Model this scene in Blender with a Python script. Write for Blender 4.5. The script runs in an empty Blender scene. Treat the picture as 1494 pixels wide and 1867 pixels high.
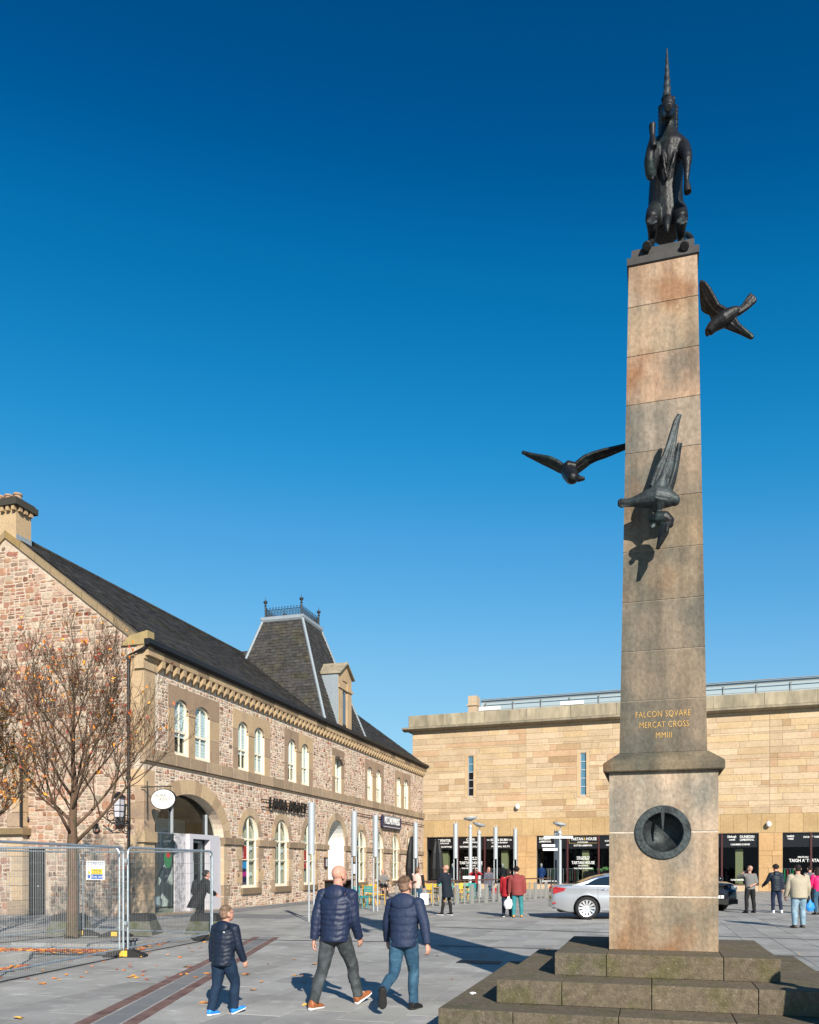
import bpy, bmesh, math, random
from mathutils import Vector, Matrix, noise
random.seed(11)
SC = bpy.context.scene
COL = SC.collection
V = Vector
R = math.radians
PI = math.pi

# ------------------------------------------------------------------ camera
CAM_H = 1.65
YAW = math.atan(443 / 1500)
cs, sn = math.cos(YAW), math.sin(YAW)
cam = bpy.data.cameras.new('camera')
cam.sensor_fit = 'HORIZONTAL'
cam.sensor_width = 36
cam.lens = 36 * 1500 / 1494
cam.shift_y = (1582 - 933.5) / 1494
cam.clip_start = 0.1
cam.clip_end = 5000
camo = bpy.data.objects.new('camera', cam)
COL.objects.link(camo)
camo.location = (0, 0, CAM_H)
camo.rotation_euler = (R(90), 0, YAW)
SC.camera = camo

# ------------------------------------------------------------------ light
SUN_EL = R(28)
SUN_DIR = V((0.52 * math.cos(SUN_EL), -0.854 * math.cos(SUN_EL), math.sin(SUN_EL))).normalized()
sun = bpy.data.lights.new('sun', 'SUN')
sun.energy = 5.0
sun.angle = R(0.5)
sun.color = (1.0, 0.93, 0.82)
suno = bpy.data.objects.new('sun', sun)
COL.objects.link(suno)
suno.rotation_euler = (-SUN_DIR).to_track_quat('-Z', 'Y').to_euler()
world = bpy.data.worlds.new('World')
SC.world = world
world.use_nodes = True
wn = world.node_tree
wn.nodes.clear()
sky = wn.nodes.new('ShaderNodeTexSky')
sky.sky_type = 'NISHITA'
sky.sun_disc = False
sky.sun_elevation = SUN_EL
sky.sun_rotation = math.atan2(SUN_DIR.x, SUN_DIR.y)
sky.air_density = 1.0
sky.dust_density = 0.0
sky.ozone_density = 4.0
hs = wn.nodes.new('ShaderNodeHueSaturation')
hs.inputs['Saturation'].default_value = 1.2
hs.inputs['Hue'].default_value = 0.49
bg = wn.nodes.new('ShaderNodeBackground')
bg.inputs['Strength'].default_value = 0.1
wo = wn.nodes.new('ShaderNodeOutputWorld')
wn.links.new(sky.outputs[0], hs.inputs['Color'])
def vmul(a, k):
    q = wn.nodes.new('ShaderNodeVectorMath'); q.operation = 'SCALE'; q.inputs['Scale'].default_value = k
    wn.links.new(a, q.inputs[0]); return q.outputs[0]
cv = wn.nodes.new('ShaderNodeRGBCurve')     # the deep polarised blue of the photograph, over the whole sky alike
for ci, pts in enumerate((((.0, 0), (.028, 0), (.045, .010), (.074, .08), (.181, .262), (1, .7)), ((0, 0), (.06, .03), (.105, .08), (.136, .165), (.25, .376), (.468, .597), (1, .8)), ((0, 0), (.15, .12), (.235, .254), (.296, .43), (.497, .745), (.776, .888), (1, .92)))):
    c_ = cv.mapping.curves[ci]
    while len(c_.points) < len(pts): c_.points.new(.5, .5)
    for q, p in zip(c_.points, pts): q.location = p
cv.mapping.update()
wn.links.new(vmul(hs.outputs[0], .1), cv.inputs['Color'])
wn.links.new(vmul(cv.outputs[0], 10 / 2 ** .72), bg.inputs['Color'])
wn.links.new(bg.outputs[0], wo.inputs['Surface'])
SC.view_settings.view_transform = 'Standard'
SC.view_settings.look = 'None'
SC.view_settings.exposure = 0.72
SC.view_settings.gamma = 1.0
SC.view_settings.use_curve_mapping = False
SC.render.engine = 'CYCLES'
SC.cycles.max_bounces = 6
SC.cycles.transparent_max_bounces = 24

# ------------------------------------------------------------------ helpers
def ground(px, py):
    """place on the pavement that a measured sight line meets"""
    d = 1500 * CAM_H / (py - 1582)
    l = (px - 747) * d / 1500
    return V((l * cs - d * sn, l * sn + d * cs, 0))

def on_y(px, py, Y):
    k = (px - 747) / 1500
    X = Y * (k * cs - sn) / (cs + k * sn)
    d = -X * sn + Y * cs
    return V((X, Y, CAM_H + (1582 - py) * d / 1500))

def depth(p):
    return -p[0] * sn + p[1] * cs

def tag(o, label=None, cat=None, group=None, kind=None):
    if label: o['label'] = label
    if cat: o['category'] = cat
    if group: o['group'] = group
    if kind: o['kind'] = kind
    return o

def empty(name, loc=(0, 0, 0), rz=0, label=None, cat=None, group=None):
    o = bpy.data.objects.new(name, None)
    COL.objects.link(o)
    o.location = loc
    o.rotation_euler = (0, 0, rz)
    o.empty_display_size = 0.2
    return tag(o, label, cat, group)

def copy_tree(o, parent=None):
    c = o.copy()
    COL.objects.link(c)
    c.parent = parent
    for ch in list(KIDS.get(o.name, [])):
        cc = copy_tree(ch, c)
        KIDS.setdefault(c.name, []).append(cc)
    return c
KIDS = {}

class Frame:
    """flat building face: u along it, v up, w outward"""
    def __init__(s, o, U, N, W=(0, 0, 1)): s.o, s.U, s.N, s.W = V(o), V(U).normalized(), V(N).normalized(), V(W).normalized()
    def __call__(s, u, v, w=0): return s.o + s.U * u + s.N * w + s.W * v
GF = Frame((0, 0, 0), (1, 0, 0), (0, 0, 1), (0, 1, 0))   # ground: u = X, v = Y, w = up

class MB:
    def __init__(s):
        s.v, s.f, s.m, s.c = [], [], [], []
        s.mi = 0
        s.col = (1, 1, 1)
    def vert(s, p):
        s.v.append(tuple(p)); s.c.append(s.col); return len(s.v) - 1
    def face(s, idx):
        s.f.append(tuple(idx)); s.m.append(s.mi)
    def poly(s, pts):
        s.face([s.vert(p) for p in pts])
    def hexa(s, p):
        i = [s.vert(q) for q in p]
        for q in ((0, 1, 2, 3), (7, 6, 5, 4), (0, 4, 5, 1), (1, 5, 6, 2), (2, 6, 7, 3), (3, 7, 4, 0)):
            s.face([i[k] for k in q])
    def fbox(s, F, u0, u1, v0, v1, w0, w1):
        s.hexa([F(u0, v0, w0), F(u1, v0, w0), F(u1, v1, w0), F(u0, v1, w0),
                F(u0, v0, w1), F(u1, v0, w1), F(u1, v1, w1), F(u0, v1, w1)])
    def box(s, x0, x1, y0, y1, z0, z1):
        s.hexa([V((x0, y0, z0)), V((x1, y0, z0)), V((x1, y1, z0)), V((x0, y1, z0)),
                V((x0, y0, z1)), V((x1, y0, z1)), V((x1, y1, z1)), V((x0, y1, z1))])
    def cbox(s, F, u0, u1, v0, v1, w0, w1, ch=0.01, j=0.0):
        """block whose outer face has chamfered edges"""
        r = lambda: random.uniform(-j, j)
        o = [(u0 + r(), v0 + r()), (u1 + r(), v0 + r()), (u1 + r(), v1 + r()), (u0 + r(), v1 + r())]
        cu = sum(q[0] for q in o) / 4; cv = sum(q[1] for q in o) / 4
        a = [s.vert(F(q[0], q[1], w0)) for q in o]
        b = [s.vert(F(q[0], q[1], w1 - ch)) for q in o]
        sg = lambda t: (t > 0) - (t < 0)
        c = [s.vert(F(q[0] - sg(q[0] - cu) * ch, q[1] - sg(q[1] - cv) * ch, w1)) for q in o]
        for k in range(4):
            n = (k + 1) % 4
            s.face((a[k], a[n], b[n], b[k])); s.face((b[k], b[n], c[n], c[k]))
        s.face(c)
    def prism(s, F, pts, w0, w1):
        a = [s.vert(F(p[0], p[1], w0)) for p in pts]
        b = [s.vert(F(p[0], p[1], w1)) for p in pts]
        n = len(pts)
        s.face(a[::-1]); s.face(b)
        for k in range(n): s.face((a[k], a[(k + 1) % n], b[(k + 1) % n], b[k]))
    def rings(s, rings, cap=True, closed=True):
        idx = [[s.vert(p) for p in r] for r in rings]
        n = len(rings[0])
        for a, b in zip(idx, idx[1:]):
            for k in range(n if closed else n - 1):
                s.face((a[k], a[(k + 1) % n], b[(k + 1) % n], b[k]))
        if cap:
            s.face(idx[0][::-1]); s.face(idx[-1])
    def tube(s, pts, r, n=8, cap=True):
        pts = [V(p) for p in pts]
        if not isinstance(r, (list, tuple)): r = [r] * len(pts)
        rs = []
        t0 = (pts[1] - pts[0]).normalized()
        ref = V((0, 0, 1)) if abs(t0.z) < 0.9 else V((1, 0, 0))
        x = t0.cross(ref).normalized()
        for i, p in enumerate(pts):
            t = (pts[min(i + 1, len(pts) - 1)] - pts[max(i - 1, 0)]).normalized()
            x = (x - t * x.dot(t)).normalized()
            y = t.cross(x)
            rs.append([p + (x * math.cos(2 * PI * k / n) + y * math.sin(2 * PI * k / n)) * r[i] for k in range(n)])
        s.rings(rs, cap)
    def loft(s, sec, n=14, puff=0, sp=0.06, amp=0.05, step=0.03):
        """sec: list of (centre, ax vector, ay vector); catmull resampled; puff adds quilting"""
        P = []
        L = 0
        for i in range(len(sec) - 1):
            a, b = sec[i], sec[i + 1]
            p0 = sec[max(i - 1, 0)]; p3 = sec[min(i + 2, len(sec) - 1)]
            d = (b[0] - a[0]).length
            m = max(1, int(d / step))
            for k in range(m):
                t = k / m
                cr = lambda q0, q1, q2, q3: 0.5 * ((2 * q1) + (q2 - q0) * t + (2 * q0 - 5 * q1 + 4 * q2 - q3) * t * t + (3 * q1 - q0 - 3 * q2 + q3) * t ** 3)
                P.append((cr(p0[0], a[0], b[0], p3[0]), a[1].lerp(b[1], t), a[2].lerp(b[2], t), L + d * t))
            L += d
        P.append((sec[-1][0], sec[-1][1], sec[-1][2], L))
        rs = []
        for c_, ax, ay, l in P:
            row = []
            for k in range(n):
                a = 2 * PI * k / n; q = 1.0
                if puff == 1:      # quilted channels with uneven fill
                    w1 = noise.noise(V((math.cos(a) * 1.6, math.sin(a) * 1.6, l * 6 + c_.x * 3)))
                    w2 = noise.noise(V((math.cos(a) * 3.5, math.sin(a) * 3.5, l * 22 + c_.x * 9)))
                    q = 1 - amp + 2 * amp * (1 + .7 * w2) * abs(math.sin(PI * (l + .028 * w1) / sp)) ** 0.6 + .02 * w2
                elif puff == 2:    # cloth folds
                    w1 = noise.noise(V((math.cos(a) * 1.4, math.sin(a) * 1.4, l * 9 + c_.x * 5)))
                    w2 = noise.noise(V((math.cos(a) * 2.4 + 5, math.sin(a) * 2.4, l * 20 + math.cos(a) * 2)))
                    q = 1 + amp * (2.0 * w1 + 1.8 * w2)
                row.append(c_ + (ax * math.cos(a) + ay * math.sin(a)) * q)
            rs.append(row)
        s.rings(rs)
    def limb(s, pts, r, n=12, puff=0, sp=0.06, amp=0.06, flat=1.0, step=0.03):
        pts = [V(p) for p in pts]
        sec = []
        t = (pts[-1] - pts[0]).normalized()
        ref = V((1, 0, 0)) if abs(t.x) < 0.8 else V((0, 0, 1))
        for i, p in enumerate(pts):
            t = (pts[min(i + 1, len(pts) - 1)] - pts[max(i - 1, 0)]).normalized()
            x = (ref - t * ref.dot(t)).normalized()
            y = t.cross(x)
            sec.append((p, x * r[i], y * r[i] * flat))
        s.loft(sec, n, puff, sp, amp, step)
    def ell(s, c_, r, M=None, nu=14, nv=10, wob=0, cut=None):
        c_ = V(c_)
        rows = []
        for j in range(nv + 1):
            th = PI * j / nv
            row = []
            for i in range(nu):
                ph = 2 * PI * i / nu
                p = V((math.sin(th) * math.cos(ph), math.sin(th) * math.sin(ph), math.cos(th)))
                q = 1 + (wob * noise.noise(p * 2.3 + c_ * 3) if wob else 0)
                p = V((p.x * r[0] * q, p.y * r[1] * q, p.z * r[2] * q))
                if M is not None: p = M @ p
                row.append(c_ + p)
            rows.append(row)
        eps = [[q for q in row] for row in rows[1:-1]]
        idx = [[s.vert(p) for p in row] for row in eps]
        a = s.vert(rows[0][0]); b = s.vert(rows[-1][0])
        for k in range(nu):
            n = (k + 1) % nu
            s.face((a, idx[0][k], idx[0][n])); s.face((b, idx[-1][n], idx[-1][k]))
            for r0, r1 in zip(idx, idx[1:]): s.face((r0[k], r1[k], r1[n], r0[n]))
    def mesh(s, name, mats, smooth=False, fix=True):
        me = bpy.data.meshes.new(name)
        me.from_pydata(s.v, [], s.f)
        if not isinstance(mats, (list, tuple)): mats = [mats]
        for m in mats: me.materials.append(m)
        me.polygons.foreach_set('material_index', s.m)
        ca = me.color_attributes.new('tint', 'FLOAT_COLOR', 'POINT')
        ca.data.foreach_set('color', [x for c_ in s.c for x in (c_[0], c_[1], c_[2], 1.0)])
        if fix:
            bm = bmesh.new(); bm.from_mesh(me)
            bmesh.ops.recalc_face_normals(bm, faces=bm.faces)
            bm.to_mesh(me); bm.free()
        if smooth: me.polygons.foreach_set('use_smooth', [True] * len(me.polygons))
        me.update()
        return me
    def build(s, name, mats, parent=None, smooth=False, fix=True, **k):
        o = bpy.data.objects.new(name, s.mesh(name, mats, smooth, fix))
        COL.objects.link(o)
        if parent is not None:
            o.parent = parent
            KIDS.setdefault(parent.name, []).append(o)
        return tag(o, **k)

def bake(o, smooth=True):
    """apply the modifiers of o"""
    dg = bpy.context.evaluated_depsgraph_get()
    me = bpy.data.meshes.new_from_object(o.evaluated_get(dg))
    old = o.data
    o.modifiers.clear()
    o.data = me
    if smooth: me.polygons.foreach_set('use_smooth', [True] * len(me.polygons))
    bpy.data.meshes.remove(old)
    return o

def fuse(mb, name, m, parent, vox=0.012, sm=3, **k):
    """one continuous skin round overlapping shapes"""
    o = mb.build(name, m, parent, fix=False, **k)
    rm = o.modifiers.new('r', 'REMESH'); rm.mode = 'VOXEL'; rm.voxel_size = vox
    if sm:
        s_ = o.modifiers.new('s', 'SMOOTH'); s_.factor = 0.5; s_.iterations = sm
    return bake(o)

def cut(o, cutter_mb, smooth=False, keep=False):
    c_ = cutter_mb.build('cutter', [], None); c_.parent = o.parent
    b = o.modifiers.new('b', 'BOOLEAN'); b.operation = 'DIFFERENCE'; b.object = c_; b.solver = 'EXACT'
    bake(o, smooth)
    me = c_.data
    bpy.data.objects.remove(c_); bpy.data.meshes.remove(me)
    return o

def text(name, body, size, M, m, parent=None, ext=0.004, sx=1.0, bold=0.0, shear=0, align='CENTER', space=1.0, **k):
    cu = bpy.data.curves.new(name, 'FONT')
    cu.body = body; cu.size = size; cu.extrude = ext; cu.offset = bold; cu.shear = shear
    cu.align_x = align; cu.align_y = 'CENTER'; cu.resolution_u = 2; cu.space_character = space
    t = bpy.data.objects.new('t', cu); COL.objects.link(t)
    dg = bpy.context.evaluated_depsgraph_get()
    me = bpy.data.meshes.new_from_object(t.evaluated_get(dg))
    bpy.data.objects.remove(t); bpy.data.curves.remove(cu)
    me.name = name
    me.materials.clear(); me.materials.append(m)
    me.transform(M @ Matrix.Diagonal((sx, 1, 1, 1)))
    o = bpy.data.objects.new(name, me); COL.objects.link(o)
    if parent is not None:
        o.parent = parent; KIDS.setdefault(parent.name, []).append(o)
    return tag(o, **k)

def face_matrix(F, u, v, w):
    """text standing on frame F; letters run along +U as seen from outside"""
    X = F.U if F.U.cross(V((0, 0, 1))).dot(F.N) > 0 else -F.U
    Z = F.N; Y = V((0, 0, 1))
    M = Matrix((X, Y, Z)).transposed().to_4x4()
    M.translation = F(u, v, w)
    return M

# ------------------------------------------------------------------ materials
def mat(name, base, rough=0.85, metal=0.0, spec=0.3, c2=None, s2=1.5, k2=(0.45, 0.65), c3=None, s3=8, k3=(0.5, 0.7),
        var=0.12, vs=30, bump=0.0, bs=60, tint=False, stretch=(1, 1, 1), coat=0.0, sheen=0.0, emit=0.0, obj=False, rnd=0.0, tr=0.0, wave=None, speck=None, streak=0):
    m = bpy.data.materials.new(name); m.use_nodes = True
    t = m.node_tree; n = t.nodes; L = t.links
    b = n['Principled BSDF']
    b.inputs['Roughness'].default_value = rough
    b.inputs['Metallic'].default_value = metal
    b.inputs['Specular IOR Level'].default_value = spec
    if coat: b.inputs['Coat Weight'].default_value = coat; b.inputs['Coat Roughness'].default_value = 0.05
    if sheen: b.inputs['Sheen Weight'].default_value = sheen
    if tr: b.inputs['Transmission Weight'].default_value = tr
    if obj: co = n.new('ShaderNodeTexCoord').outputs['Object']
    else: co = n.new('ShaderNodeNewGeometry').outputs['Position']
    mp = n.new('ShaderNodeMapping'); mp.inputs['Scale'].default_value = stretch
    L.new(co, mp.inputs['Vector']); co2 = mp.outputs[0]
    def nz(scale, det=5, c_=co2):
        q = n.new('ShaderNodeTexNoise'); q.inputs['Scale'].default_value = scale; q.inputs['Detail'].default_value = det
        L.new(c_, q.inputs['Vector']); return q.outputs['Fac']
    def mix(a, bb, f, mode='MIX'):
        q = n.new('ShaderNodeMix'); q.data_type = 'RGBA'; q.blend_type = mode
        for s_, x in ((6, a), (7, bb), (0, f)):
            if isinstance(x, bpy.types.NodeSocket): L.new(x, q.inputs[s_])
            elif isinstance(x, tuple): q.inputs[s_].default_value = (*x, 1)
            else: q.inputs[s_].default_value = x
        return q.outputs[2]
    def ramp(f, a, bb):
        q = n.new('ShaderNodeMapRange'); q.inputs[1].default_value = a; q.inputs[2].default_value = bb
        L.new(f, q.inputs[0]); return q.outputs[0]
    if emit == 0 and not metal and not coat and name not in ('rubble_stone', 'autumn_leaf', 'step_stone'):
        kk = .84; base = tuple(q * kk for q in base); c2 = c2 and tuple(q * kk for q in c2); c3 = c3 and tuple(q * kk for q in c3)
    c_ = tuple(base)
    if c2: c_ = mix(c_, tuple(c2), ramp(nz(s2), *k2))
    if c3: c_ = mix(c_, tuple(c3), ramp(nz(s3, 6), *k3))
    if streak:
        mp2 = n.new('ShaderNodeMapping'); mp2.inputs['Scale'].default_value = (7, 7, .5); L.new(co, mp2.inputs['Vector'])
        c_ = mix(c_, mix((1 - streak,) * 3, (1 + streak * .6,) * 3, ramp(nz(1.0, 4, mp2.outputs[0]), .3, .7)), 1.0, 'MULTIPLY')
    if speck: c_ = mix(c_, speck[0], ramp(nz(speck[1], 2), speck[2], speck[2] + .04))
    if var:
        lo, hi = 1 - var, 1 + var
        f = ramp(nz(vs, 6), 0.3, 0.7)
        g = mix((lo, lo, lo), (hi, hi, hi), f)
        c_ = mix(c_, g, 1.0, 'MULTIPLY')
    if tint:
        a = n.new('ShaderNodeAttribute'); a.attribute_name = 'tint'
        c_ = mix(c_, a.outputs['Color'], 1.0, 'MULTIPLY')
    if rnd:
        oi = n.new('ShaderNodeObjectInfo')
        g = mix((1 - rnd,) * 3, (1 + rnd,) * 3, oi.outputs['Random'])
        c_ = mix(c_, g, 1.0, 'MULTIPLY')
    if isinstance(c_, tuple): b.inputs['Base Color'].default_value = (*c_, 1)
    else: L.new(c_, b.inputs['Base Color'])
    if bump:
        bp = n.new('ShaderNodeBump'); bp.inputs['Strength'].default_value = bump; bp.inputs['Distance'].default_value = 0.02
        if wave:
            w_ = n.new('ShaderNodeTexWave'); w_.inputs['Scale'].default_value = wave; w_.bands_direction = 'Z'; w_.inputs['Distortion'].default_value = 2.5
            L.new(co2, w_.inputs['Vector']); L.new(w_.outputs['Fac'], bp.inputs['Height'])
        else:
            L.new(nz(bs, 8), bp.inputs['Height'])
        L.new(bp.outputs[0], b.inputs['Normal'])
    if emit:
        b.inputs['Emission Strength'].default_value = emit; b.inputs['Emission Color'].default_value = (*base, 1)
    return m

def glass_mat(name, tintc=(0.9, 0.95, 0.95), refl=(0.8, 0.85, 0.9), ior=1.5):
    m = bpy.data.materials.new(name); m.use_nodes = True
    t = m.node_tree; n = t.nodes; n.clear(); L = t.links
    o = n.new('ShaderNodeOutputMaterial'); mx = n.new('ShaderNodeMixShader')
    tr = n.new('ShaderNodeBsdfTransparent'); gl = n.new('ShaderNodeBsdfGlossy'); fr = n.new('ShaderNodeFresnel')
    fr.inputs['IOR'].default_value = ior
    tr.inputs['Color'].default_value = (*tintc, 1); gl.inputs['Color'].default_value = (*refl, 1); gl.inputs['Roughness'].default_value = 0.01
    ge = n.new('ShaderNodeNewGeometry'); sb = n.new('ShaderNodeMath'); sb.operation = 'SUBTRACT'; sb.inputs[0].default_value = 1; L.new(ge.outputs['Backfacing'], sb.inputs[1])
    mu_ = n.new('ShaderNodeMath'); mu_.operation = 'MULTIPLY'; L.new(fr.outputs[0], mu_.inputs[0]); L.new(sb.outputs[0], mu_.inputs[1])
    L.new(mu_.outputs[0], mx.inputs[0]); L.new(tr.outputs[0], mx.inputs[1]); L.new(gl.outputs[0], mx.inputs[2]); L.new(mx.outputs[0], o.inputs[0])
    return m

M_slab = mat('paving_stone', (0.35, 0.34, 0.32), 0.8, spec=0.35, c2=(0.25, 0.24, 0.225), s2=0.9, k2=(0.42, 0.72), c3=(0.42, 0.415, 0.395), s3=3.2, k3=(0.55, 0.72), var=0.12, vs=45, bump=0.25, bs=45, tint=True, speck=((.15, .145, .14), 13, .70))
M_soil = mat('joint_sand', (0.07, 0.065, 0.06), 0.95)
M_far = mat('ground_concrete', (0.27, 0.275, 0.28), 0.9, c2=(0.2, 0.2, 0.21), s2=0.3, bump=0.1)
M_brick_strip = mat('red_granite', (0.19, 0.115, 0.10), 0.8, c2=(0.12, 0.065, 0.055), s2=4, var=0.2, vs=80, bump=0.2, tint=True)
M_dark_pave = mat('dark_granite', (0.19, 0.19, 0.19), 0.8, var=0.15, vs=50, bump=0.2, tint=True)
M_iron = mat('cast_iron', (0.03, 0.03, 0.032), 0.6, metal=0.3, bump=0.2)
M_obel = mat('obelisk_sandstone', (0.41, 0.312, 0.225), 0.88, c2=(0.20, 0.183, 0.15), s2=1.5, k2=(0.42, 0.62), c3=(0.28, 0.165, 0.095), s3=1.25, k3=(0.55, 0.66), var=0.2, vs=26, bump=0.3, bs=45, tint=True, stretch=(1, 1, 0.7), streak=.30, speck=((.40, .36, .29), 75, .70))
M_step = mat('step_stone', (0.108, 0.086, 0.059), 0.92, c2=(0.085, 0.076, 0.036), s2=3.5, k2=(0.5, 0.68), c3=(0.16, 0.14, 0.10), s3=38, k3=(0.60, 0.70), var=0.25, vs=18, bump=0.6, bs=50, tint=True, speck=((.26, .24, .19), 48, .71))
M_mortar_light = mat('pale_mortar', (0.55, 0.47, 0.38), 0.95, var=0.15, vs=25, bump=0.4, bs=40)
M_mortar = mat('lime_mortar', (0.53, 0.435, 0.34), 0.95, c2=(0.46, 0.34, 0.25), s2=2.0, var=0.15, vs=15, bump=0.5, bs=25)
M_mortar_f = mat('white_pointing', (0.72, 0.61, 0.49), 0.95, c2=(0.62, 0.50, 0.39), s2=2.0, var=0.12, vs=15, bump=0.4, bs=25)
M_rubble = mat('rubble_stone', (1.0, 1.0, 1.0), 0.9, var=0.22, vs=9, bump=0.7, bs=22, tint=True)
M_ashlar = mat('dressed_sandstone', (0.45, 0.345, 0.23), 0.88, c2=(0.35, 0.27, 0.20), s2=1.6, k2=(0.5, 0.75), var=0.12, vs=14, bump=0.25, bs=30, tint=True)
M_mall = mat('mall_sandstone', (0.50, 0.382, 0.262), 0.85, c2=(0.44, 0.325, 0.21), s2=0.9, k2=(0.45, 0.75), var=0.10, vs=6, bump=0.12, bs=20, tint=True)
M_mall_dark = mat('weathered_parapet_stone', (0.35, 0.295, 0.21), 0.9, c2=(0.25, 0.215, 0.155), s2=1.2, k2=(0.4, 0.65), var=0.2, vs=4, bump=0.2, bs=15, tint=True, stretch=(1, 1, 0.3))
M_slate = mat('roof_slate', (0.048, 0.045, 0.044), 0.75, c2=(0.058, 0.053, 0.036), s2=1.0, k2=(0.5, 0.7), var=0.35, vs=6, bump=0.3, bs=20, tint=True)
M_slate.node_tree.nodes['Principled BSDF'].inputs['Specular IOR Level'].default_value = 0.25
M_lead = mat('lead_flashing', (0.26, 0.30, 0.33), 0.6, var=0.1, vs=8, bump=0.1)
M_gutter = mat('black_gutter_paint', (0.015, 0.015, 0.016), 0.5)
M_cream = mat('cream_paint', (0.84, 0.76, 0.60), 0.5, var=0.04)
M_white = mat('white_paint', (0.80, 0.80, 0.80), 0.5, var=0.03)
M_white_panel = mat('white_reveal_panel', (0.76, 0.76, 0.73), 0.6, var=0.03)
M_grey_panel = mat('pale_grey_panel', (0.52, 0.51, 0.55), 0.6, var=0.05)
M_marble = mat('grey_marble_panel', (0.55, 0.53, 0.55), 0.4, c2=(0.3, 0.29, 0.3), s2=5, k2=(0.45, 0.6), var=0.1)
M_blind = mat('white_blind', (0.66, 0.70, 0.74), 0.8, bump=0.5, wave=3.0)
M_dark = mat('dark_interior', (0.02, 0.02, 0.02), 0.95)
M_room = mat('room_plaster', (0.30, 0.28, 0.24), 0.95)
M_board = mat('cream_display_board', (0.50, 0.46, 0.38), 0.9)
M_glass = glass_mat('window_glass')
M_glass_dk = glass_mat('shop_glass', (0.75, 0.78, 0.78), (0.5, 0.55, 0.6), 1.35)
M_glass_bl = mat('blue_glass', (0.08, 0.19, 0.27), 0.15, spec=0.7)
M_glass_grey = mat('frosted_roof_glass', (0.34, 0.42, 0.46), 0.25, spec=0.5, var=0.03)
M_bronze = mat('dark_bronze', (0.014, 0.014, 0.015), 0.48, metal=0.4, spec=0.35, c2=(0.022, 0.035, 0.033), s2=3.5, k2=(0.5, 0.7), var=0.35, vs=18, bump=0.35, bs=28)
M_bronze2 = mat('weathered_bronze', (0.042, 0.052, 0.054), 0.55, metal=0.3, spec=0.35, c2=(0.016, 0.018, 0.02), s2=5, k2=(0.45, 0.65), var=0.3, vs=25, bump=0.35, bs=30)
M_gold = mat('gold_leaf', (0.50, 0.30, 0.09), 0.45, metal=0.3, var=0.1)
M_galv = mat('galvanised_steel', (0.42, 0.47, 0.50), 0.42, metal=0.7, var=0.15, vs=20)
M_wire = mat('fence_wire', (0.20, 0.215, 0.22), 0.45, metal=0.6)
M_lampgrey = mat('lamp_steel', (0.42, 0.45, 0.47), 0.45, metal=0.35, var=0.05)
M_postgrey = mat('grey_post', (0.27, 0.27, 0.25), 0.8, var=0.15, bump=0.2)
M_yblock = mat('yellow_plastic', (0.80, 0.45, 0.05), 0.6)
M_rubber = mat('black_rubber', (0.02, 0.02, 0.02), 0.8)
M_black = mat('black_paint', (0.012, 0.012, 0.013), 0.45)
M_blackgloss = mat('black_sign_gloss', (0.01, 0.01, 0.012), 0.25, spec=0.4)
M_wtext = mat('white_lettering', (0.82, 0.82, 0.80), 0.5, var=0)
M_gtext = mat('gold_lettering', (0.50, 0.36, 0.12), 0.5, var=0)
M_brown = mat('brown_rail_timber', (0.11, 0.055, 0.04), 0.7, var=0.2)
M_maroon = mat('maroon_mullion', (0.07, 0.02, 0.02), 0.5)
M_bark = mat('tree_bark', (0.135, 0.082, 0.055), 0.95, c2=(0.09, 0.07, 0.04), s2=8, var=0.25, vs=40, bump=0.8, bs=40, stretch=(1, 1, 0.25))
M_leaf = mat('autumn_leaf', (1, 1, 1), 0.7, tint=True, var=0.1)
M_conc = mat('concrete_block', (0.15, 0.145, 0.12), 0.95, c2=(0.09, 0.1, 0.05), s2=5, var=0.2, vs=30, bump=0.5)
def plain(name, c_, rough=0.8, **k): return mat(name, c_, rough, **{**dict(var=0.1, vs=25, obj=True), **k})

def bevel_block(name, x0, x1, y0, y1, z0, z1, m, parent, b=0.012, tint=(1, 1, 1), **k):
    bm = bmesh.new()
    bmesh.ops.create_cube(bm, size=1)
    for v in bm.verts:
        v.co = V((x0 + (v.co.x + .5) * (x1 - x0), y0 + (v.co.y + .5) * (y1 - y0), z0 + (v.co.z + .5) * (z1 - z0)))
    bmesh.ops.bevel(bm, geom=bm.edges[:], offset=b, segments=2, affect='EDGES', profile=0.6)
    me = bpy.data.meshes.new(name); bm.to_mesh(me); bm.free()
    me.materials.append(m)
    ca = me.color_attributes.new('tint', 'FLOAT_COLOR', 'POINT')
    ca.data.foreach_set('color', [x for _ in me.vertices for x in (*tint, 1.0)])
    o = bpy.data.objects.new(name, me); COL.objects.link(o)
    o.parent = parent
    KIDS.setdefault(parent.name, []).append(o)
    return tag(o, **k)

def tv(a=0.08, warm=0.03):
    g = 1 + random.uniform(-a, a); w = random.uniform(-warm, warm)
    return (g * (1 + w), g, g * (1 - w))

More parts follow.
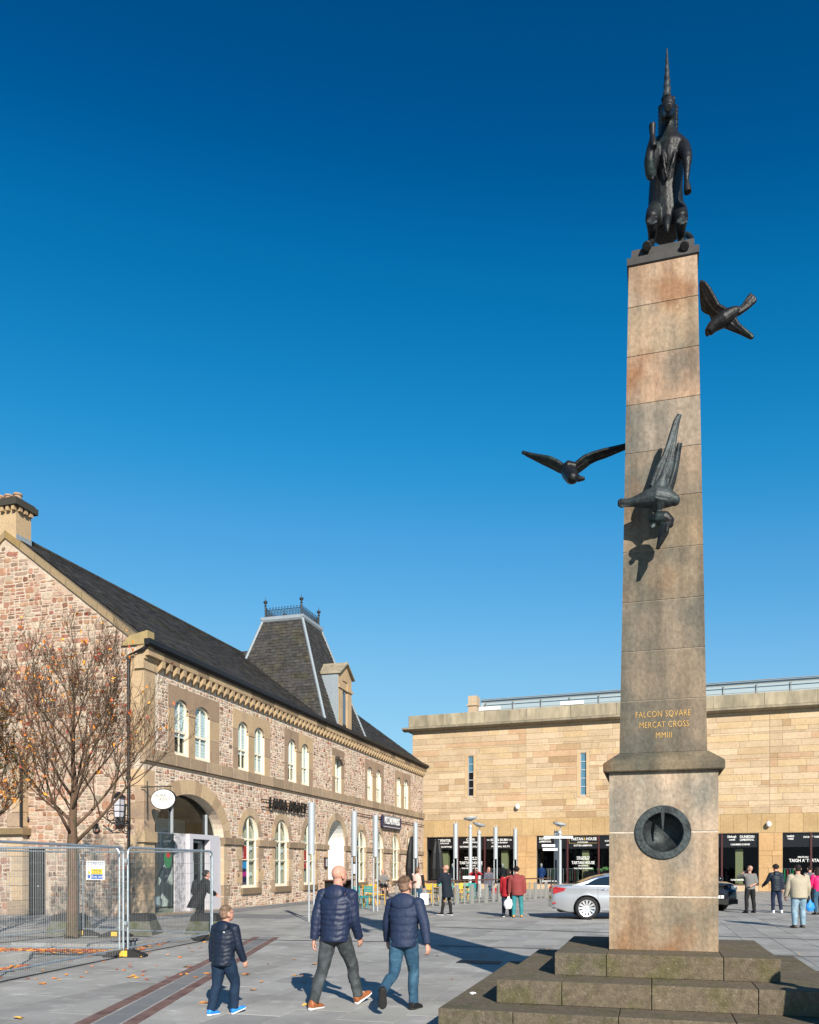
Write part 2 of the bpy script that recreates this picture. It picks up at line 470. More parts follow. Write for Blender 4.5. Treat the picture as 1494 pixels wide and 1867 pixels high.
# ================================================================== GROUND
mb = MB(); mb.poly([V((-400, -60, -.06)), V((400, -60, -.06)), V((400, 500, -.06)), V((-400, 500, -.06))])
mb.build('ground', M_soil, kind='structure')
mb = MB()
for x0, x1, y0, y1 in ((-400, -34, -60, 500), (34, 400, -60, 500), (-34, 34, -60, -2), (-34, 34, 66, 500)):
    mb.box(x0, x1, y0, y1, -.05, -.004)
mb.build('outer_ground', M_far, kind='structure')
OX, OY = 0.112, 10.15           # middle of the monument
SHALF = [2.17, 1.67, 1.13]      # half widths of the three steps
slabs = []
cw, cl = 0.66, 0.98
ix0, ix1 = -51, 51
for i in range(ix0, ix1):
    off = (i % 2) * cl / 2 + random.uniform(-.02, .02)
    for j in range(-2, 68):
        x0 = i * cw; y0 = j * cl + off
        xc, yc = x0 + cw / 2, y0 + cl / 2
        d = depth((xc, yc)); l = xc * cs + yc * sn
        if yc > 62.3 or yc < -1.2: continue
        if xc < -16.4 and yc > 23.7: continue
        if abs(xc - OX) < 1.9 and abs(yc - OY) < 1.7: continue
        if d > 4 and abs(l) > d * 0.62 + 6: continue
        vis = d > 7.9 and abs(l) < d * 0.5 and not (abs(xc - OX) < 2.2 and 0 < yc - OY < 3)
        slabs.append((d if vis else 1e6 + abs(d), x0, y0))
slabs.sort()
pav = empty('paving', (0, 0, 0)); pav['kind'] = 'structure'
far = MB()
def slab_tint():
    g = random.choice((1, 1, 1, 1.06, .93, .87, 1.1)) * random.uniform(.94, 1.05)
    return (g, g * random.uniform(.985, 1.01), g * random.uniform(.97, 1.01))
for n, (d, x0, y0) in enumerate(slabs):
    a = MB() if n < 300 else far
    a.col = slab_tint()
    h = random.uniform(-.0015, .0015)
    a.cbox(GF, x0 + .004, x0 + cw - .004, y0 + .004, y0 + cl - .004, -.05, h, .003)
    if n < 300: a.build('slab', M_slab, pav)
far.build('slab', M_slab, pav, kind='stuff')

def strip(name, pts, wdt, m, z, seg, **k):
    """line of small blocks laid in the paving from a to b"""
    a, b = V(pts[0]), V(pts[1])
    t = (b - a).normalized(); L = (b - a).length
    F = Frame(a, t, (0, 0, 1), t.cross(V((0, 0, 1))))
    mb = MB(); u = 0
    while u < L:
        s_ = min(seg * random.uniform(.95, 1.05), L - u)
        mb.col = tv(.12)
        mb.cbox(F, u + .003, u + s_ - .003, -wdt / 2, wdt / 2, -.03, z, .003)
        u += s_
    return mb.build(name, m, **k)
A0, A1 = ground(150, 1867), ground(468, 1709)
B0, B1 = ground(238, 1867), ground(504, 1709.5)
ta = (A0 - A1).normalized() * 3; tb = (B0 - B1).normalized() * 3
strip('granite_strip', (A0 + ta, A1), .16, M_brick_strip, .006, .3, kind='structure')
strip('granite_strip', (B0 + tb, B1), .16, M_brick_strip, .006, .3, kind='structure')
mid0, mid1 = (A0 + B0) / 2, (A1 + B1) / 2
strip('dark_paving_band', (mid0 + (ta + tb) / 2, mid1), abs((B0 - A0).length) * .93 - .2, M_dark_pave, .0035, .6, kind='structure')
def drain(p, q, w=.07):
    a, b = V(p), V(q); t = (b - a).normalized()
    F = Frame(a, t, (0, 0, 1), t.cross(V((0, 0, 1))))
    mb = MB(); L = (b - a).length
    mb.fbox(F, 0, L, -w / 2, -w / 2 + .012, -.03, .007); mb.fbox(F, 0, L, w / 2 - .012, w / 2, -.03, .007)
    mb.fbox(F, 0, L, -w / 2 + .012, w / 2 - .012, -.03, .0035)
    mb.build('drain_channel', M_iron, kind='structure')
drain(ground(-60, 1707), ground(745, 1718), .10)
drain(ground(745, 1689), ground(1560, 1716), .08)
drain(ground(800, 1725), ground(1560, 1747), .05)
# dark paving apron along the old building
mb = MB()
y = 24.2
while y < 60:
    for k in range(3):
        mb.col = tv(.1); mb.cbox(GF, -16.2 + k * .5, -15.71 + k * .5, y, y + .79, -.03, .005, .003)
    y += .8
mb.build('dark_apron', M_dark_pave, kind='structure')
mb = MB()
for k in range(4):
    mb.col = tv(.1); mb.cbox(GF, -15.5 + k * 1.05, -14.5 + k * 1.05, 24.0, 26.3, -.03, .0045, .003)
mb.build('dark_apron', M_dark_pave, kind='structure')
# inspection cover in the obelisk's shadow
gc = ground(875, 1755)
mb = MB(); mb.box(gc.x - .38, gc.x + .38, gc.y - .22, gc.y + .22, -.02, .006)
for k in range(9): mb.box(gc.x - .34 + k * .08, gc.x - .30 + k * .08, gc.y - .19, gc.y + .19, .006, .010)
mb.build('drain_cover', M_iron, label='dark iron grating set in the paving, inside the long shadow left of the stone steps', cat='drain cover')

# ================================================================== OBELISK
ob = empty('mercat_cross_obelisk', (OX, OY, 0), 0, 'tall sandstone obelisk on a square plinth and three steps with gold lettering', 'obelisk')
def lp(p): return V(p) - V((OX, OY, 0))
hz = .242
joints = {0: [-1.42, -.42, .62, 1.52], 1: [-1.0, -.12, .86], 2: [-.585, .59]}
for si, hw in enumerate(SHALF):
    z0, z1 = si * hz, (si + 1) * hz
    dp = .80
    xs = [-hw] + joints[si] + [hw]
    for yy in (0, 1):
        ya, yb = (-hw, -hw + dp) if yy == 0 else (hw - dp, hw)
        for a, b in zip(xs, xs[1:]):
            g = .003
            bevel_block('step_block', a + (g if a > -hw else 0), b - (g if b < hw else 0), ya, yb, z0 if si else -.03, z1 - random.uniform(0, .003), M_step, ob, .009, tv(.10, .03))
    ys = [-hw + dp, -.1 - si * .03, hw - dp]
    for sx in (0, 1):
        xa, xb = (-hw, -hw + dp) if sx == 0 else (hw - dp, hw)
        for a, b in zip(ys, ys[1:]):
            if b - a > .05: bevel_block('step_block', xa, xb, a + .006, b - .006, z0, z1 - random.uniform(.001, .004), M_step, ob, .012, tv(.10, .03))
    mb = MB(); c_ = hw - dp
    if c_ > .2: mb.box(-c_, c_, -c_, c_, z0, z1 - .02); mb.build('step_core', M_step, ob)
PH = .58
zt = 3 * hz
pj = [zt, 1.325, 2.045, 2.72]
dial_c = V((on_y(1209, 1518, OY - PH).x - OX, -PH, on_y(1209, 1518, OY - PH).z))
for k in range(3):
    g = .011
    mb = MB(); mb.col = [(.86, .82, .74), (.98, .92, .82), (1.10, 1.09, 1.08)][k]
    mb.box(-PH, PH, -PH, PH, pj[k] + (g if k else 0.001), pj[k + 1] - (g if k < 2 else 0))
    o = mb.build('plinth_block', M_obel, ob)
    if k > 0:
        cm = MB(); F = Frame(dial_c, (1, 0, 0), (0, -1, 0))
        cm.prism(F, [(.225 * math.cos(2 * PI * q / 40), .225 * math.sin(2 * PI * q / 40)) for q in range(40)], -.25, .05)
        cut(o, cm)
mb = MB()
for z in pj[1:3]: mb.box(-PH + .006, PH - .006, -PH + .006, PH - .006, z - .0108, z + .0108)
mo = mb.build('mortar_joint', M_mortar_light, ob)
cm = MB(); cm.prism(Frame(dial_c, (1, 0, 0), (0, -1, 0)), [(.23 * math.cos(2 * PI * q / 40), .23 * math.sin(2 * PI * q / 40)) for q in range(40)], -.25, .05)
cut(mo, cm)
# cap slab with sloping top
CH = .645
mb = MB(); mb.col = (.46, .47, .42)
sq = lambda h, z: [V((-h, -h, z)), V((h, -h, z)), V((h, h, z)), V((-h, h, z))]
mb.rings([sq(CH - .012, 2.722), sq(CH, 2.735), sq(CH, 2.815), sq(CH - .012, 2.83), sq(.485, 2.945)])
mb.build('cap_stone', M_obel, ob)
# shaft blocks
zs0, zs1, a0, a1 = 2.947, 8.545, .472, .372
py_j = [1373, 1280, 1190, 1100, 1008, 915, 828.6, 740.5, 652, 562, 480]
zj = [1.65 + (1582 - p) * (9.38 + i * .0075) / 1500 for i, p in enumerate(py_j)]
zj[0] = zs0; zj[-1] = zs1
half = lambda z: a0 + (a1 - a0) * (z - zs0) / (zs1 - zs0)
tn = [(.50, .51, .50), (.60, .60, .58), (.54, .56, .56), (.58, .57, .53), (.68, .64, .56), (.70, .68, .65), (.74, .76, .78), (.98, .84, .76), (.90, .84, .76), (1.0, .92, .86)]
for k in range(10):
    g = .003; b = .004
    za, zb = zj[k] + (g if k else 0), zj[k + 1] - (g if k < 9 else 0)
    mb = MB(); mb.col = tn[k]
    mb.rings([sq(half(za) - b, za), sq(half(za), za + b), sq(half(zb), zb - b), sq(half(zb) - b, zb)])
    mb.build('shaft_block', M_obel, ob)
mb = MB(); mb.rings([sq(half(zs0) - .008, zs0 + .01), sq(half(zs1) - .008, zs1 - .01)])
mb.build('mortar_joint', M_mortar, ob)
# bronze plate on top
mb = MB()
mb.rings([sq(.378, 8.546), sq(.392, 8.556), sq(.392, 8.635), sq(.38, 8.645)])
mb.rings([sq(.335, 8.646), sq(.345, 8.65), sq(.34, 8.752), sq(.33, 8.762)])
mb.build('top_plate', mat('plate_bronze', (.045, .042, .04), .7, metal=.1, var=.2, vs=8, bump=.12, bs=12), ob)
# gilded inscription, tilted with the shaft
tilt = math.atan((a0 - a1) / (zs1 - zs0))
for s_, (px, py), sz, sx in (('FALCON SQVARE', (1209, 1302), .100, .72), ('MERCAT CROSS', (1211, 1321.5), .098, .72), ('MMIII', (1211, 1341), .096, .78)):
    p = on_y(px, py, OY - .47)
    z = p.z
    M = Matrix.Translation((p.x - OX, -half(z) - .0015, z)) @ Matrix.Rotation(R(90) - tilt, 4, 'X')
    text('inscription', s_, sz, M, M_gold, ob, .004, sx, -.0008, space=1.08)
# sundial
sd = MB(); N = 48
F = Frame(dial_c, (1, 0, 0), (0, -1, 0))
prof = [(.215, -.01), (.218, .018), (.224, .022), (.293, .022), (.300, .016), (.302, -.003)]
sd.rings([[F(r_ * math.cos(2 * PI * q / N), r_ * math.sin(2 * PI * q / N), w) for q in range(N)] for r_, w in prof], cap=False)
ring = sd.build('sundial_ring', M_bronze2, ob, smooth=False)
bw = MB()
bw.rings([[F(.218 * math.cos(t) * math.cos(2 * PI * q / N), .218 * math.cos(t) * math.sin(2 * PI * q / N), -.205 * math.sin(t)) for q in range(N)] for t in [PI / 2 * k / 12 for k in range(12)]], cap=False)
bw.poly([F(.218 * math.cos(PI / 2 * 11 / 12) * math.cos(2 * PI * q / N), .218 * math.cos(PI / 2 * 11 / 12) * math.sin(2 * PI * q / N), -.204) for q in range(N)])
bw.build('sundial_bowl', M_bronze2, ob, smooth=True, fix=False)
gn = MB()
gn.prism(F, [(-.02, .224), (.02, .224), (.004, .01), (-.004, .01)], -.01, .022)
gn.build('gnomon', M_bronze2, ob)
gr = MB()
for k in range(9):
    a = R(168 + k * 9.5)
    c_, s_ = math.cos(a), math.sin(a)
    for q in range(3):
        rr = .238 + q * .017; da = random.uniform(-.03, .03)
        T = V((-s_, 0, c_)); Rr = V((c_, 0, s_))
        p = dial_c + V((c_ * rr, -.0365, s_ * rr)) + T * da
        u = (Rr if (k + q) % 2 else T); w_ = u.cross(V((0, -1, 0)))
        gr.hexa([p + u * x * .007 + w_ * y * .002 + V((0, zz, 0)) for zz in (0, -.003) for x, y in ((-1, -1), (1, -1), (1, 1), (-1, 1))])
gr.build('dial_marks', M_iron, ob)

# ------------------------------------------------------------------ rubble walling
PAL = [((.385, .27, .20), 6), ((.32, .215, .16), 6), ((.235, .155, .11), 5), ((.20, .095, .06), 2), ((.42, .335, .245), 4), ((.30, .24, .18), 4), ((.14, .095, .07), 2), ((.35, .205, .125), 3)]
PALW = [c_ for c_, n in PAL for _ in range(n)]
def rcol(red=0):
    c_ = random.choice(PALW)
    if red and random.random() < red: c_ = random.choice([(.27, .12, .085), (.36, .19, .12), (.31, .16, .11)])
    g = random.uniform(.82, 1.15)
    return (c_[0] * g, c_[1] * g, c_[2] * g)
def split(u0, u1, v0, v1, out, mw, mh):
    w, h = u1 - u0, v1 - v0
    if w < mw * random.uniform(.55, 1.9) and h < mh * random.uniform(.5, 1.7):
        out.append((u0, u1, v0, v1)); return
    if w / mw > h / mh:
        t = u0 + w * random.uniform(.36, .64); split(u0, t, v0, v1, out, mw, mh); split(t, u1, v0, v1, out, mw, mh)
    else:
        t = v0 + h * random.uniform(.36, .64); split(u0, u1, v0, t, out, mw, mh); split(u0, u1, t, v1, out, mw, mh)
def rubble(u0, u1, v0, v1, ok, mw=.42, mh=.24):
    """random rubble rectangles; ok(u0,u1,v0,v1) -> rect or None"""
    res = []
    v = v0
    while v < v1 - .05:
        h = min(random.uniform(.35, .6), v1 - v)
        if v1 - v - h < .15: h = v1 - v
        u = u0
        while u < u1 - .02:
            w = min(random.uniform(.9, 1.6), u1 - u)
            if u1 - u - w < .3: w = u1 - u
            out = []
            split(u, u + w, v, v + h, out, mw, mh)
            for r in out:
                q = ok(*r)
                if q and q[1] - q[0] > .06 and q[3] - q[2] > .05: res.append(q)
            u += w
        v += h
    return res
def stone(mb, F, r, base=-.05, g=.018, proud=.016):
    u0, u1, v0, v1 = r[0] + g, r[1] - g, r[2] + g, r[3] - g
    w, h = u1 - u0, v1 - v0
    if w < .03 or h < .03: return
    cx, cy = (u0 + u1) / 2, (v0 + v1) / 2
    j = min(w, h) * .26
    pts = []
    for a, b in ((-1, -.45), (-.55, -1), (.55, -1), (1, -.45), (1, .45), (.55, 1), (-.55, 1), (-1, .45)):
        kx = 1 - .12 * (abs(b) > .9) * 0
        pts.append((cx + a * w / 2 * (1.22 if abs(a) < .9 else 1) * .98 + random.uniform(-j, j) * .5, cy + b * h / 2 * (1.35 if abs(b) < .9 else 1) * .98 + random.uniform(-j, j) * .5))
    p = proud * random.uniform(.4, 1.2)
    k = 1 - min(.22, .03 / min(w, h))
    a = [mb.vert(F(x, y, base)) for x, y in pts]
    b = [mb.vert(F(x, y, p * .45)) for x, y in pts]
    c_ = [mb.vert(F(cx + (x - cx) * k, cy + (y - cy) * k, p + random.uniform(-.004, .004))) for x, y in pts]
    for q in range(8):
        n = (q + 1) % 8
        mb.face((a[q], a[n], b[n], b[q])); mb.face((b[q], b[n], c_[n], c_[q]))
    mb.face(c_)
def lay_stones(lst, parent, m, limit):
    """lst: (weight, frame, rect, colour); the largest become single parts"""
    lst.sort(key=lambda q: -q[0])
    st = MB()
    for n, (w, F, r, c_) in enumerate(lst):
        a = MB() if n < limit else st
        a.col = c_
        stone(a, F, r)
        if n < limit:
            if a.f: a.build('stone', m, parent)
    if st.f: st.build('rubble_stones', m, parent, kind='stuff')

# ================================================================== OLD STONE BUILDING
XF, YG, YE = -16.3, 23.84, 58.8
XB = -27.5
EV = 9.02                          # wall head
RX, RZ = -21.9, 13.55              # ridge
bl = empty('stone_building', (XF, YG, 0), 0, 'long two-storey pink rubble stone building with dark slate roof and arched shop windows', 'building')
class LF(Frame):
    """frame whose points are relative to the building's empty"""
    def __call__(s, u, v, w=0): return Frame.__call__(s, u, v, w) - V((XF, YG, 0))
FA = LF((XF, 0, 0), (0, 1, 0), (1, 0, 0))      # long front: u = Y
GA = LF((0, YG, 0), (1, 0, 0), (0, -1, 0))     # gable: u = X
EN = LF((0, YE, 0), (1, 0, 0), (0, 1, 0))

upper = [(25.68, 26.59, 27.05, 28.09, 25.26, 28.83), (30.35, 31.25, 31.8, 32.73, 29.9, 33.3), (35.19, 36.08, 36.7, 37.58, 34.75, 38.1),
         (46.31, 47.21, 47.98, 48.89, 45.85, 49.4), (52.17, 53.12, 53.87, 54.85, 51.7, 55.4)]
single = (41.1, 41.99, 40.65, 42.5)
VS, VSPR, VAP = 5.66, 7.38, 7.70
arches = [(31.43, .73), (34.51, .73), (37.70, .73), (45.25, .75), (48.5, .75), (51.87, .75), (55.45, .77)]
BIG = (26.79, 2.39, 2.75, 1.58); DOOR = (41.37, 1.28, 2.74, 1.45)
SP, AB = 2.96, .88                 # springing and rise of the small arches
SILL = .80

def arch_pts(uc, a, vs, b, n=16, v0=None):
    p = [(uc + a * math.cos(PI * k / n), vs + b * math.sin(PI * k / n)) for k in range(n + 1)]
    if v0 is not None: p = [(uc + a, v0)] + p + [(uc - a, v0)]
    return p
def seg_pts(u0, u1, v0, vs, va, n=8):
    c_ = (u0 + u1) / 2; a = (u1 - u0) / 2
    return [(u1, v0)] + [(c_ + a * math.cos(PI * k / n), vs + (va - vs) * math.sin(PI * k / n)) for k in range(n + 1)] + [(u0, v0)]

# walls
mb = MB()
mb.fbox(FA, YG + .45, YE - .45, -.1, EV, -.45, 0)
wall = mb.build('wall', M_mortar_f, bl)
cm = MB()
for uc, a in arches: cm.prism(FA, arch_pts(uc, a, SP, AB, 16, SILL), -.7, .2)
cm.prism(FA, arch_pts(BIG[0], BIG[1], BIG[2], BIG[3], 24, -.02), -.7, .2)
cm.prism(FA, arch_pts(DOOR[0], DOOR[1], DOOR[2], DOOR[3], 20, -.02), -.7, .2)
for q in upper:
    cm.prism(FA, seg_pts(q[0], q[1], VS, VSPR, VAP), -.7, .2); cm.prism(FA, seg_pts(q[2], q[3], VS, VSPR, VAP), -.7, .2)
cm.prism(FA, seg_pts(single[0], single[1], VS, 7.60, 7.64), -.7, .2)
cut(wall, cm)
mb = MB()
mb.prism(GA, [(XB, -.1), (XF, -.1), (XF, EV - .02), (RX, RZ - .2), (XB, EV - .02)], -.45, 0)
gw = mb.build('gable_wall', M_mortar, bl)
cm = MB(); cm.fbox(GA, -21.28, -20.24, -.2, 2.3, -.7, .2); cut(gw, cm)
mb = MB()
mb.prism(EN, [(XB, -.1), (XF, -.1), (XF, EV - .02), (RX, RZ - .28), (XB, EV - .02)], -.45, 0)
mb.build('gable_wall', M_mortar, bl)
mb = MB(); mb.box(XB - XF, XB + .4 - XF, .45, YE - YG - .45, 0, EV); mb.build('wall', M_mortar, bl)

# rubble
holes = []
for q in upper: holes.append((q[4], q[5], 5.6, 8.12))
holes.append((single[2], single[3], 5.6, 8.05))
holes.append((YG - 1, YE + 1, 5.18, 5.66))
for uc, a in arches: holes.append((uc - a - .0, uc + a + .0, SILL - .25, SP))
holes.append((BIG[0] - 2.39, BIG[0] + 2.39, -1, 2.8)); holes.append((DOOR[0] - 1.3, DOOR[0] + 1.3, -1, 2.8))
holes.append((YG - 1, 24.6, 5.66, 9.3)); holes.append((YG - 1, 24.45, -1, 5.2))
edges = [(BIG[0] + BIG[1], None)]
ells = [(uc, a, SP, AB, .36) for uc, a in arches] + [(BIG[0], BIG[1], BIG[2], BIG[3], .58), (DOOR[0], DOOR[1], DOOR[2], DOOR[3], .5)]
def okA(u0, u1, v0, v1):
    for h in holes:
        if u1 > h[0] and u0 < h[1] and v1 > h[2] and v0 < h[3]:
            cl_ = [(h[0] - u0, (u0, h[0], v0, v1)), (u1 - h[1], (h[1], u1, v0, v1)), (h[2] - v0, (u0, u1, v0, h[2])), (v1 - h[3], (u0, u1, h[3], v1))]
            best = max(cl_, key=lambda t: t[0])
            if best[0] < .07: return None
            u0, u1, v0, v1 = best[1]
    for uc, a, vs, b, t in ells:
        if v1 > vs:
            ins = 0
            for x in (u0, u1):
                for y in (v0, v1):
                    if y > vs - .05 and ((x - uc) / (a + .04)) ** 2 + ((max(y, vs) - vs) / (b + .04)) ** 2 < 1: ins += 1
            if ins: return None
            x, y = (u0 + u1) / 2, (v0 + v1) / 2
            if y > vs and ((x - uc) / (a + t - .06)) ** 2 + ((y - vs) / (b + t - .06)) ** 2 < 1: return None
    return (u0, u1, v0, v1)
stones = []
wgt = lambda F, r: (r[1] - r[0]) * (r[3] - r[2]) / max(depth(F((r[0] + r[1]) / 2, (r[2] + r[3]) / 2, 0) + V((XF, YG, 0))), 1) ** 2
for r in rubble(YG + .1, YE - .35, 0, 8.28, okA, .30, .17):
    cc_ = rcol(.10 if 30 < r[0] < 50 else .04); stones.append((wgt(FA, r) * .55, FA, r, tuple(min(.6, q * 1.22) for q in cc_)))
def okG(u0, u1, v0, v1):
    if u1 > -21.28 and u0 < -20.24 and v0 < 2.3: return None
    if u0 < -23.5: return None
    for x in (u0, u1):
        lim = EV + (RZ - .35 - EV) * (1 - abs(x - RX) / (XF - RX))
        if v1 > lim - .02: v1 = lim - .02
    if v1 - v0 < .05: return None
    if u1 > XF - .62 and (int(v0 / .55) % 2 == 0 or v0 > 5.6) and u0 < XF - .1: u1 = min(u1, XF - .62)
    if u1 > XF - .32: u1 = XF - .32
    return (u0, u1, v0, v1) if u1 > u0 else None
for r in rubble(-23.5, XF - .05, 0, 13.4, okG, .40, .215):
    red = .45 if (-22.5 < r[0] < -20.5 and 6 < r[2] < 11.5) else .12
    stones.append((wgt(GA, r), GA, r, rcol(red)))
lay_stones(stones, bl, M_rubble, 300)

def ash(v=.1):
    c_ = random.choice([(1.1, 1.08, 1.05), (1.2, 1.13, 1.05), (1.0, .97, .96), (.85, .8, .8), (1.12, 1.04, .93), (.74, .7, .7)])
    g = random.uniform(1 - v, 1 + v); return (c_[0] * g, c_[1] * g, c_[2] * g)
# corner quoins, gable side and front side
v = 0; k = 0
while v < 8.6:
    h = .55
    if not (5.18 < v + h / 2 < 5.66):
        lg = .60 if k % 2 == 0 else .32
        if v > 5.5: lg = .62; lf = .62
        else: lf = .60
        mb = MB(); mb.col = ash(.06) if v < 5 else (1.05, .98, .88)
        mb.hexa([GA(XF - lg, v, .025), GA(XF + .025, v, .025), FA(YG + lf, v, .025), V(GA(XF - lg, v, -.3)),
                 GA(XF - lg, v + h - .008, .025), GA(XF + .025, v + h - .008, .025), FA(YG + lf, v + h - .008, .025), V(GA(XF - lg, v + h - .008, -.3))])
        mb.build('quoin', M_ashlar, bl)
    v += h; k += 1
mb = MB(); mb.col = (1.02, .97, .88)
mb.fbox(FA, YG - .1, YG + .72, 8.62, 8.78, -.3, .12); mb.fbox(FA, YG - .1, YG + .7, 8.3, 8.62, -.3, .06)
mb.build('corner_capital', M_ashlar, bl)
mb = MB(); mb.col = (.95, .9, .82)
mb.fbox(FA, YG - .12, YG + .62, 2.5, 2.86, -.2, .12); mb.build('impost', M_ashlar, bl)
# string course
u = YG - .08
while u < YE:
    e = min(u + random.uniform(.9, 1.3), YE)
    mb = MB(); gg = random.choice((.72, .8, .66, .9)); mb.col = (gg, gg * .95, gg * .93)
    mb.cbox(FA, u + .004, e - .004, 5.24, 5.655, -.1, .12, .012)
    mb.fbox(FA, u + .004, e - .004, 5.18, 5.236, -.1, .06)
    mb.build('string_course_block', M_ashlar, bl); u = e
# frieze, corbels, gutter
mbd = MB(); u = YG - .1
while u < YE + .1:
    e = min(u + random.uniform(.8, 1.4), YE + .1)
    mb = MB(); mb.col = random.choice([(.9, .85, .75), (.4, .38, .36), (.75, .68, .6), (.55, .5, .45), (1, .92, .8)])
    mb.cbox(FA, u + .004, e - .004, 8.72, 9.05, -.2, .24, .012); mb.build('eaves_block', M_ashlar, bl); u = e
u = YG + .75
cmesh = None
while u < YE:
    mb = MB(); mb.col = ash(.08) if cmesh is None else mb.col
    if cmesh is None:
        mb.col = (1.0, .94, .82)
        P = [(8.34, .0), (8.34, .03), (8.40, .10), (8.50, .21), (8.718, .235), (8.718, .0)]
        a = [mb.vert(FA(YG + 0, y_, w_)) for y_, w_ in P]; b = [mb.vert(FA(YG + .19, y_, w_)) for y_, w_ in P]
        mb.face(a); mb.face(b[::-1])
        for q in range(6): mb.face((a[q], a[(q + 1) % 6], b[(q + 1) % 6], b[q]))
        cmesh = mb.mesh('corbel', M_ashlar)
    o = bpy.data.objects.new('corbel', cmesh); COL.objects.link(o); o.parent = bl; o.location = (0, u - YG, 0)
    u += .445
mb = MB()
mb.fbox(FA, YG - .28, YE + .15, 9.06, 9.22, .20, .42)
mb.fbox(FA, YG - .28, YE + .15, 9.02, 9.06, .24, .38)
mb.build('gutter', M_gutter, bl)
mb = MB(); mb.tube([FA(YG - .12, 9.1, .3), FA(YG - .2, 8.9, .1), GA(XF - .5, 8.75, .12), GA(XF - .5, 3.2, .12)], .055, 8)
for z in (8.7, 6.7, 4.7): mb.tube([GA(XF - .5, z, .12), GA(XF - .5, z - .1, .12)], .075, 8)
mb.tube([GA(XF - .5, 3.2, .12), GA(XF - .5, .05, .12)], .05, 8)
mb.build('drain_pipe', M_gutter, bl)

# arch masonry
def arch_ring(uc, a, vs, b, t, n, col=None, w=.016, key=True):
    for k in range(n):
        p0, p1 = PI * k / n, PI * (k + 1) / n
        pts = []
        m = 3
        for q in range(m + 1):
            th = p0 + (p1 - p0) * q / m; pts.append((uc + a * math.cos(th), vs + b * math.sin(th)))
        for q in range(m, -1, -1):
            th = p0 + (p1 - p0) * q / m; pts.append((uc + (a + t) * math.cos(th), vs + (b + t) * math.sin(th)))
        cx = sum(p[0] for p in pts) / len(pts); cy = sum(p[1] for p in pts) / len(pts)
        s_ = .965
        pts = [(cx + (x - cx) * s_, cy + (y - cy) * s_) for x, y in pts]
        mb = MB(); mb.col = col() if col else ash(.07)
        mb.prism(FA, pts, -.3, w)
        mb.build('voussoir', M_ashlar, bl)
arch_ring(BIG[0], BIG[1], BIG[2], BIG[3], .55, 17, lambda: random.choice([(1.15, 1.08, .98), (1.02, .96, .88), (.88, .8, .72)]))
arch_ring(DOOR[0], DOOR[1], DOOR[2], DOOR[3], .42, 9)
for uc, a in arches: arch_ring(uc, a, SP, AB, .36, 5)
# imposts and jambs between openings
edge = [(BIG[0] - 2.39, BIG[0] + 2.39)] + [(uc - a, uc + a) for uc, a in arches[:3]] + [(DOOR[0] - 1.28, DOOR[0] + 1.28)] + [(uc - a, uc + a) for uc, a in arches[3:]]
piers = [(edge[i][1], edge[i + 1][0]) for i in range(len(edge) - 1)] + [(edge[-1][1], YE - .05)]
for a, b in piers:
    n = max(1, round((b - a) / .7)); 
    for k in range(n):
        mb = MB(); gg = random.choice((.55, .65, .75)); mb.col = (gg, gg * .95, gg * .92)
        mb.cbox(FA, a - .04 + (b - a + .08) * k / n + .003, a - .04 + (b - a + .08) * (k + 1) / n - .003, 2.56, 2.84, -.3, .09, .015)
        mb.build('impost', M_ashlar, bl)
    v = 0.0 if (a < 30 or 39 < a < 43.5) else .56; k = 0
    w_ = b - a
    while v < 2.5:
        h = min(.49, 2.555 - v)
        lw = (.30, .52)[k % 2] * min(1, w_ / 1.4)
        rw = (.52, .30)[k % 2] * min(1, w_ / 1.4)
        if v >= .55 or a < 30 or 39 < a < 40:
            mb = MB(); mb.col = ash(.1); mb.cbox(FA, a - .007, a + lw, v + .014, v + h - .014, -.28, .016, .004); mb.build('jamb_block', M_ashlar, bl)
        if v >= .55 or 38 < a < 39:
            mb = MB(); mb.col = ash(.1); mb.cbox(FA, b - rw, b + .007, v + .01, v + h - .01, -.28, .016, .004); mb.build('jamb_block', M_ashlar, bl)
        v += h; k += 1
# upper window dressings
def jamb(u0, u1, v0, v1, col, name='jamb_block', w=.03):
    mb = MB(); mb.col = col; mb.cbox(FA, u0 + .012, u1 - .012, v0 + .012, v1 - .012, -.25, w * .6, .004); mb.build(name, M_ashlar, bl)
def seg_lintel(u0, u1, o0, o1, col):
    c_ = (o0 + o1) / 2; a = (o1 - o0) / 2; n = 8
    pts = [(o1, 7.32)] + [(c_ + a * math.cos(PI * k / n), VSPR + (VAP - VSPR) * math.sin(PI * k / n)) for k in range(n + 1)] + [(o0, 7.32), (u0, 7.32), (u0, 8.12), (u1, 8.12), (u1, 7.32)]
    mb = MB(); mb.col = col
    mb.prism(FA, [(x - .009 * (1 if x == u1 else -1 if x == u0 else 0), y) for x, y in pts], -.25, .018)
    mb.build('lintel', M_ashlar, bl)
grey = lambda: random.choice([(.78, .70, .70), (.72, .65, .65), (1.12, 1.04, .92), (1.02, .95, .85), (.84, .77, .75)])
for q in upper:
    a0_, a1_, b0_, b1_, s0, s1 = q
    m_ = (a1_ + b0_) / 2
    seg_lintel(s0, m_, a0_, a1_, grey()); seg_lintel(m_, s1, b0_, b1_, grey())
    jamb(a1_, b0_, 5.66, 7.18, (.98, .92, .8), 'mullion'); jamb(a1_ - .03, b0_ + .03, 7.18, 7.318, (.95, .88, .76), 'mullion_cap', .07)
    for e0, e1 in ((s0, a0_), (b1_, s1)):
        for v0, v1 in ((5.66, 6.5), (6.5, 7.316)): jamb(e0, e1, v0, v1, grey())
jamb(single[2], single[3], 7.645, 8.05, (.66, .6, .6), 'lintel')
for e0, e1 in ((single[2], single[0]), (single[1], single[3])):
    for v0, v1 in ((5.66, 6.5), (6.5, 7.64)): jamb(e0, e1, v0, v1, grey())

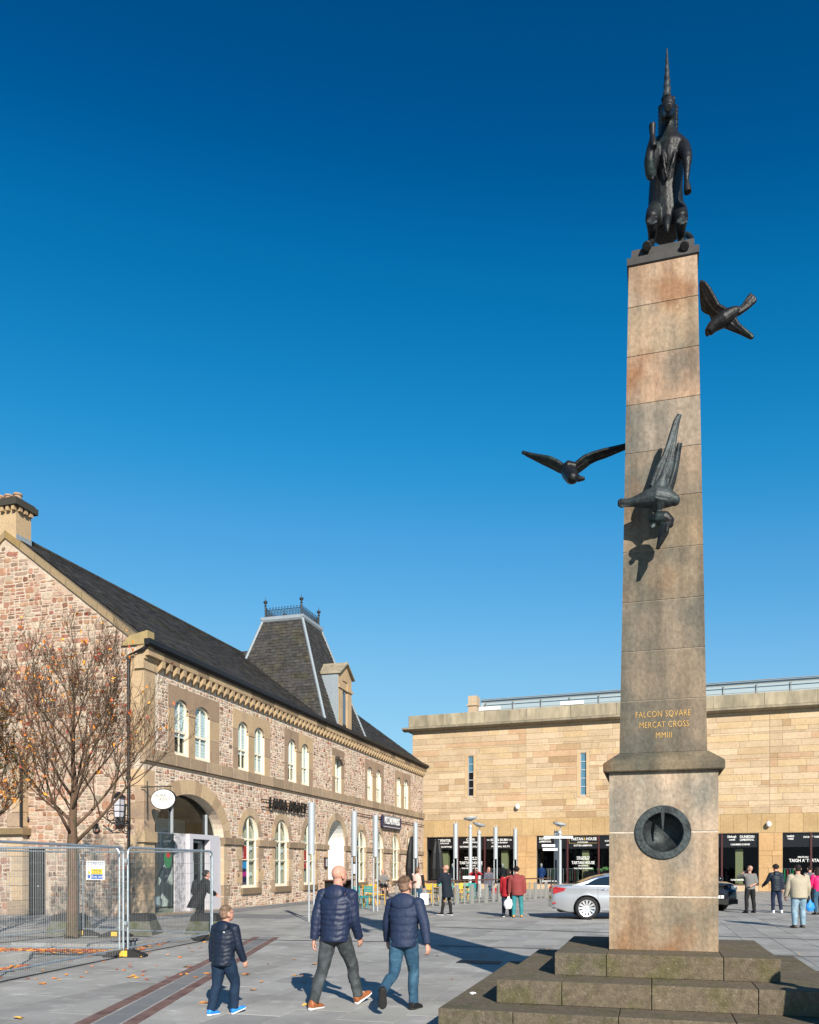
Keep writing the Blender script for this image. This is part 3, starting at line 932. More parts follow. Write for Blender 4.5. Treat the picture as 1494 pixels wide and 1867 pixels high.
# windows
def sash(u0, u1, vs, va, low, flowers=False):
    fr = MB(); w0, w1 = -.15, -.07; t = .08
    fr.fbox(FA, u0, u0 + t, 5.66, vs, w0, w1); fr.fbox(FA, u1 - t, u1, 5.66, vs, w0, w1)
    fr.fbox(FA, u0 + t, u1 - t, 5.66, 5.80, w0, w1); fr.fbox(FA, u0 + t, u1 - t, 6.50, 6.58, w0 - .01, w1 - .012)
    c_ = (u0 + u1) / 2; a = (u1 - u0) / 2
    fr.fbox(FA, c_ - .018, c_ + .018, 6.58, vs + (va - vs) * .8, w0, w1 - .02)
    fr.fbox(FA, c_ - .014, c_ + .014, 5.8, 6.5, w0, w1 - .02)
    for k in range(8):
        p = [(c_ + a * math.cos(PI * x / 8), vs + (va - vs) * math.sin(PI * x / 8)) for x in (k, k + 1)]
        i_ = [(c_ + (a - t) * math.cos(PI * x / 8), vs + (va - vs - t) * math.sin(PI * x / 8)) for x in (k, k + 1)]
        fr.prism(FA, [p[0], p[1], i_[1], i_[0]], w0, w1)
    fo = fr.build('window', M_cream, bl)
    g = MB(); g.prism(FA, seg_pts(u0 + t * .5, u1 - t * .5, 5.7, vs, va - .03), -.12, -.116); g.build('pane', M_glass, fo)
    b = MB()
    b.prism(FA, seg_pts(u0 + .03, u1 - .03, 6.35, vs, va - .02), -.175, -.165); b.build('blind', M_blind, fo)
    b = MB()
    if low == 0:
        b.fbox(FA, u0, u1, 5.6, 6.4, -.26, -.24); mm = M_dark
    else:
        b.prism(FA, [(u0, 5.6), (u1, 5.6), (u1, 6.4), (u0 + .35, 6.4), (u0 + .15, 6.1)], -.20, -.19); mm = M_blind
    b.build('curtain', mm, fo)
    b = MB(); b.fbox(FA, u0 - .1, u1 + .1, 5.6, 7.75, -.60, -.55); b.build('backing', M_room, fo)
for i, q in enumerate(upper):
    sash(q[0], q[1], VSPR, VAP, 0 if i != 3 else 1); sash(q[2], q[3], VSPR, VAP, 1 if i < 3 else 0)
sash(single[0], single[1], 7.58, 7.62, 0)
mb = MB(); mb.hexa([FA(41.1, 7.45, .25), FA(41.99, 7.45, .25), FA(41.99, 7.47, .25), FA(41.1, 7.47, .25), FA(41.1, 7.58, -.15), FA(41.99, 7.58, -.15), FA(41.99, 7.6, -.15), FA(41.1, 7.6, -.15)])
mb.build('open_hopper_light', M_maroon, bl)
M_red = plain('red_poster', (.55, .03, .03)); M_blue = plain('blue_poster', (.05, .3, .6)); M_pink = plain('pink_poster', (.6, .03, .25)); M_navyp = plain('navy_poster', (.03, .02, .08))
def arch_window(uc, a, idx):
    w0, w1 = -.17, -.08; t = .09
    fr = MB()
    fr.fbox(FA, uc - a, uc - a + t, SILL, SP, w0, w1); fr.fbox(FA, uc + a - t, uc + a, SILL, SP, w0, w1)
    fr.fbox(FA, uc - a + t, uc + a - t, SILL, SILL + .12, w0, w1)
    fr.fbox(FA, uc - a + t, uc + a - t, 2.80, 2.88, w0, w1 - .01)
    fr.fbox(FA, uc - a + t, uc + a - t, 1.96, 2.0, w0, w1 - .012)
    fr.fbox(FA, uc - .03, uc + .03, SILL + .12, SP + AB - .03, w0 + .01, w1 - .004)
    for k in range(12):
        p = [(uc + a * math.cos(PI * x / 12), SP + AB * math.sin(PI * x / 12)) for x in (k, k + 1)]
        i_ = [(uc + (a - t) * math.cos(PI * x / 12), SP + (AB - t) * math.sin(PI * x / 12)) for x in (k, k + 1)]
        fr.prism(FA, [p[0], p[1], i_[1], i_[0]], w0, w1)
    fo = fr.build('window', M_cream, bl)
    g = MB(); g.prism(FA, arch_pts(uc, a - .03, SP, AB - .03, 12, SILL + .05), -.13, -.126); g.build('pane', M_glass, fo)
    b = MB(); b.prism(FA, arch_pts(uc, a - .02, SP, AB - .02, 12, SILL - .1), -.42, -.38)
    for e in (-1, 1): b.fbox(FA, uc + e * (a + .01) - .01, uc + e * (a + .01) + .01, SILL - .2, 3.4, -.40, -.38)
    b.build('backing', M_board if idx < 3 else M_room, fo)
    if idx < 3:
        b = MB(); b.fbox(FA, uc + .02, uc + a - .02, SILL, 2.8, -.30, -.28); b.prism(FA, [(uc + .05, 2.8), (uc + a - .05, 2.8), (uc + a - .1, 3.2), (uc + a * .5, 3.4), (uc + .1, 3.2)], -.30, -.28)
        b.build('display_panel', M_board, fo)
        b = MB()
        for z in (2.35, 1.55) if idx else (2.4, 1.3): 
            b.fbox(FA, uc + .28, uc + .55, z, z + .14, -.279, -.20); b.fbox(FA, uc + .33, uc + .42, z - .07, z, -.278, -.22)
        b.build('display_shelf', M_white, fo)
    if idx in (0, 2):
        seq = [(M_red, 1.95, 2.55), (M_blue, 1.6, 1.92), (M_navyp, 1.48, 1.58), (M_pink, 1.28, 1.47), (M_navyp, .93, 1.27)] if idx == 0 else [(M_red, 2.0, 2.5), (M_red, 1.6, 1.95)]
        for mm, z0, z1 in seq:
            b = MB(); b.fbox(FA, uc - a + .09, uc - .04, z0, z1, -.165, -.155); b.build('poster', mm, fo)
        text('poster_lettering', 'SALE' if 0 else '50%', .24, face_matrix(FA, uc - .37, 2.25, -.154) @ Matrix.Rotation(R(90), 4, 'Z'), M_wtext, fo, .002)
    if idx == 1:
        b = MB(); b.prism(FA, [(uc - a + .08, SILL + .12), (uc - .15, SILL + .12), (uc - .28, 2.0), (uc - a + .08, 2.75)], -.32, -.31); b.build('display_panel', M_navyp, fo)
    if idx >= 3:
        b = MB()
        for e in (0, 1): b.prism(FA, [(uc - a + .1 + e * a, 1.4), (uc - .05 + e * a, 2.1), (uc - .05 + e * a, 2.15), (uc - a + .1 + e * a, 1.45)], -.4, -.38)
        b.build('display_panel', M_dark, fo)
    sb = MB(); sb.col = (.5, .46, .42); sb.cbox(FA, uc - a - .12, uc + a + .16, SILL - .27, SILL - .004, -.2, .10, .012); sb.build('sill', M_ashlar, bl)
for i, (uc, a) in enumerate(arches): arch_window(uc, a, i)

# white-lined passage arch
mb = MB()
mb.fbox(FA, DOOR[0] - 1.27, DOOR[0] - 1.22, 0, 2.9, -1.6, -.06)
mb.fbox(FA, DOOR[0] + 1.22, DOOR[0] + 1.27, 0, 2.9, -1.6, -.06)
mb.prism(FA, arch_pts(DOOR[0], 1.26, DOOR[2], 1.43, 16, 0), -1.65, -1.6)
arc = arch_pts(DOOR[0], 1.26, DOOR[2], 1.43, 16)
for p, q in zip(arc, arc[1:]): mb.prism(FA, [p, q, (q[0] + (DOOR[0] - q[0]) * .02, q[1] + .02), (p[0] + (DOOR[0] - p[0]) * .02, p[1] + .02)], -1.6, -.06)
mb.build('passage_lining', M_white_panel, bl)
mb = MB(); mb.fbox(FA, DOOR[0] - .95, DOOR[0] - .7, 1.28, 1.36, -1.6, -1.57); mb.build('letter_box', M_black, bl)
mb = MB(); mb.fbox(FA, 39.55, 39.85, 1.62, 2.18, .02, .09); mb.build('intercom_box', M_black, bl)
mb = MB(); mb.fbox(FA, 39.6, 39.8, 1.7, 2.1, .09, .094); mb.build('menu_board', M_grey_panel, bl)

# glazed shop arch
bw0 = BIG[0]
mb = MB(); mb.prism(FA, arch_pts(bw0, 2.37, BIG[2], BIG[3] - .02, 24, .02), -.40, -.39); mb.build('glazed_screen', M_glass, bl)
mb = MB(); mb.fbox(FA, 24.4, 30.2, -.05, 4.6, -5.0, -4.9); mb.fbox(FA, 24.35, 24.4, 0, 4.6, -5, -.5); mb.fbox(FA, 30.2, 30.25, 0, 4.6, -5, -.5); mb.fbox(FA, 24.4, 30.2, 4.5, 4.6, -5, -.5)
mb.build('shop_interior', M_dark, bl)
mb = MB(); mb.fbox(FA, 24.4, 30.2, .0, .03, -5, -.46); mb.build('shop_floor', M_board, bl)
mb = MB()
mb.fbox(FA, 26.9, 29.1, 2.72, 2.9, -.36, -.12); mb.fbox(FA, 26.9, 27.12, .02, 2.72, -.36, -.12); mb.fbox(FA, 28.35, 29.17, .02, 2.72, -.36, -.12)
mb.build('door_surround', M_grey_panel, bl)
mb = MB(); mb.fbox(FA, 26.2, 26.88, .02, 2.9, -.36, -.30); mb.build('marble_panel', M_marble, bl)
for q in ((26.02, 26.08, 2.9, 4.2), (24.5, 26.2, 2.85, 2.9), (28.4, 28.46, 2.9, 3.7)): mb = MB(); mb.fbox(FA, *q, -.38, -.3); mb.build('screen_bar', M_lampgrey, bl)
dr = MB(); dr.fbox(FA, 27.14, 27.2, .05, 2.68, -.5, -.45); dr.fbox(FA, 28.26, 28.32, .05, 2.68, -.5, -.45); dr.fbox(FA, 27.2, 28.26, 2.6, 2.68, -.5, -.45)
do = dr.build('door', M_lampgrey, bl)
mb = MB(); mb.tube([FA(27.35, .6, -.42), FA(27.35, 1.9, -.42)], .02); mb.tube([FA(27.6, .6, -.42), FA(27.6, 1.9, -.42)], .02); mb.build('handle', M_white, do)
mb = MB(); mb.prism(FA, [(27.2, .6), (28.3, 2.1), (28.3, 2.4), (27.2, .9)], -1.9, -1.8); mb.fbox(FA, 28.0, 30.1, .1, 3.6, -2.4, -2.3); mb.build('stair_panel', M_white_panel, bl)
M_green = plain('green_sign', (.03, .2, .07))
mb = MB(); mb.prism(FA, [(25.86 + .22 * math.cos(2 * PI * k / 20), 1.98 + .36 * math.sin(2 * PI * k / 20)) for k in range(20)], -.39, -.37); mb.build('hanging_disc', M_green, bl)
mb = MB(); mb.prism(FA, [(25.86 + .13 * math.cos(2 * PI * k / 20), 2.1 + .1 * math.sin(2 * PI * k / 20)) for k in range(20)], -.37, -.366); mb.build('hanging_disc', M_red, bl)
M_mustard = plain('mustard_cloth', (.42, .26, .06)); M_grass = plain('green_cloth', (.12, .16, .09))
mb = MB(); mb.ell(FA(25.45, 1.35, -.9), (.18, .2, .5), wob=.5); mb.ell(FA(25.35, .75, -.95), (.16, .25, .3), wob=.4); mb.build('window_display', M_mustard, bl)
mb = MB(); mb.ell(FA(24.9, 1.05, -.8), (.16, .26, .14), wob=.5); mb.build('window_display', M_board, bl)
mb = MB(); mb.prism(FA, [(25.5, .3), (25.85, .3), (25.8, .62), (25.5, .6)], -.7, -.68); mb.build('price_card', M_white, bl)
mb = MB(); mb.col = (.9, .85, .75); mb.fbox(FA, 24.4, 29.18, -.05, .016, -.4, .15); mb.build('threshold', M_ashlar, bl)

# gable door, pattress plates
mb = MB()
for k in range(6): mb.fbox(GA, -21.27 + k * .172, -21.27 + k * .172 + .166, 0, 2.29, -.2, -.16)
dd = mb.build('door', plain('black_door_boards', (.02, .02, .022), .5), bl)
mb = MB(); mb.ell(GA(-20.4, 1.0, .17), (.03, .03, .03)); mb.build('handle', M_lampgrey, dd)

# coping along the gable
for (x0, z0, x1, z1) in ((XF + .15, EV + .12, RX, RZ), (RX, RZ, XB - .15, EV + .12)):
    n = 9
    for k in range(n):
        xa, xb = x0 + (x1 - x0) * k / n, x0 + (x1 - x0) * (k + 1) / n
        za, zb = z0 + (z1 - z0) * k / n, z0 + (z1 - z0) * (k + 1) / n
        mb = MB(); mb.col = random.choice([(.60, .58, .5), (.52, .51, .45), (.66, .62, .53), (.62, .54, .32)])
        mb.prism(GA, [(xa, za - .26), (xb - .01, zb - .26), (xb - .01, zb - .005), (xa, za - .005)], -.28, .07)
        mb.build('coping_stone', M_ashlar, bl)
mb = MB(); mb.col = (.8, .78, .55)
mb.hexa([GA(XF - .85, 9.1, .09), GA(XF + .2, 9.1, .09), GA(XF + .2, 9.1, -.3), GA(XF - .85, 9.1, -.3), GA(XF - .5, 9.42, .09), GA(XF + .2, 9.55, .09), GA(XF + .2, 9.55, -.3), GA(XF - .5, 9.42, -.3)])
mb.build('skew_putt', M_ashlar, bl)

# roof slates
def slates(mb, p00, p10, p01, p11, cw_, ch_, up=.012, jit=.35, clip=None):
    """slates over the quad p00-p10 (eaves) / p01-p11 (top)"""
    p00, p10, p01, p11 = map(V, (p00, p10, p01, p11))
    n = (p10 - p00).cross(p01 - p00).normalized()
    H = ((p01 - p00).length + (p11 - p10).length) / 2
    rows = max(1, int(H / ch_))
    for j in range(rows):
        t0, t1 = j / rows, (j + 1) / rows
        a, b = p00.lerp(p01, t0), p10.lerp(p11, t0)
        c_, d = p00.lerp(p01, t1), p10.lerp(p11, t1)
        L = (b - a).length
        m = max(1, int(L / cw_))
        off = .5 * (j % 2)
        for i in range(-1, m + 1):
            s0, s1 = (i + off) / m, (i + 1 + off) / m
            s0, s1 = max(0, s0), min(1, s1)
            if s1 - s0 < .1 / m: continue
            if clip and clip(a.lerp(b, (s0 + s1) / 2)): continue
            h = up * (1 + random.uniform(-jit, jit) * 1.6)
            g = .004 / max(L, .1)
            sag = random.uniform(0, .012)
            q = [a.lerp(b, s0 + g) - (c_ - a).normalized() * sag, a.lerp(b, s1 - g) - (c_ - a).normalized() * sag, c_.lerp(d, s1 - g), c_.lerp(d, s0 + g)]
            mb.col = (lambda g_: (g_ * random.uniform(.95, 1.08), g_, g_ * random.uniform(.9, 1.05)))(random.choice((.8, .9, 1, 1, 1.1, 1.25)))
            v0 = [mb.vert(q[0] + n * h), mb.vert(q[1] + n * h), mb.vert(q[2] + n * .001), mb.vert(q[3] + n * .001), mb.vert(q[0] - n * .002), mb.vert(q[1] - n * .002)]
            mb.face((v0[0], v0[1], v0[2], v0[3])); mb.face((v0[4], v0[5], v0[1], v0[0]))
off0 = V((XF, YG, 0))
E0 = V((XF + .3, YG + .2, 9.16)) - off0; E1 = V((XF + .3, YE + .2, 9.16)) - off0
T0 = V((RX, YG + .2, RZ)) - off0; T1 = V((RX, YE + .2, RZ)) - off0
mb = MB()
mb.hexa([E0 - V((0, 0, .03)), E1 - V((0, 0, .03)), T1 - V((0, 0, .03)), T0 - V((0, 0, .03)), E0 - V((0, 0, .2)), E1 - V((0, 0, .2)), T1 - V((0, 0, .2)), T0 - V((0, 0, .2))])
W0 = V((XB - .3, YG + .2, 9.16)) - off0; W1 = V((XB - .3, YE + .2, 9.16)) - off0
mb.hexa([W0, W1, T1, T0, W0 - V((0, 0, .2)), W1 - V((0, 0, .2)), T1 - V((0, 0, .2)), T0 - V((0, 0, .2))])
rf = mb.build('roof', M_slate, bl)
mb = MB(); slates(mb, E0, E1, T0, T1, .30, .21, .016)
mb.build('roof_slates', M_slate, rf, fix=False, kind='stuff')
mb = MB(); mb.tube([T0 + V((0, 0, .02)), T1 + V((0, 0, .02))], .09, 8); mb.build('ridge_capping', M_slate, rf)
# chimney
ch = MB(); ch.col = (1.05, .98, .86)
ch.box(-22.6 - XF, -21.5 - XF, 0.012, .75, 12.9, 14.38)
co = ch.build('chimney', M_ashlar, rf)
mb = MB(); mb.col = (.95, .85, .72)
for k in range(5): mb.box(-22.55 + k * .24 - XF, -22.43 + k * .24 - XF, -.12, 0, 14.22, 14.38)
for k in range(3): mb.box(-21.5 - XF, -21.38 - XF, .06 + k * .26, .2 + k * .26, 14.22, 14.38)
mb.build('chimney_corbels', M_ashlar, rf)
mb = MB(); mb.box(-22.75 - XF, -21.33 - XF, -.17, .92, 14.385, 14.60); mb.box(-22.7 - XF, -21.4 - XF, -.1, .85, 14.60, 14.68); mb.build('chimney_cap', mat('sooty_stone', (.05, .045, .035), .95, bump=.4), rf)
mb = MB(); mb.box(-21.6 - XF, -21.488 - XF, .02, .77, 12.9, 13.42); mb.build('lead_flashing', M_lead, rf)
M_pot = mat('clay_pot', (.42, .24, .15), .9, c2=(.3, .27, .2), s2=2)
for x in (-22.45, -22.1, -21.72):
    mb = MB(); c_ = V((x - XF, .35, 14.68)); n = 14
    mb.rings([[c_ + V((r_ * math.cos(2 * PI * k / n), r_ * math.sin(2 * PI * k / n), z)) for k in range(n)] for r_, z in ((.14, 0), (.13, .22), (.16, .24), (.16, .30), (.11, .30), (.1, .1))])
    mb.build('chimney_pot', M_pot, rf)
# cross wing behind the ridge
mb = MB()
mb.prism(LF((0, 41.5, 0), (0, 1, 0), (-1, 0, 0)), [(-4, 10), (4, 10), (0, 13.75)], 20.0, 27)
mb.build('rear_wing_roof', M_slate, bl, kind=None)

# mansard tower
tw_y0, tw_y1 = 39.1, 45.3
bx0, bx1 = -22.3, XF + .25
tx0, tx1, ty0, ty1, tz = -20.44, -18.1, 40.9, 43.5, 15.15
q_ = lambda x, y, z: V((x, y, z)) - off0
B = [q_(bx1, tw_y0, 9.2), q_(bx1, tw_y1, 9.2), q_(bx0, tw_y1, 9.2), q_(bx0, tw_y0, 9.2)]
Tt = [q_(tx1, ty0, tz), q_(tx1, ty1, tz), q_(tx0, ty1, tz), q_(tx0, ty0, tz)]
mb = MB(); mb.rings([B, Tt]); tw = mb.build('tower_roof', M_slate, bl)
mb = MB()
slates(mb, B[0], B[1], Tt[0], Tt[1], .30, .19, .02)
slates(mb, B[3], B[0], Tt[3], Tt[0], .30, .19, .02)
mb.build('roof_slates', M_slate, tw, fix=False, kind='stuff')
mb = MB()
for k in range(4):
    mb.tube([B[k], Tt[k]], .08, 6)
    d_ = (Tt[k] - B[k]).normalized()
for k in range(4): mb.tube([Tt[k], Tt[(k + 1) % 4]], .12, 6)
mb.build('lead_hip', M_lead, tw)
mb = MB(); x0_, x1_, y0_, y1_ = tx0 - XF, tx1 - XF, ty0 - YG, ty1 - YG
mb.box(x0_ - .1, x1_ + .1, y0_ - .1, y1_ + .1, tz + .02, tz + .16); mb.build('tower_cap', M_lead, tw)
mb = MB(); z0 = tz + .16
C4 = [V((x0_ + .1, y0_ + .1, z0)), V((x1_ - .1, y0_ + .1, z0)), V((x1_ - .1, y1_ - .1, z0)), V((x0_ + .1, y1_ - .1, z0))]
for k in range(4):
    a, b = C4[k], C4[(k + 1) % 4]
    mb.tube([a, a + V((0, 0, .75))], .045, 6)
    for hh in (.05, .42): mb.tube([a + V((0, 0, hh)), b + V((0, 0, hh))], .018, 4)
    n = 12
    for i in range(1, n * 2):
        p = a.lerp(b, i / (n * 2)); mb.tube([p, p + V((0, 0, .42))], .011, 4)
    for i in range(n):
        p = a.lerp(b, (i + .5) / n)
        mb.tube([p + V((0, 0, .42)), p + V((0, 0, .54))], .012, 4); mb.ell(p + V((0, 0, .52)), (.035, .035, .05), nu=6, nv=4)
        dq = (b - a) / n * .5
        for zz in (.14, .3):
            mb.tube([p - dq * .9 + V((0, 0, zz)), p + V((0, 0, zz + .09)), p + dq * .9 + V((0, 0, zz)), p + V((0, 0, zz - .09)), p - dq * .9 + V((0, 0, zz))], .012, 4)
    mb.tube([a + V((0, 0, .75)), a + V((0, 0, 1.15))], [.03, .008], 6)
    mb.ell(a + V((0, 0, .68)), (.08, .08, .04), nu=8, nv=5); mb.ell(a + V((0, 0, .86)), (.10, .10, .09), nu=8, nv=5)
    for dx, dy in ((1, 0), (-1, 0), (0, 1), (0, -1)): mb.tube([a + V((0, 0, .8)), a + V((dx * .13, dy * .13, .88)), a + V((dx * .06, dy * .06, .95))], .018, 4)
mb.build('iron_cresting', M_iron, tw)
# dormer on the tower
DX = XF + .29
FD = LF((DX, 0, 0), (0, 1, 0), (1, 0, 0))
d0, d1 = 40.9, 42.85
do = MB(); do.col = (1.05, .97, .85)
do.fbox(FD, d0, d0 + .6, 9.25, 11.75, -.6, 0); do.fbox(FD, d1 - .6, d1, 9.25, 11.75, -.6, 0)
do.fbox(FD, d0 + .6, d1 - .6, 11.3, 11.75, -.6, -.05)
do.prism(FD, [(d0, 11.75), (d1, 11.75), (d1, 12.0), ((d0 + d1) / 2, 12.7), (d0, 12.0)], -.6, 0)
do.fbox(FD, d0 - .06, d0 + .75, 11.25, 11.4, -.01, .07); do.fbox(FD, d1 - .75, d1 + .06, 11.25, 11.4, -.01, .07)
dm = do.build('dormer', M_ashlar, bl)
mb = MB(); mb.fbox(FD, d0 + .6, d1 - .6, 9.25, 11.3, -.18, -.12); mb.build('dormer_shutter', plain('slate_blue_boards', (.10, .16, .22)), dm)
mb = MB(); mb.prism(FD, [(d0 - .13, 11.98), ((d0 + d1) / 2, 12.70), (d1 + .13, 11.98), (d1 + .13, 12.07), ((d0 + d1) / 2, 12.80), (d0 - .13, 12.07)], -2.2, .16); mb.build('dormer_roof', M_mall_dark, dm)
for q in ((d0 - .05, d0), (d1, d1 + .05)): mb = MB(); mb.fbox(FD, q[0], q[1], 9.3, 12.0, -2.2, -.02); mb.build('dormer_cheek', M_lead, dm)

# ---- lettering and brackets on the old building
FW = Frame((XF, 0, 0), (0, 1, 0), (1, 0, 0))
GW = Frame((0, YG, 0), (1, 0, 0), (0, -1, 0))
ls = empty('shop_sign', (XF, 34.9, 4.45), 0, 'black metal letters LAURA ASHLEY on two rods above the arched windows', 'sign')
FS = Frame((0, 0, 0), (0, 1, 0), (1, 0, 0))
text('letters', 'LAURA ASHLEY', .66, face_matrix(FS, 0.05, .03, .16), M_black, ls, .035, .86, .012, space=1.04)
mb = MB()
for z in (-.16, .16): mb.tube([FS(-2.6, z, .11), FS(2.5, z, .11)], .022, 6)
for u in (-2.5, -1.2, 0, 1.2, 2.4):
    for z in (-.16, .16): mb.tube([FS(u, z, 0), FS(u, z, .11)], .015, 5)
mb.build('rods', M_black, ls)
ps = empty('shop_sign', (XF, 50.6, 4.55), 0, 'navy hanging board reading PIZZAEXPRESS in white on a long dark rod', 'sign')
mb = MB()
mb.prism(FS, [(-2.0, -.32), (-1.85, -.42), (1.85, -.42), (2.0, -.32), (2.0, .3), (1.85, .42), (-1.85, .42), (-2.0, .3)], .10, .2)
mb.build('sign_board', plain('navy_sign', (.02, .025, .07), .4), ps)
text('letters', 'PIZZAEXPRESS', .60, face_matrix(FS, 0, .06, .205), M_wtext, ps, .01, .82, .014)
mb = MB(); mb.fbox(FS, -1.8, 1.8, -.33, -.30, .2, .206); mb.fbox(FS, -1.8, 1.8, .35, .37, .2, .206); mb.build('sign_line', M_wtext, ps)
mb = MB()
for z in (.2,): mb.tube([FS(-7.2, z, .12), FS(8, z, .12)], .03, 6)
for u in (-7, -3, 3.5, 7.8): mb.tube([FS(u, .2, 0), FS(u, .2, .12)], .02, 5)
mb.build('rods', M_maroon, ps)

osg = empty('oval_sign', (-15.45, 23.7, 3.9), 0, 'white oval hanging sign on a black bracket at the near corner of the stone building', 'sign')
FO = Frame((0, 0, 0), (1, 0, 0), (0, -1, 0))
el = lambda a, b: [(a * math.cos(2 * PI * k / 32), b * math.sin(2 * PI * k / 32)) for k in range(32)]
mb = MB(); mb.prism(FO, el(.47, .345), -.035, .035); mb.build('sign_rim', M_gutter, osg)
mb = MB(); mb.prism(FO, el(.445, .32), -.04, .04); mb.build('sign_board', mat('cream_sign', (.74, .72, .66), .5, var=0), osg)
text('letters', 'ASHLEY', .15, face_matrix(FO, .12, .0, .044), mat('grey_lettering', (.25, .25, .25), .6, var=0), osg, .002)
text('letters', 'LAURA', .15, face_matrix(FO, -.12, .12, .044), bpy.data.materials['grey_lettering'], osg, .002)
mb = MB(); mb.tube([V((-.85, .0, .42)), V((.3, .0, .42))], .018, 6); mb.tube([V((-.25, 0, .42)), V((-.25, 0, .28))], .01, 5); mb.tube([V((.25, 0, .42)), V((.25, 0, .28))], .01, 5)
mb.tube([V((-.62, 0, .62)), V((-.62, 0, -.45))], .018, 6)
mb.build('bracket', M_black, osg)

wl = empty('wall_lantern', (-16.9, YG - .5, 3.4), 0, 'black iron lantern on a scrolled bracket beside the drainpipe on the gable', 'lantern')
mb = MB()
def scroll(c_, r, t0, t1, n=16, k=.6):
    return [c_ + V((r * (1 - k * i / n) * math.cos(t0 + (t1 - t0) * i / n), 0, r * (1 - k * i / n) * math.sin(t0 + (t1 - t0) * i / n))) for i in range(n + 1)]
mb.tube([V((0, .5, -.2)), V((0, 0, -.2)), V((0, -.1, -.1))], .025, 6)
mb.tube(scroll(V((-.3, 0, -.05)), .22, 0, 9), .018, 5); mb.tube(scroll(V((.25, 0, -.15)), .18, 3, 12), .018, 5)
mb.tube([V((-.7, 0, .0)), V((-.3, 0, -.27)), V((0, 0, -.25))], .018, 5)
mb.build('bracket', M_black, wl)
mb = MB()
for x in (-.13, .13):
    for y in (-.13, .13): mb.tube([V((x * .8, y * .8, -.1)), V((x, y, .55))], .014, 4)
for z in (.1, .3): mb.rings([[V((a * .13, b * .13, z)) for a, b in ((-1, -1), (1, -1), (1, 1), (-1, 1))], [V((a * .13, b * .13, z + .015)) for a, b in ((-1, -1), (1, -1), (1, 1), (-1, 1))]])
mb.rings([[V((a * .18, b * .18, .55)) for a, b in ((-1, -1), (1, -1), (1, 1), (-1, 1))], [V((a * .03, b * .03, .75)) for a, b in ((-1, -1), (1, -1), (1, 1), (-1, 1))]])
mb.build('lantern_frame', M_black, wl)
mb = MB(); mb.rings([[V((a * .1, b * .1, -.08)) for a, b in ((-1, -1), (1, -1), (1, 1), (-1, 1))], [V((a * .12, b * .12, .54)) for a, b in ((-1, -1), (1, -1), (1, 1), (-1, 1))]]); mb.build('lantern_glass', M_grey_panel, wl)
for x, z in ((-21.0, 3.35), (-18.1, 2.95)):
    mb = MB(); c_ = GW(x, z, .06)
    mb.tube(scroll(c_, .17, 1.2, 9.5, 22, .7), .028, 6)
    o = mb.build('scroll_tie_plate', M_black, label='black iron scroll tie plate on the gable wall, ' + ('left of the tree trunk' if x < -20 else 'right of the tree trunk'), cat='tie plate', group='iron scroll plates on the gable')

# low wing in front of the gable at the left edge
lw = empty('side_wing', (-20.97, 23.55, 0), 0, 'narrow wall of dressed blocks and rubble at the left edge with dark string course', 'building')
FL = Frame((0, 0, 0), (1, 0, 0), (0, -1, 0))
mb = MB(); mb.box(-6, 0, .0, .28, -.1, 5.6); mb.build('wall', M_mortar, lw)
lst = []
def okL(u0, u1, v0, v1):
    if u1 > -.5: u1 = -.5
    if v1 > 2.75 and v0 < 3.05: return None
    return (u0, u1, v0, v1) if u1 > u0 + .08 else None
for r in rubble(-3.2, 0, 0, 5.5, okL, .42, .26):
    mbx = MB(); lst.append(((r[1] - r[0]) * (r[3] - r[2]), FL, r, rcol(.1)))
lay_stones(lst, lw, M_rubble, 40)
v = 0; k = 0
while v < 5.4:
    if not (2.5 < v < 2.9):
        mb = MB(); mb.col = ash(.08); L_ = (.62, .42)[k % 2]
        mb.cbox(FL, -L_, .02, v + .004, v + .5, -.3, .03, .01); mb.build('quoin', M_ashlar, lw)
        mb = MB(); mb.col = ash(.08)
        mb.cbox(Frame((0, 0, 0), (0, 1, 0), (1, 0, 0)), .0, .27, v + .004, v + .5, -.3, .03, .01); mb.build('quoin', M_ashlar, lw)
    v += .51; k += 1
mb = MB(); mb.col = (.5, .46, .36); mb.cbox(FL, -6, .14, 2.78, 3.02, -.3, .16, .03); mb.build('string_course', M_ashlar, lw)
mb = MB(); mb.tube([V((.06, -.12, 5.5)), V((.06, -.12, 3.05))], .045, 8); mb.build('drain_pipe', M_gutter, lw)

# ================================================================== MALL
MA = R(3.5)
M0 = V((-18.3, 62.8, 0))
ml = empty('shopping_centre', M0, -MA, 'modern honey sandstone shopping centre with slit windows, heavy parapet and black shopfronts', 'building')
FM = Frame((0, 0, 0), (1, 0, 0), (0, -1, 0))
ud = V((math.cos(MA), -math.sin(MA), 0))
def mu(px):
    k = (px - 747) / 1500
    # (M0+ud u): lateral = k depth
    a = M0.x * cs + M0.y * sn - k * (-M0.x * sn + M0.y * cs)
    b = ud.x * cs + ud.y * sn - k * (-ud.x * sn + ud.y * cs)
    return -a / b
UE = 36.0
slits = [(mu(853.8), mu(863.7), 7.17, 10.32), (mu(1058.6), mu(1069.3), 7.0, 10.15)]
slits.append((slits[1][0] + 22, slits[1][1] + 22, 7.0, 10.15))
op = [(mu(778), mu(944)), (mu(978.5), mu(1384)), (mu(1427.5), UE - 1)]
ZL = 4.03; ZB = 5.36; ZC = 12.25; ZS = .46
mb = MB(); mb.box(0, UE, .0, .4, -.1, 13.2)
mw = mb.build('wall', M_mall, ml)
cm = MB()
for u0, u1, v0, v1 in slits: cm.box(u0, u1, -.5, .9, v0, v1)
for u0, u1 in op: cm.box(u0, u1, -.5, .9, ZS, ZL)
cut(mw, cm)
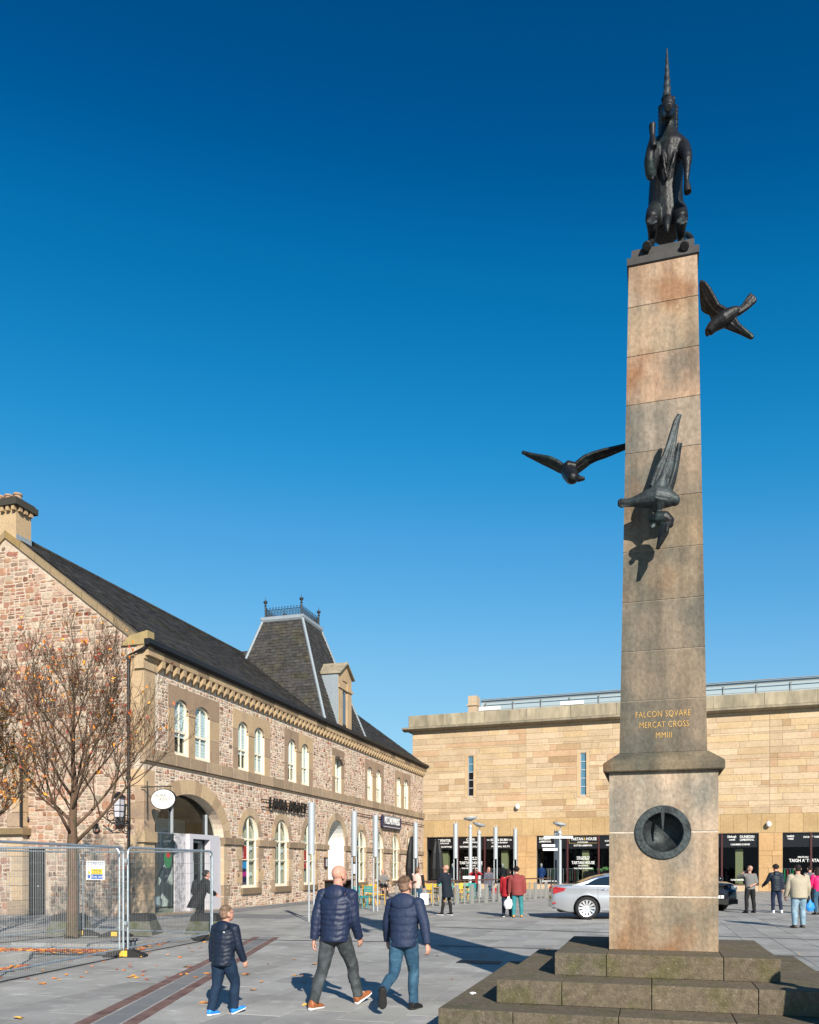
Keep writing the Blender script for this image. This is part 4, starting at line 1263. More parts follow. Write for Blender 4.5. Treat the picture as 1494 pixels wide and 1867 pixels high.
mb = MB(); mb.box(0, .4, .4, 22, 0, 13.2); mb.box(UE - .4, UE, .4, 22, 0, 13.2); mb.box(0, UE, 21.8, 22.2, 0, 13.2); mb.box(.1, UE, .3, 22, 12.9, 13.1); mb.build('wall', M_mall, ml)
MP = [((1.08, 1.06, 1.02), 5), ((1, .97, .9), 4), ((.92, .9, .84), 3), ((.95, .82, .72), 3), ((1.05, 1.0, .85), 3), ((.8, .7, .58), 1), ((1.18, 1.16, 1.1), 2)]
MPW = [c_ for c_, n in MP for _ in range(n)]
mj = [0, mu(959.6), mu(1404), UE]
blocks = []
v = ZB; rows = 15; hrow = (ZC - ZB) / rows
for rI in range(rows):
    subs = [(v, v + hrow)]
    if rI in (1, 4, 8, 12): subs = [(v, v + hrow * .3), (v + hrow * .3, v + hrow)]
    for va_, vb_ in subs:
        for s0, s1 in zip(mj, mj[1:]):
            u = s0 + .006
            tone = random.uniform(.96, 1.04)
            while u < s1 - .01:
                w = random.choice((.5, .8, 1.2, 1.8, 2.2, 2.8))
                e = min(u + w, s1 - .006)
                if s1 - e < .4: e = s1 - .006
                segs = [(u, e)]
                for a, b, v0, v1 in slits:
                    ns = []
                    for x, y in segs:
                        if vb_ > v0 - .12 and va_ < v1 + .12 and y > a - .26 and x < b + .26:
                            if a - .26 - x > .1: ns.append((x, a - .26))
                            if y - b - .26 > .1: ns.append((b + .26, y))
                        else: ns.append((x, y))
                    segs = ns
                for x, y in segs:
                    c_ = random.choice(MPW); g = tone * random.uniform(.95, 1.05)
                    blocks.append(((y - x) * (vb_ - va_), x, y, va_, vb_, (c_[0] * g, c_[1] * g, c_[2] * g)))
                u = e + .0
    v += hrow
# vertical slabs of the band and pier stones
u = 0.02
while u < UE:
    e = min(u + .88, UE); g = random.uniform(.88, 1.05)
    blocks.append((5, u, e, ZL + .02, ZB, (.93 * g, .84 * g, .62 * g))); u = e
for a, b in ((0, op[0][0]), (op[0][1], op[1][0]), (op[1][1], op[2][0])):
    v = 0.0
    for h in (.46, 1.15, .85, .35, 1.22):
        n = 1 if b - a < 1.4 and h > .4 else 2
        xs = [a] + ([a + (b - a) * random.uniform(.35, .65)] if n == 2 else []) + [b]
        for x, y in zip(xs, xs[1:]):
            g = random.uniform(.92, 1.12); blocks.append((4, x + .003, y - .003, v, v + h, (1.0 * g, .82 * g, .58 * g)))
        v += h
blocks.sort(key=lambda q: -q[0])
st = MB()
for n, (w, x, y, a, b, c_) in enumerate(blocks):
    m_ = MB() if n < 300 else st
    m_.col = c_
    m_.cbox(FM, x + .005, y - .005, a + .006, b - .006, -.01, .03, .006)
    if n < 300: m_.build('stone_block', M_mall, ml)
st.build('stone_blocks', M_mall, ml, kind='stuff')
for i, (a, b, v0, v1) in enumerate(slits):
    for x, y in ((a - .255, a), (b, b + .255)):
        mb = MB(); mb.col = (1.05, .98, .84); mb.cbox(FM, x, y, v0 - .11, v1 + .11, -.2, .028, .006); mb.build('jamb_block', M_mall, ml)
    fr = MB()
    fr.fbox(FM, a, a + .04, v0, v1, -.14, -.08); fr.fbox(FM, b - .04, b, v0, v1, -.14, -.08)
    for k in range(6): fr.fbox(FM, a + .04, b - .04, v0 + (v1 - v0 - .06) * k / 5, v0 + (v1 - v0 - .06) * k / 5 + .06, -.14, -.07)
    fo = fr.build('window', M_lampgrey, ml)
    for k in range(5):
        p = MB(); p.fbox(FM, a + .04, b - .04, v0 + .06 + (v1 - v0 - .06) * k / 5, v0 + (v1 - v0 - .06) * (k + 1) / 5, -.13, -.12)
        p.build('pane', M_glass_bl if not (i == 0 and k < 3) else M_blackgloss, fo)
# cornice and parapet
mb = MB(); mb.col = (1.0, .95, .85)
mb.fbox(FM, -.02, UE, ZC, ZC + .16, -.1, .06); mb.build('cornice_bed', M_mall, ml)
u = -.68
while u < UE:
    e = min(u + 3.3, UE)
    mb = MB(); g = random.uniform(.85, 1.1); mb.col = (g, g, g)
    P = [(ZC + .161, .0), (ZC + .22, .42), (ZC + .30, .64), (ZC + .42, .66), (ZC + .50, .34), (ZC + .50, .0)]
    a = [mb.vert(FM(u + .003, y_, w_)) for y_, w_ in P]; b = [mb.vert(FM(e - .003, y_, w_)) for y_, w_ in P]
    mb.face(a); mb.face(b[::-1])
    for q in range(6): mb.face((a[q], a[(q + 1) % 6], b[(q + 1) % 6], b[q]))
    mb.build('cornice_stone', M_mall_dark, ml)
    mb = MB(); g = random.uniform(.9, 1.15); mb.col = (g, g, g * .97)
    mb.cbox(FM, max(u, -.25) + .004, e - .004, ZC + .505, 13.66, -.35, .27, .03); mb.build('parapet_stone', M_mall_dark, ml)
    u = e
mb = MB(); mb.box(-.66, 0, .0, 20, ZC + .3, ZC + .42); mb.box(-.25, .1, .3, 20, ZC + .5, 13.65); mb.build('side_parapet', M_mall_dark, ml)
# roof storey
g0 = mu(858)
mb = MB(); mb.box(g0, UE, 3.2, 3.4, 13.1, 15.16); mb.hexa([V((g0, 3.2, 15.16)), V((UE, 3.2, 15.16)), V((UE, 12, 15.6)), V((g0 + 4, 12, 15.6)), V((g0, 3.2, 15.2)), V((UE, 3.2, 15.2)), V((UE, 12, 15.66)), V((g0 + 4, 12, 15.66))])
mb.build('roof_glazing', M_glass_grey, ml)
mb = MB(); u = g0 + .4
while u < UE: mb.fbox(Frame((0, 3.1, 0), (1, 0, 0), (0, -1, 0)), u, u + .04, 13.0, 15.0, 0, .06); u += 2.25
mb.fbox(Frame((0, 3.0, 0), (1, 0, 0), (0, -1, 0)), g0 + .4, UE, 14.92, 14.96, .05, .1); mb.fbox(Frame((0, 3.0, 0), (1, 0, 0), (0, -1, 0)), g0 + .4, UE, 14.35, 14.39, .05, .1); mb.fbox(Frame((0, 3.0, 0), (1, 0, 0), (0, -1, 0)), g0, UE, 15.2, 15.24, -.1, .06)
mb.build('roof_railing', M_postgrey, ml)
mb = MB(); mb.box(mu(841), mu(857), 2.0, 3.0, 13.0, 15.4); mb.box(mu(839), mu(858), 1.9, 3.1, 14.6, 14.72); mb.build('roof_pier', M_mall, ml)
mb = MB()
for a, b in ((866, 905), (1017, 1060)): mb.box(mu(a), mu(b), 1.2, 1.5, 14.0, 14.28)
mb.build('roof_vents', M_white, ml)
# shopfront
for i, (a, b) in enumerate(op):
    rm = MB()
    rm.box(a, b, 3.8, 3.9, 0, ZL + .3); rm.box(a - .05, a, .4, 3.9, 0, ZL + .3); rm.box(b, b + .05, .4, 3.9, 0, ZL + .3); rm.box(a, b, .4, 3.9, ZL + .05, ZL + .1); rm.box(a, b, .4, 3.9, .02, .06)
    rm.build('shop_interior', M_dark, ml)
    fs = MB(); fs.fbox(FM, a, b, 3.05, ZL, -.20, -.15); fs.build('fascia_panel', M_blackgloss, ml)
    gl = MB(); gl.fbox(FM, a, b, ZS, 3.05, -.19, -.18); gl.build('shop_glazing', M_glass_dk, ml)
    sl = MB(); sl.fbox(FM, a - .02, b + .02, ZS - .03, ZS + .03, -.3, .05); sl.build('sill', M_brown, ml)
for px in (835, 883.7, 1035, 1092, 1150, 1210, 1260, 1317, 1480):
    u = mu(px); mb = MB(); mb.fbox(FM, u - .06, u + .06, ZS + .03, ZL, -.15, -.06); mb.build('mullion', M_maroon, ml)
def mt(s_, pa, pb, z, size, m=M_wtext, w=-.14, bold=0.004, shear=0):
    o = text('shop_lettering', s_, size, face_matrix(FM, 0, 0, 0), m, None, .004, 1, bold, shear)
    xs_ = [v.co.x for v in o.data.vertices]; W_ = max(xs_) - min(xs_); c0_ = (max(xs_) + min(xs_)) / 2
    a, b = mu(pa), mu(pb)
    o.data.transform(Matrix.Translation(((a + b) / 2, 0, 0)) @ Matrix.Diagonal(((b - a) / W_, 1, 1, 1)) @ Matrix.Translation((-c0_, -w, z)))
    o.parent = ml
    return o
mt('ART PEWTER', 791, 821, 3.74, .32, shear=.1); mt('MADE IN SCOTLAND', 798, 818, 3.53, .13); mt('TARTAN GIFTWARE', 797, 823, 3.26, .17)
mt('Celtic', 850, 866, 3.84, .3, shear=.4); mt('JAMES PRINGLE', 844, 871, 3.6, .17); mt('KILTMAKERS SCOTLAND', 838, 876, 3.26, .17)
mt('SGIAN DUBH', 894, 926, 3.76, .26); mt('THE', 887, 892, 3.76, .12); mt('CO.', 928, 933, 3.76, .17); mt('made in Scotland', 896, 925, 3.56, .14, shear=.3); mt('FORMAL KILTS', 896, 929, 3.26, .17)
mt('DUNEDIN', 983, 1003, 3.82, .26); mt('LAMBSWOOL', 983, 1005, 3.6, .18); mt('LAMBSWOOL', 990, 1012, 3.3, .15)
mt('TARTAN', 1041, 1063, 3.76, .3); mt('HOUSE', 1069, 1088, 3.76, .3); mt('&', 1064, 1068, 3.76, .3, M_gtext); mt('OF SCOTLAND', 1053, 1072, 3.52, .12)
mt('SCOTTISH LAMBSWOOL', 1046, 1080, 3.28, .16)
for z, sz, a, b, s_ in ((2.42, .12, 12, 12, 'WELCOME TO'), (2.28, .12, 11, 11, 'INVERNESS'), (2.0, .30, 21, 21, 'TARTAN HOUSE'), (1.78, .11, 9, 9, 'OF SCOTLAND'), (1.58, .14, 17, 17, 'TAX FREE SHOPPING')):
    mt(s_, 1063 - a, 1063 + b, z, sz, w=-.176); mt(s_, 858 - a, 858 + b, z, sz, w=-.176)
mt('SCOTTISH', 1103, 1118, 3.6, .15); mt('ARRAN', 1105, 1117, 3.3, .14)
mt('LAMBSWOOL SCARVES', 988, 1018, .62, .14, w=-.176)
fm = MB(); ua, ub = mu(1037.5), mu(1090.5)
for q in ((ua, ub, 3.94, 3.96), (ua, ub, 3.45, 3.47), (ua, ua + .02, 3.47, 3.94), (ub - .02, ub, 3.47, 3.94)): fm.fbox(FM, *q, -.15, -.144)
fm.build('gold_sign_frame', M_gtext, ml)
mt('Edinburgh', 1327, 1343, 3.80, .24, shear=.2); mt('CASHMERE', 1330, 1341, 3.58, .13); mt('DUNEDIN', 1350, 1376, 3.78, .27); mt('LAMBSWOOL', 1350, 1376, 3.57, .19); mt('CASHMERE SCARVES', 1333, 1368, 3.25, .16)
mt('HARRIS', 1436, 1449, 3.78, .18); mt('TWEED', 1437, 1448, 3.6, .15); mt('HOUSE', 1466, 1478, 3.72, .16); mt('of', 1480, 1483, 3.72, .2, shear=.3); mt('TWEED', 1485, 1496, 3.72, .16); mt('FAILTE GU', 1456, 1475, 2.36, .14, w=-.176); mt("TAIGH A' TARTAN", 1440, 1500, 2.12, .30, w=-.176)
mt('CASHMERE', 1333, 1357, .78, .14, w=-.176)
# inside the shop: columns, dummies, rails of clothes
M_col = mat('pale_green_column', (.42, .42, .22), .8, emit=0)
for px in (808, 917, 1066, 1349):
    u = mu(px); mb = MB(); mb.box(u - .25, u + .25, .6, 1.0, .06, 2.95); mb.build('column', M_col, ml)
M_dummy = mat('white_dummy', (.75, .75, .74), .6); M_suit = plain('charcoal_suit', (.03, .035, .045))
def dummy(px, coat, w=.55):
    u = mu(px); p = V((u, w, 0))
    e = empty('shop_dummy', ml.matrix_basis @ V((u, w, .46)), -MA, None, None)
    mb = MB(); mb.ell((0, 0, 1.38), (.09, .1, .13)); mb.limb([V((0, 0, 1.1)), V((0, 0, 1.3))], [.05, .05]); mb.limb([V((-.09, 0, .02)), V((-.1, 0, .7))], [.05, .09]); mb.limb([V((.09, 0, .02)), V((.1, 0, .7))], [.05, .09])
    mb.build('body', M_dummy, e, smooth=True)
    mb = MB(); mb.loft([(V((0, 0, z)), V((a, 0, 0)), V((0, b, 0))) for z, a, b in ((.4, .2, .14), (.75, .19, .13), (1.0, .24, .14), (1.12, .2, .12), (1.2, .08, .07))])
    for s_ in (-1, 1): mb.limb([V((s_ * .21, 0, 1.1)), V((s_ * .27, 0, .85)), V((s_ * .27, -.04, .6))], [.07, .06, .05])
    mb.build('jacket', coat, e, smooth=True)
    return e
M_kilt = plain('blue_tartan', (.03, .09, .32)); M_gs = plain('grey_tweed', (.18, .18, .17))
for i, (px, coat, lab) in enumerate(((822, M_suit, 'white shop dummy in dark jacket, in the shop window right of the parasol'), (875, M_gs, 'white shop dummy in grey tweed, centre of the left shopfront'), (914, M_suit, 'white shop dummy in charcoal suit before the pale column'), (985, M_kilt, 'blue garment on a dummy in the window under DUNEDIN'))):
    tag(dummy(px, coat), lab, 'shop dummy', 'dummies in the tartan shop windows')
def rail_of_clothes(px, n, lab, cols):
    e = empty('clothes_rail', ml.matrix_basis @ V((mu(px), 1.1, .06)), -MA, lab, 'clothes rail', 'clothes rails inside the shop')
    mb = MB(); L_ = n * .09
    for x in (-L_, L_): mb.tube([V((x, 0, 0)), V((x, 0, 1.5))], .02, 6)
    mb.tube([V((-L_, 0, 1.5)), V((L_, 0, 1.5))], .02, 6); mb.build('frame', M_lampgrey, e)
    for k in range(n):
        mb = MB(); mb.col = random.choice(cols); x = -L_ + .1 + k * .18
        mb.loft([(V((x, 0, z)), V((.05 + random.uniform(0, .03), 0, 0)), V((0, b, 0))) for z, b in ((.6, .25), (1.0, .24), (1.35, .2), (1.47, .04))], n=8)
        mb.build('garment', M_cloth_t, e, smooth=True)
M_cloth_t = mat('assorted_cloth', (1, 1, 1), .9, tint=True)
dc = [(.05, .06, .07), (.1, .1, .1), (.12, .04, .04), (.05, .09, .06), (.25, .25, .24)]
rail_of_clothes(1008, 7, 'rail of dark clothes behind the glass beside the tall lamp post', dc)
rail_of_clothes(1040, 5, 'short rail of clothes behind the glass under the TARTAN HOUSE panel', dc)
rail_of_clothes(842, 6, 'rail of clothes behind the glass left of the lamp posts', dc)
rail_of_clothes(897, 6, 'rail of clothes behind the glass right of the lamp posts', dc)
rail_of_clothes(1441, 8, 'rail of green and red clothes in the right hand shopfront', [(.03, .35, .15), (.4, .04, .05), (.6, .6, .6), (.1, .3, .3)])
pl_ = empty('window_plants', ml.matrix_basis @ V((mu(1095), .5, 1.45)), -MA, 'row of bright green foliage in the shop window above the silver car', 'plant')
mb = MB()
for k in range(14): mb.ell((random.uniform(-1, 1.3), random.uniform(-.1, .1), random.uniform(0, .14)), (.14, .12, .11), wob=.6, nu=8, nv=6)
mb.build('leaves', plain('lime_leaves', (.2, .42, .14)), pl_)
mb = MB(); mb.box(-1.2, 1.5, -.15, .15, -.95, -.08); mb.build('trough', M_dark, pl_)
# cameras on the wall
for px, z, lab in ((945, 1471, 'white dome camera on the sandstone wall above the left shopfront'), (1402, 1503, 'white dome camera on the stone band above the pier at right')):
    u = mu(px); p = ml.matrix_basis @ V((u, -.25, 0)); d = depth(p); zz = 1.65 + (1582 - z) * d / 1500
    e = empty('wall_camera', (p.x, p.y, zz), -MA, lab, 'camera', 'cameras on the sandstone wall')
    mb = MB(); mb.ell((0, 0, 0), (.17, .17, .21)); mb.build('housing', M_white, e, smooth=True)
    mb = MB(); mb.tube([V((0, 0, -.05)), V((0, .25, -.12))], .035, 6); mb.build('bracket', M_dark, e)

# ================================================================== FENCE
def fence_panel(p, q, lab, sign=False):
    p, q = V(p), V(q); L = (q - p).length; ang = math.atan2(q.y - p.y, q.x - p.x)
    e = empty('site_fence', p, ang, lab, 'fence panel', 'temporary steel fence panels round the tree')
    H = 2.02; r = .12; z0 = .10
    x0, x1 = .02, L - .02
    def cor(cx, cz, t0, t1): return [V((cx + r * math.cos(t), 0, cz + r * math.sin(t))) for t in [t0 + (t1 - t0) * k / 5 for k in range(6)]]
    pts = [V((x0, 0, .02))] + cor(x0 + r, H - r, PI, PI / 2) + cor(x1 - r, H - r, PI / 2, 0) + [V((x1, 0, .02))]
    mb = MB(); mb.tube(pts, .021, 8); mb.build('frame', M_galv, e)
    mb = MB(); mb.tube([V((x0, 0, z0 + .06)), V((x1, 0, z0 + .06))], .017, 6); mb.build('bottom_rail', M_galv, e)
    mb = MB(); n = int(L / .056)
    for k in range(1, n):
        x = x0 + (x1 - x0) * k / n
        mb.tube([V((x, .004, z0 - .04)), V((x, .004, H - .02))], .0021, 3, False)
    for k in range(9):
        z = z0 + .1 + k * .22
        mb.tube([V((x0, -.003, z)), V((x1, -.003, z))], .0018, 3, False)
    mb.build('wire_mesh', M_wire, e, fix=False)
    mb = MB(); mb.tube([V((x0, .01, .02)), V((x1, .01, .02))], .008, 4); mb.build('ground_wire', M_rubber, e)
    return e
c0 = ground(229, 1745)
pA = c0 + (ground(-8, 1795) - c0).normalized() * 3.95
pC = c0 + (ground(405, 1711) - c0).normalized() * 3.6
far_l = V((ground(150, 1706).x, ground(150, 1706).y, 0))
pB = c0 + V((-(cs) * 3.5, -sn * 3.5, 0)) + V((-sn, cs, 0)) * .55
pE = far_l + (ground(-10, 1722) - far_l).normalized() * 3.5
fence_panel(c0 + (pA - c0).normalized() * .06, pA, 'wire fence panel running from the yellow-capped foot to the left edge, nearest the camera')
fence_panel(c0 + (pC - c0).normalized() * .06, pC, 'wire fence panel between the yellow-capped foot and the small boy')
fence_panel(c0 + (pB - c0).normalized() * .10, pB, 'wire fence panel crossing in front of the tree trunk')
pk = fence_panel(far_l, pC + V((-.08, .1, 0)), 'wire fence panel behind the tree that carries the white notice')
fence_panel(far_l + V((-.07, -.02, 0)), pE, 'wire fence panel behind the tree trunk at far left')
dirk = (pC - far_l).normalized()
angk = math.atan2(dirk.y, dirk.x)
npos = on_y(192.5, 1587, far_l.y + .3)
tt = (npos - far_l).dot(dirk); base = far_l + dirk * tt; nrm = V((dirk.y, -dirk.x, 0))
ns = empty('warning_notice', base + nrm * .03 + V((0, 0, 1.58)), angk, 'white COMPASS notice with yellow and blue panels hung on the wire fence', 'sign')
FN = Frame((0, 0, 0), (1, 0, 0), (0, -1, 0))
mb = MB(); mb.fbox(FN, -.28, .28, -.23, .23, 0, .006); mb.build('board', M_white, ns)
mb = MB(); mb.fbox(FN, -.12, .22, -.09, .035, .006, .008); mb.build('yellow_panel', mat('yellow_print', (.8, .62, .03), .6, var=0), ns)
mb = MB(); mb.fbox(FN, -.12, .22, -.205, -.095, .006, .008); mb.build('blue_panel', mat('blue_print', (.03, .13, .5), .6, var=0), ns)
M_bprint = mat('grey_blue_print', (.2, .28, .45), .6, var=0)
text('lettering', 'COMPASS', .115, face_matrix(FN, 0, .16, .007), M_bprint, ns, .001, .95)
text('lettering', 'SCAFFOLDING', .04, face_matrix(FN, 0, .085, .007), M_bprint, ns, .001, 1.3)
text('lettering', 'Warning', .07, face_matrix(FN, .05, .0, .009), M_black, ns, .001)
text('lettering', 'Construction site', .036, face_matrix(FN, .05, -.06, .009), M_black, ns, .001)
text('lettering', 'Keep out', .085, face_matrix(FN, .05, -.15, .009), M_wtext, ns, .001)
mb = MB(); mb.prism(FN, [(-.23, -.08), (-.14, -.08), (-.185, .015)], .006, .008); mb.build('warning_triangle', bpy.data.materials['yellow_print'], ns)
mb = MB(); mb.prism(FN, el(.001, .001)[:3] if 0 else [(-.185 + .045 * math.cos(2 * PI * k / 16), -.15 + .045 * math.sin(2 * PI * k / 16)) for k in range(16)], .006, .008); mb.build('round_symbol', bpy.data.materials['blue_print'], ns)
def foot(p, ang, lab, big=True):
    e = empty('rubber_weight', p, ang, lab, 'fence weight', 'rubber feet of the fence panels')
    mb = MB(); mb.rings([[V((a * x, b * y, z)) for a, b in ((-1, -1), (1, -1), (1, 1), (-1, 1))] for x, y, z in ((.38, .12, 0), (.38, .12, .04), (.14, .11, .13))]); mb.build('rubber_block', M_rubber, e)
    mb = MB(); mb.box(-.07, .07, -.125, -.02, .02, .125); mb.build('yellow_cap', M_yblock, e)
foot(c0, YAW, 'black rubber fence foot with yellow cap at the front corner of the fence')
foot(pC + V((-.05, .0, 0)), YAW + .6, 'black rubber fence foot beside the small boy')
foot(far_l, YAW, 'black rubber fence foot behind the tree trunk')
foot(far_l + dirk * 1.0, YAW, 'yellow-capped fence foot right of the tree trunk')
mb = MB()
for z in (.6, 1.75): mb.tube([c0 + V((.0, -.02, z)), c0 + V((.0, -.02, z + .06))], .05, 8)
mb.build('steel_clamps', M_galv, label='steel clips joining the two front fence panels above the yellow-capped foot', cat='clip')

# ================================================================== CONCRETE BLOCKS, KERBS
for (px, py, lab) in ((107, 1706, 'dark tapered concrete block left of the tree trunk, behind the fence'), (237, 1706, 'dark tapered concrete block behind the front fence corner'), (361, 1706, 'dark tapered concrete block in front of the person in black')):
    p = ground(px, py) + V((0, .4, 0))
    e = empty('concrete_block', p, YAW, lab, 'bollard', 'tapered concrete blocks behind the fence')
    mb = MB(); S4 = ((-1, -1), (1, -1), (1, 1), (-1, 1))
    mb.rings([[V((a * x, b * x, z)) for a, b in S4] for x, z in ((.45, 0), (.44, .04), (.34, .33), (.33, .34))]); mb.build('base', M_conc, e)
    mb = MB(); mb.rings([[V((a * x, b * x, z)) for a, b in S4] for x, z in ((.33, .345), (.32, .40), (.30, .46), (.27, .50), (.2, .515))]); mb.build('cap', mat('black_block_cap', (.03, .03, .03), .8, bump=.3) if 'black_block_cap' not in bpy.data.materials else bpy.data.materials['black_block_cap'], e)
def kerb(px0, py0, px1, py1, w, h, lab):
    a, b = ground(px0, py0), ground(px1, py1); t = (b - a).normalized(); n = t.cross(V((0, 0, 1))) * -1
    F = Frame(a, t, (0, 0, 1), n); L = (b - a).length
    e = empty('kerb', a, 0, lab, 'kerb', 'raised kerbs round the tree'); F.o = V((0, 0, 0))
    u = 0
    while u < L - .05:
        q = min(u + .9, L); mb = MB(); mb.col = tv(.1); mb.cbox(F, u + .004, q - .004, 0, w, -.03, h, .012); mb.build('kerb_stone', M_slab, e); u = q
kerb(20, 1728, 222, 1731, .9, .10, 'long low stone kerb under the tree trunk')
kerb(232, 1728, 350, 1712, .5, .10, 'short low stone kerb right of the fence corner')
kerb(-30, 1762, 62, 1748, .5, .13, 'low stone kerb at the lower left edge')

# ================================================================== TREES
def make_tree(loc, lab, H, fork, spread, seed, leaves, cols, r0=.10, lz=None, green=False):
    rnd = random.Random(seed)
    e = empty('tree', loc, 0, lab, 'tree')
    mb = MB()
    trunk = [V((0, 0, -.02)), V((.01, .0, .05)), V((.02, .01, fork * .5)), V((.0, .02, fork)), V((.02, 0, fork + .5)), V((.05, .03, fork + 1.4)), V((.03, 0, H * .62)), V((.05, .02, H * .8)), V((0, 0, H * .97))]
    mb.tube(trunk, [r0 * 1.35, r0 * 1.1, r0, r0 * .98, r0 * .72, r0 * .55, r0 * .36, r0 * .2, .008], 10)
    tr = mb.build('trunk', M_bark, e, smooth=True)
    br = MB(); tips = []
    def grow(p, d, L, r, lev):
        n = 5 if lev < 2 else 4
        pts = [p]; dd = d.normalized()
        for k in range(n):
            dd = (dd + V((rnd.uniform(-1, 1), rnd.uniform(-1, 1), rnd.uniform(-.5, .9))) * (.13 + .05 * lev) + V((0, 0, .07))).normalized()
            pts.append(pts[-1] + dd * L / n)
        rs = [max(.0042, r * (1 - .75 * k / n)) for k in range(n + 1)]
        br.tube(pts, rs, 6 if lev < 2 else 3, lev < 2)
        if lev >= 3: tips.append(pts[-1]); tips.append(pts[2])
        if lev < 4:
            m = (0, 8, 6, 4)[lev] if lev < 4 else 0
            for k in range(m):
                f = rnd.uniform(.25, 1.0)
                i = min(n - 1, int(f * n)); q = pts[i].lerp(pts[i + 1], f * n - i)
                ax = V((rnd.uniform(-1, 1), rnd.uniform(-1, 1), rnd.uniform(-.3, .8))).normalized()
                nd = (pts[i + 1] - pts[i]).normalized() * .75 + ax * .62
                grow(q, nd, L * rnd.uniform(.38, .62), rs[i] * .55, lev + 1)
    for k in range(15):
        a = k * 2.4 + rnd.uniform(-.3, .3)
        f = k / 14
        z = fork * 1.0 + (H - fork) * .62 * f ** 1.3
        out = spread * (.95 - .42 * f)
        up = (H - z) * (.42 + .35 * f)
        d = V((math.cos(a) * out, math.sin(a) * out, up))
        p = V((0, 0, z)); grow(p, d, d.length * rnd.uniform(.85, 1.05), r0 * (.36 - .20 * f), 1)
    br.build('crown', M_bark, e, fix=False, smooth=True)
    lf = MB()
    for k in range(leaves):
        t = rnd.choice(tips)
        if lz and not (lz[0] < t.z < lz[1]): continue
        c_ = t + V((rnd.uniform(-.06, .06),) * 3)
        lf.col = rnd.choice(cols)
        s_ = rnd.uniform(.03, .065); x = V((rnd.uniform(-1, 1), rnd.uniform(-1, 1), rnd.uniform(-1, 1))).normalized(); y = x.cross(V((rnd.uniform(-1, 1), rnd.uniform(-1, 1), 1))).normalized(); n_ = x.cross(y)
        lf.face([lf.vert(c_ + q) for q in (-x * s_, -y * s_ * .6 + n_ * .008 - x * s_ * .1, x * s_ * 1.1, y * s_ * .6 + n_ * .012)])
    lf.build('leaves', M_leaf, e, fix=False, kind='stuff')
    return e
OR = [(.75, .27, .03), (.7, .2, .03), (.8, .36, .05), (.45, .1, .03), (.35, .06, .04)]
tp = ground(131, 1711)
make_tree(tp, 'nearly bare young tree with orange leaves standing inside the wire fence', 6.75, 2.15, 2.3, 5, 560, OR, .13)
make_tree(ground(-75, 1722), 'leafier tree with green and orange foliage cut by the left edge', 5.6, 2.0, 1.9, 9, 3000, [(.05, .06, .02), (.4, .16, .03), (.6, .24, .03), (.12, .08, .03), (.3, .1, .03)], .10, lz=(2.2, 5.2))

# fallen leaves
lf = MB(); rnd = random.Random(3)
def leaf(mb, c_, s_, col):
    mb.col = col; a = rnd.uniform(0, 6.3); x = V((math.cos(a), math.sin(a), rnd.uniform(-.15, .15))); y = V((-math.sin(a), math.cos(a), rnd.uniform(-.2, .2)))
    h = rnd.uniform(.006, .02)
    mb.face([mb.vert(c_ + q + V((0, 0, h))) for q in (-x * s_, -x * s_ * .3 - y * s_ * .6, x * s_ * .5 - y * s_ * .5 + V((0, 0, .01)), x * s_ * 1.1, x * s_ * .4 + y * s_ * .55, -x * s_ * .4 + y * s_ * .6 + V((0, 0, .012)))])
a, b = ground(-20, 1734), ground(222, 1737)
for k in range(420): leaf(lf, a.lerp(b, rnd.random()) + V((rnd.gauss(0, .1), rnd.gauss(0, .18), .01)), rnd.uniform(.04, .08), rnd.choice(OR))
a, b = ground(235, 1738), ground(300, 1718)
for k in range(60): leaf(lf, a.lerp(b, rnd.random()) + V((rnd.gauss(0, .1), rnd.gauss(0, .12), .01)), rnd.uniform(.04, .07), rnd.choice(OR))
a, b = ground(-20, 1773), ground(45, 1764)
for k in range(120): leaf(lf, a.lerp(b, rnd.random()) + V((rnd.gauss(0, .08), rnd.gauss(0, .1), .01)), rnd.uniform(.04, .07), rnd.choice(OR))
for k in range(70): leaf(lf, ground(rnd.uniform(-20, 400), rnd.uniform(1706, 1790)), rnd.uniform(.03, .06), rnd.choice(OR))
for k in range(22): leaf(lf, ground(rnd.uniform(400, 1494), rnd.uniform(1690, 1800)), rnd.uniform(.025, .05), rnd.choice([(.3, .12, .05), (.4, .2, .07)]))
lf.build('fallen_leaves', M_leaf, fix=False, kind='stuff', label='scatter of fallen orange leaves on the paving round the tree', cat='leaves')
for px, py, lab in ((32, 1859, 'bright yellow fallen leaf in the bottom left corner'), (236, 1783, 'pair of curled brown leaves right of the brown strip start'), (76, 1795, 'small orange leaf under the left fence panel'), (373, 1830, 'dark rust leaf just behind the small boy'), (461, 1806, 'pale tan leaf right of the small boy'), (573, 1759, 'small tan leaf left of the bald man'), (340, 1765, 'brown leaf lying on the red granite strip'), (560, 1833, 'yellow leaf at the bald man\'s heel'), (448, 1778, 'tan leaf right of the boy\'s hand')):
    mb = MB(); leaf(mb, V((0, 0, 0)), .07, (.8, .42, .06) if 'yellow' in lab else rnd.choice([(.45, .2, .07), (.5, .25, .1)]))
    leaf(mb, V((.03, .02, .004)), .04, mb.col)
    o = mb.build('fallen_leaf', M_leaf, fix=False, label=lab, cat='leaf', group='single fallen leaves on the paving'); o.location = ground(px, py)
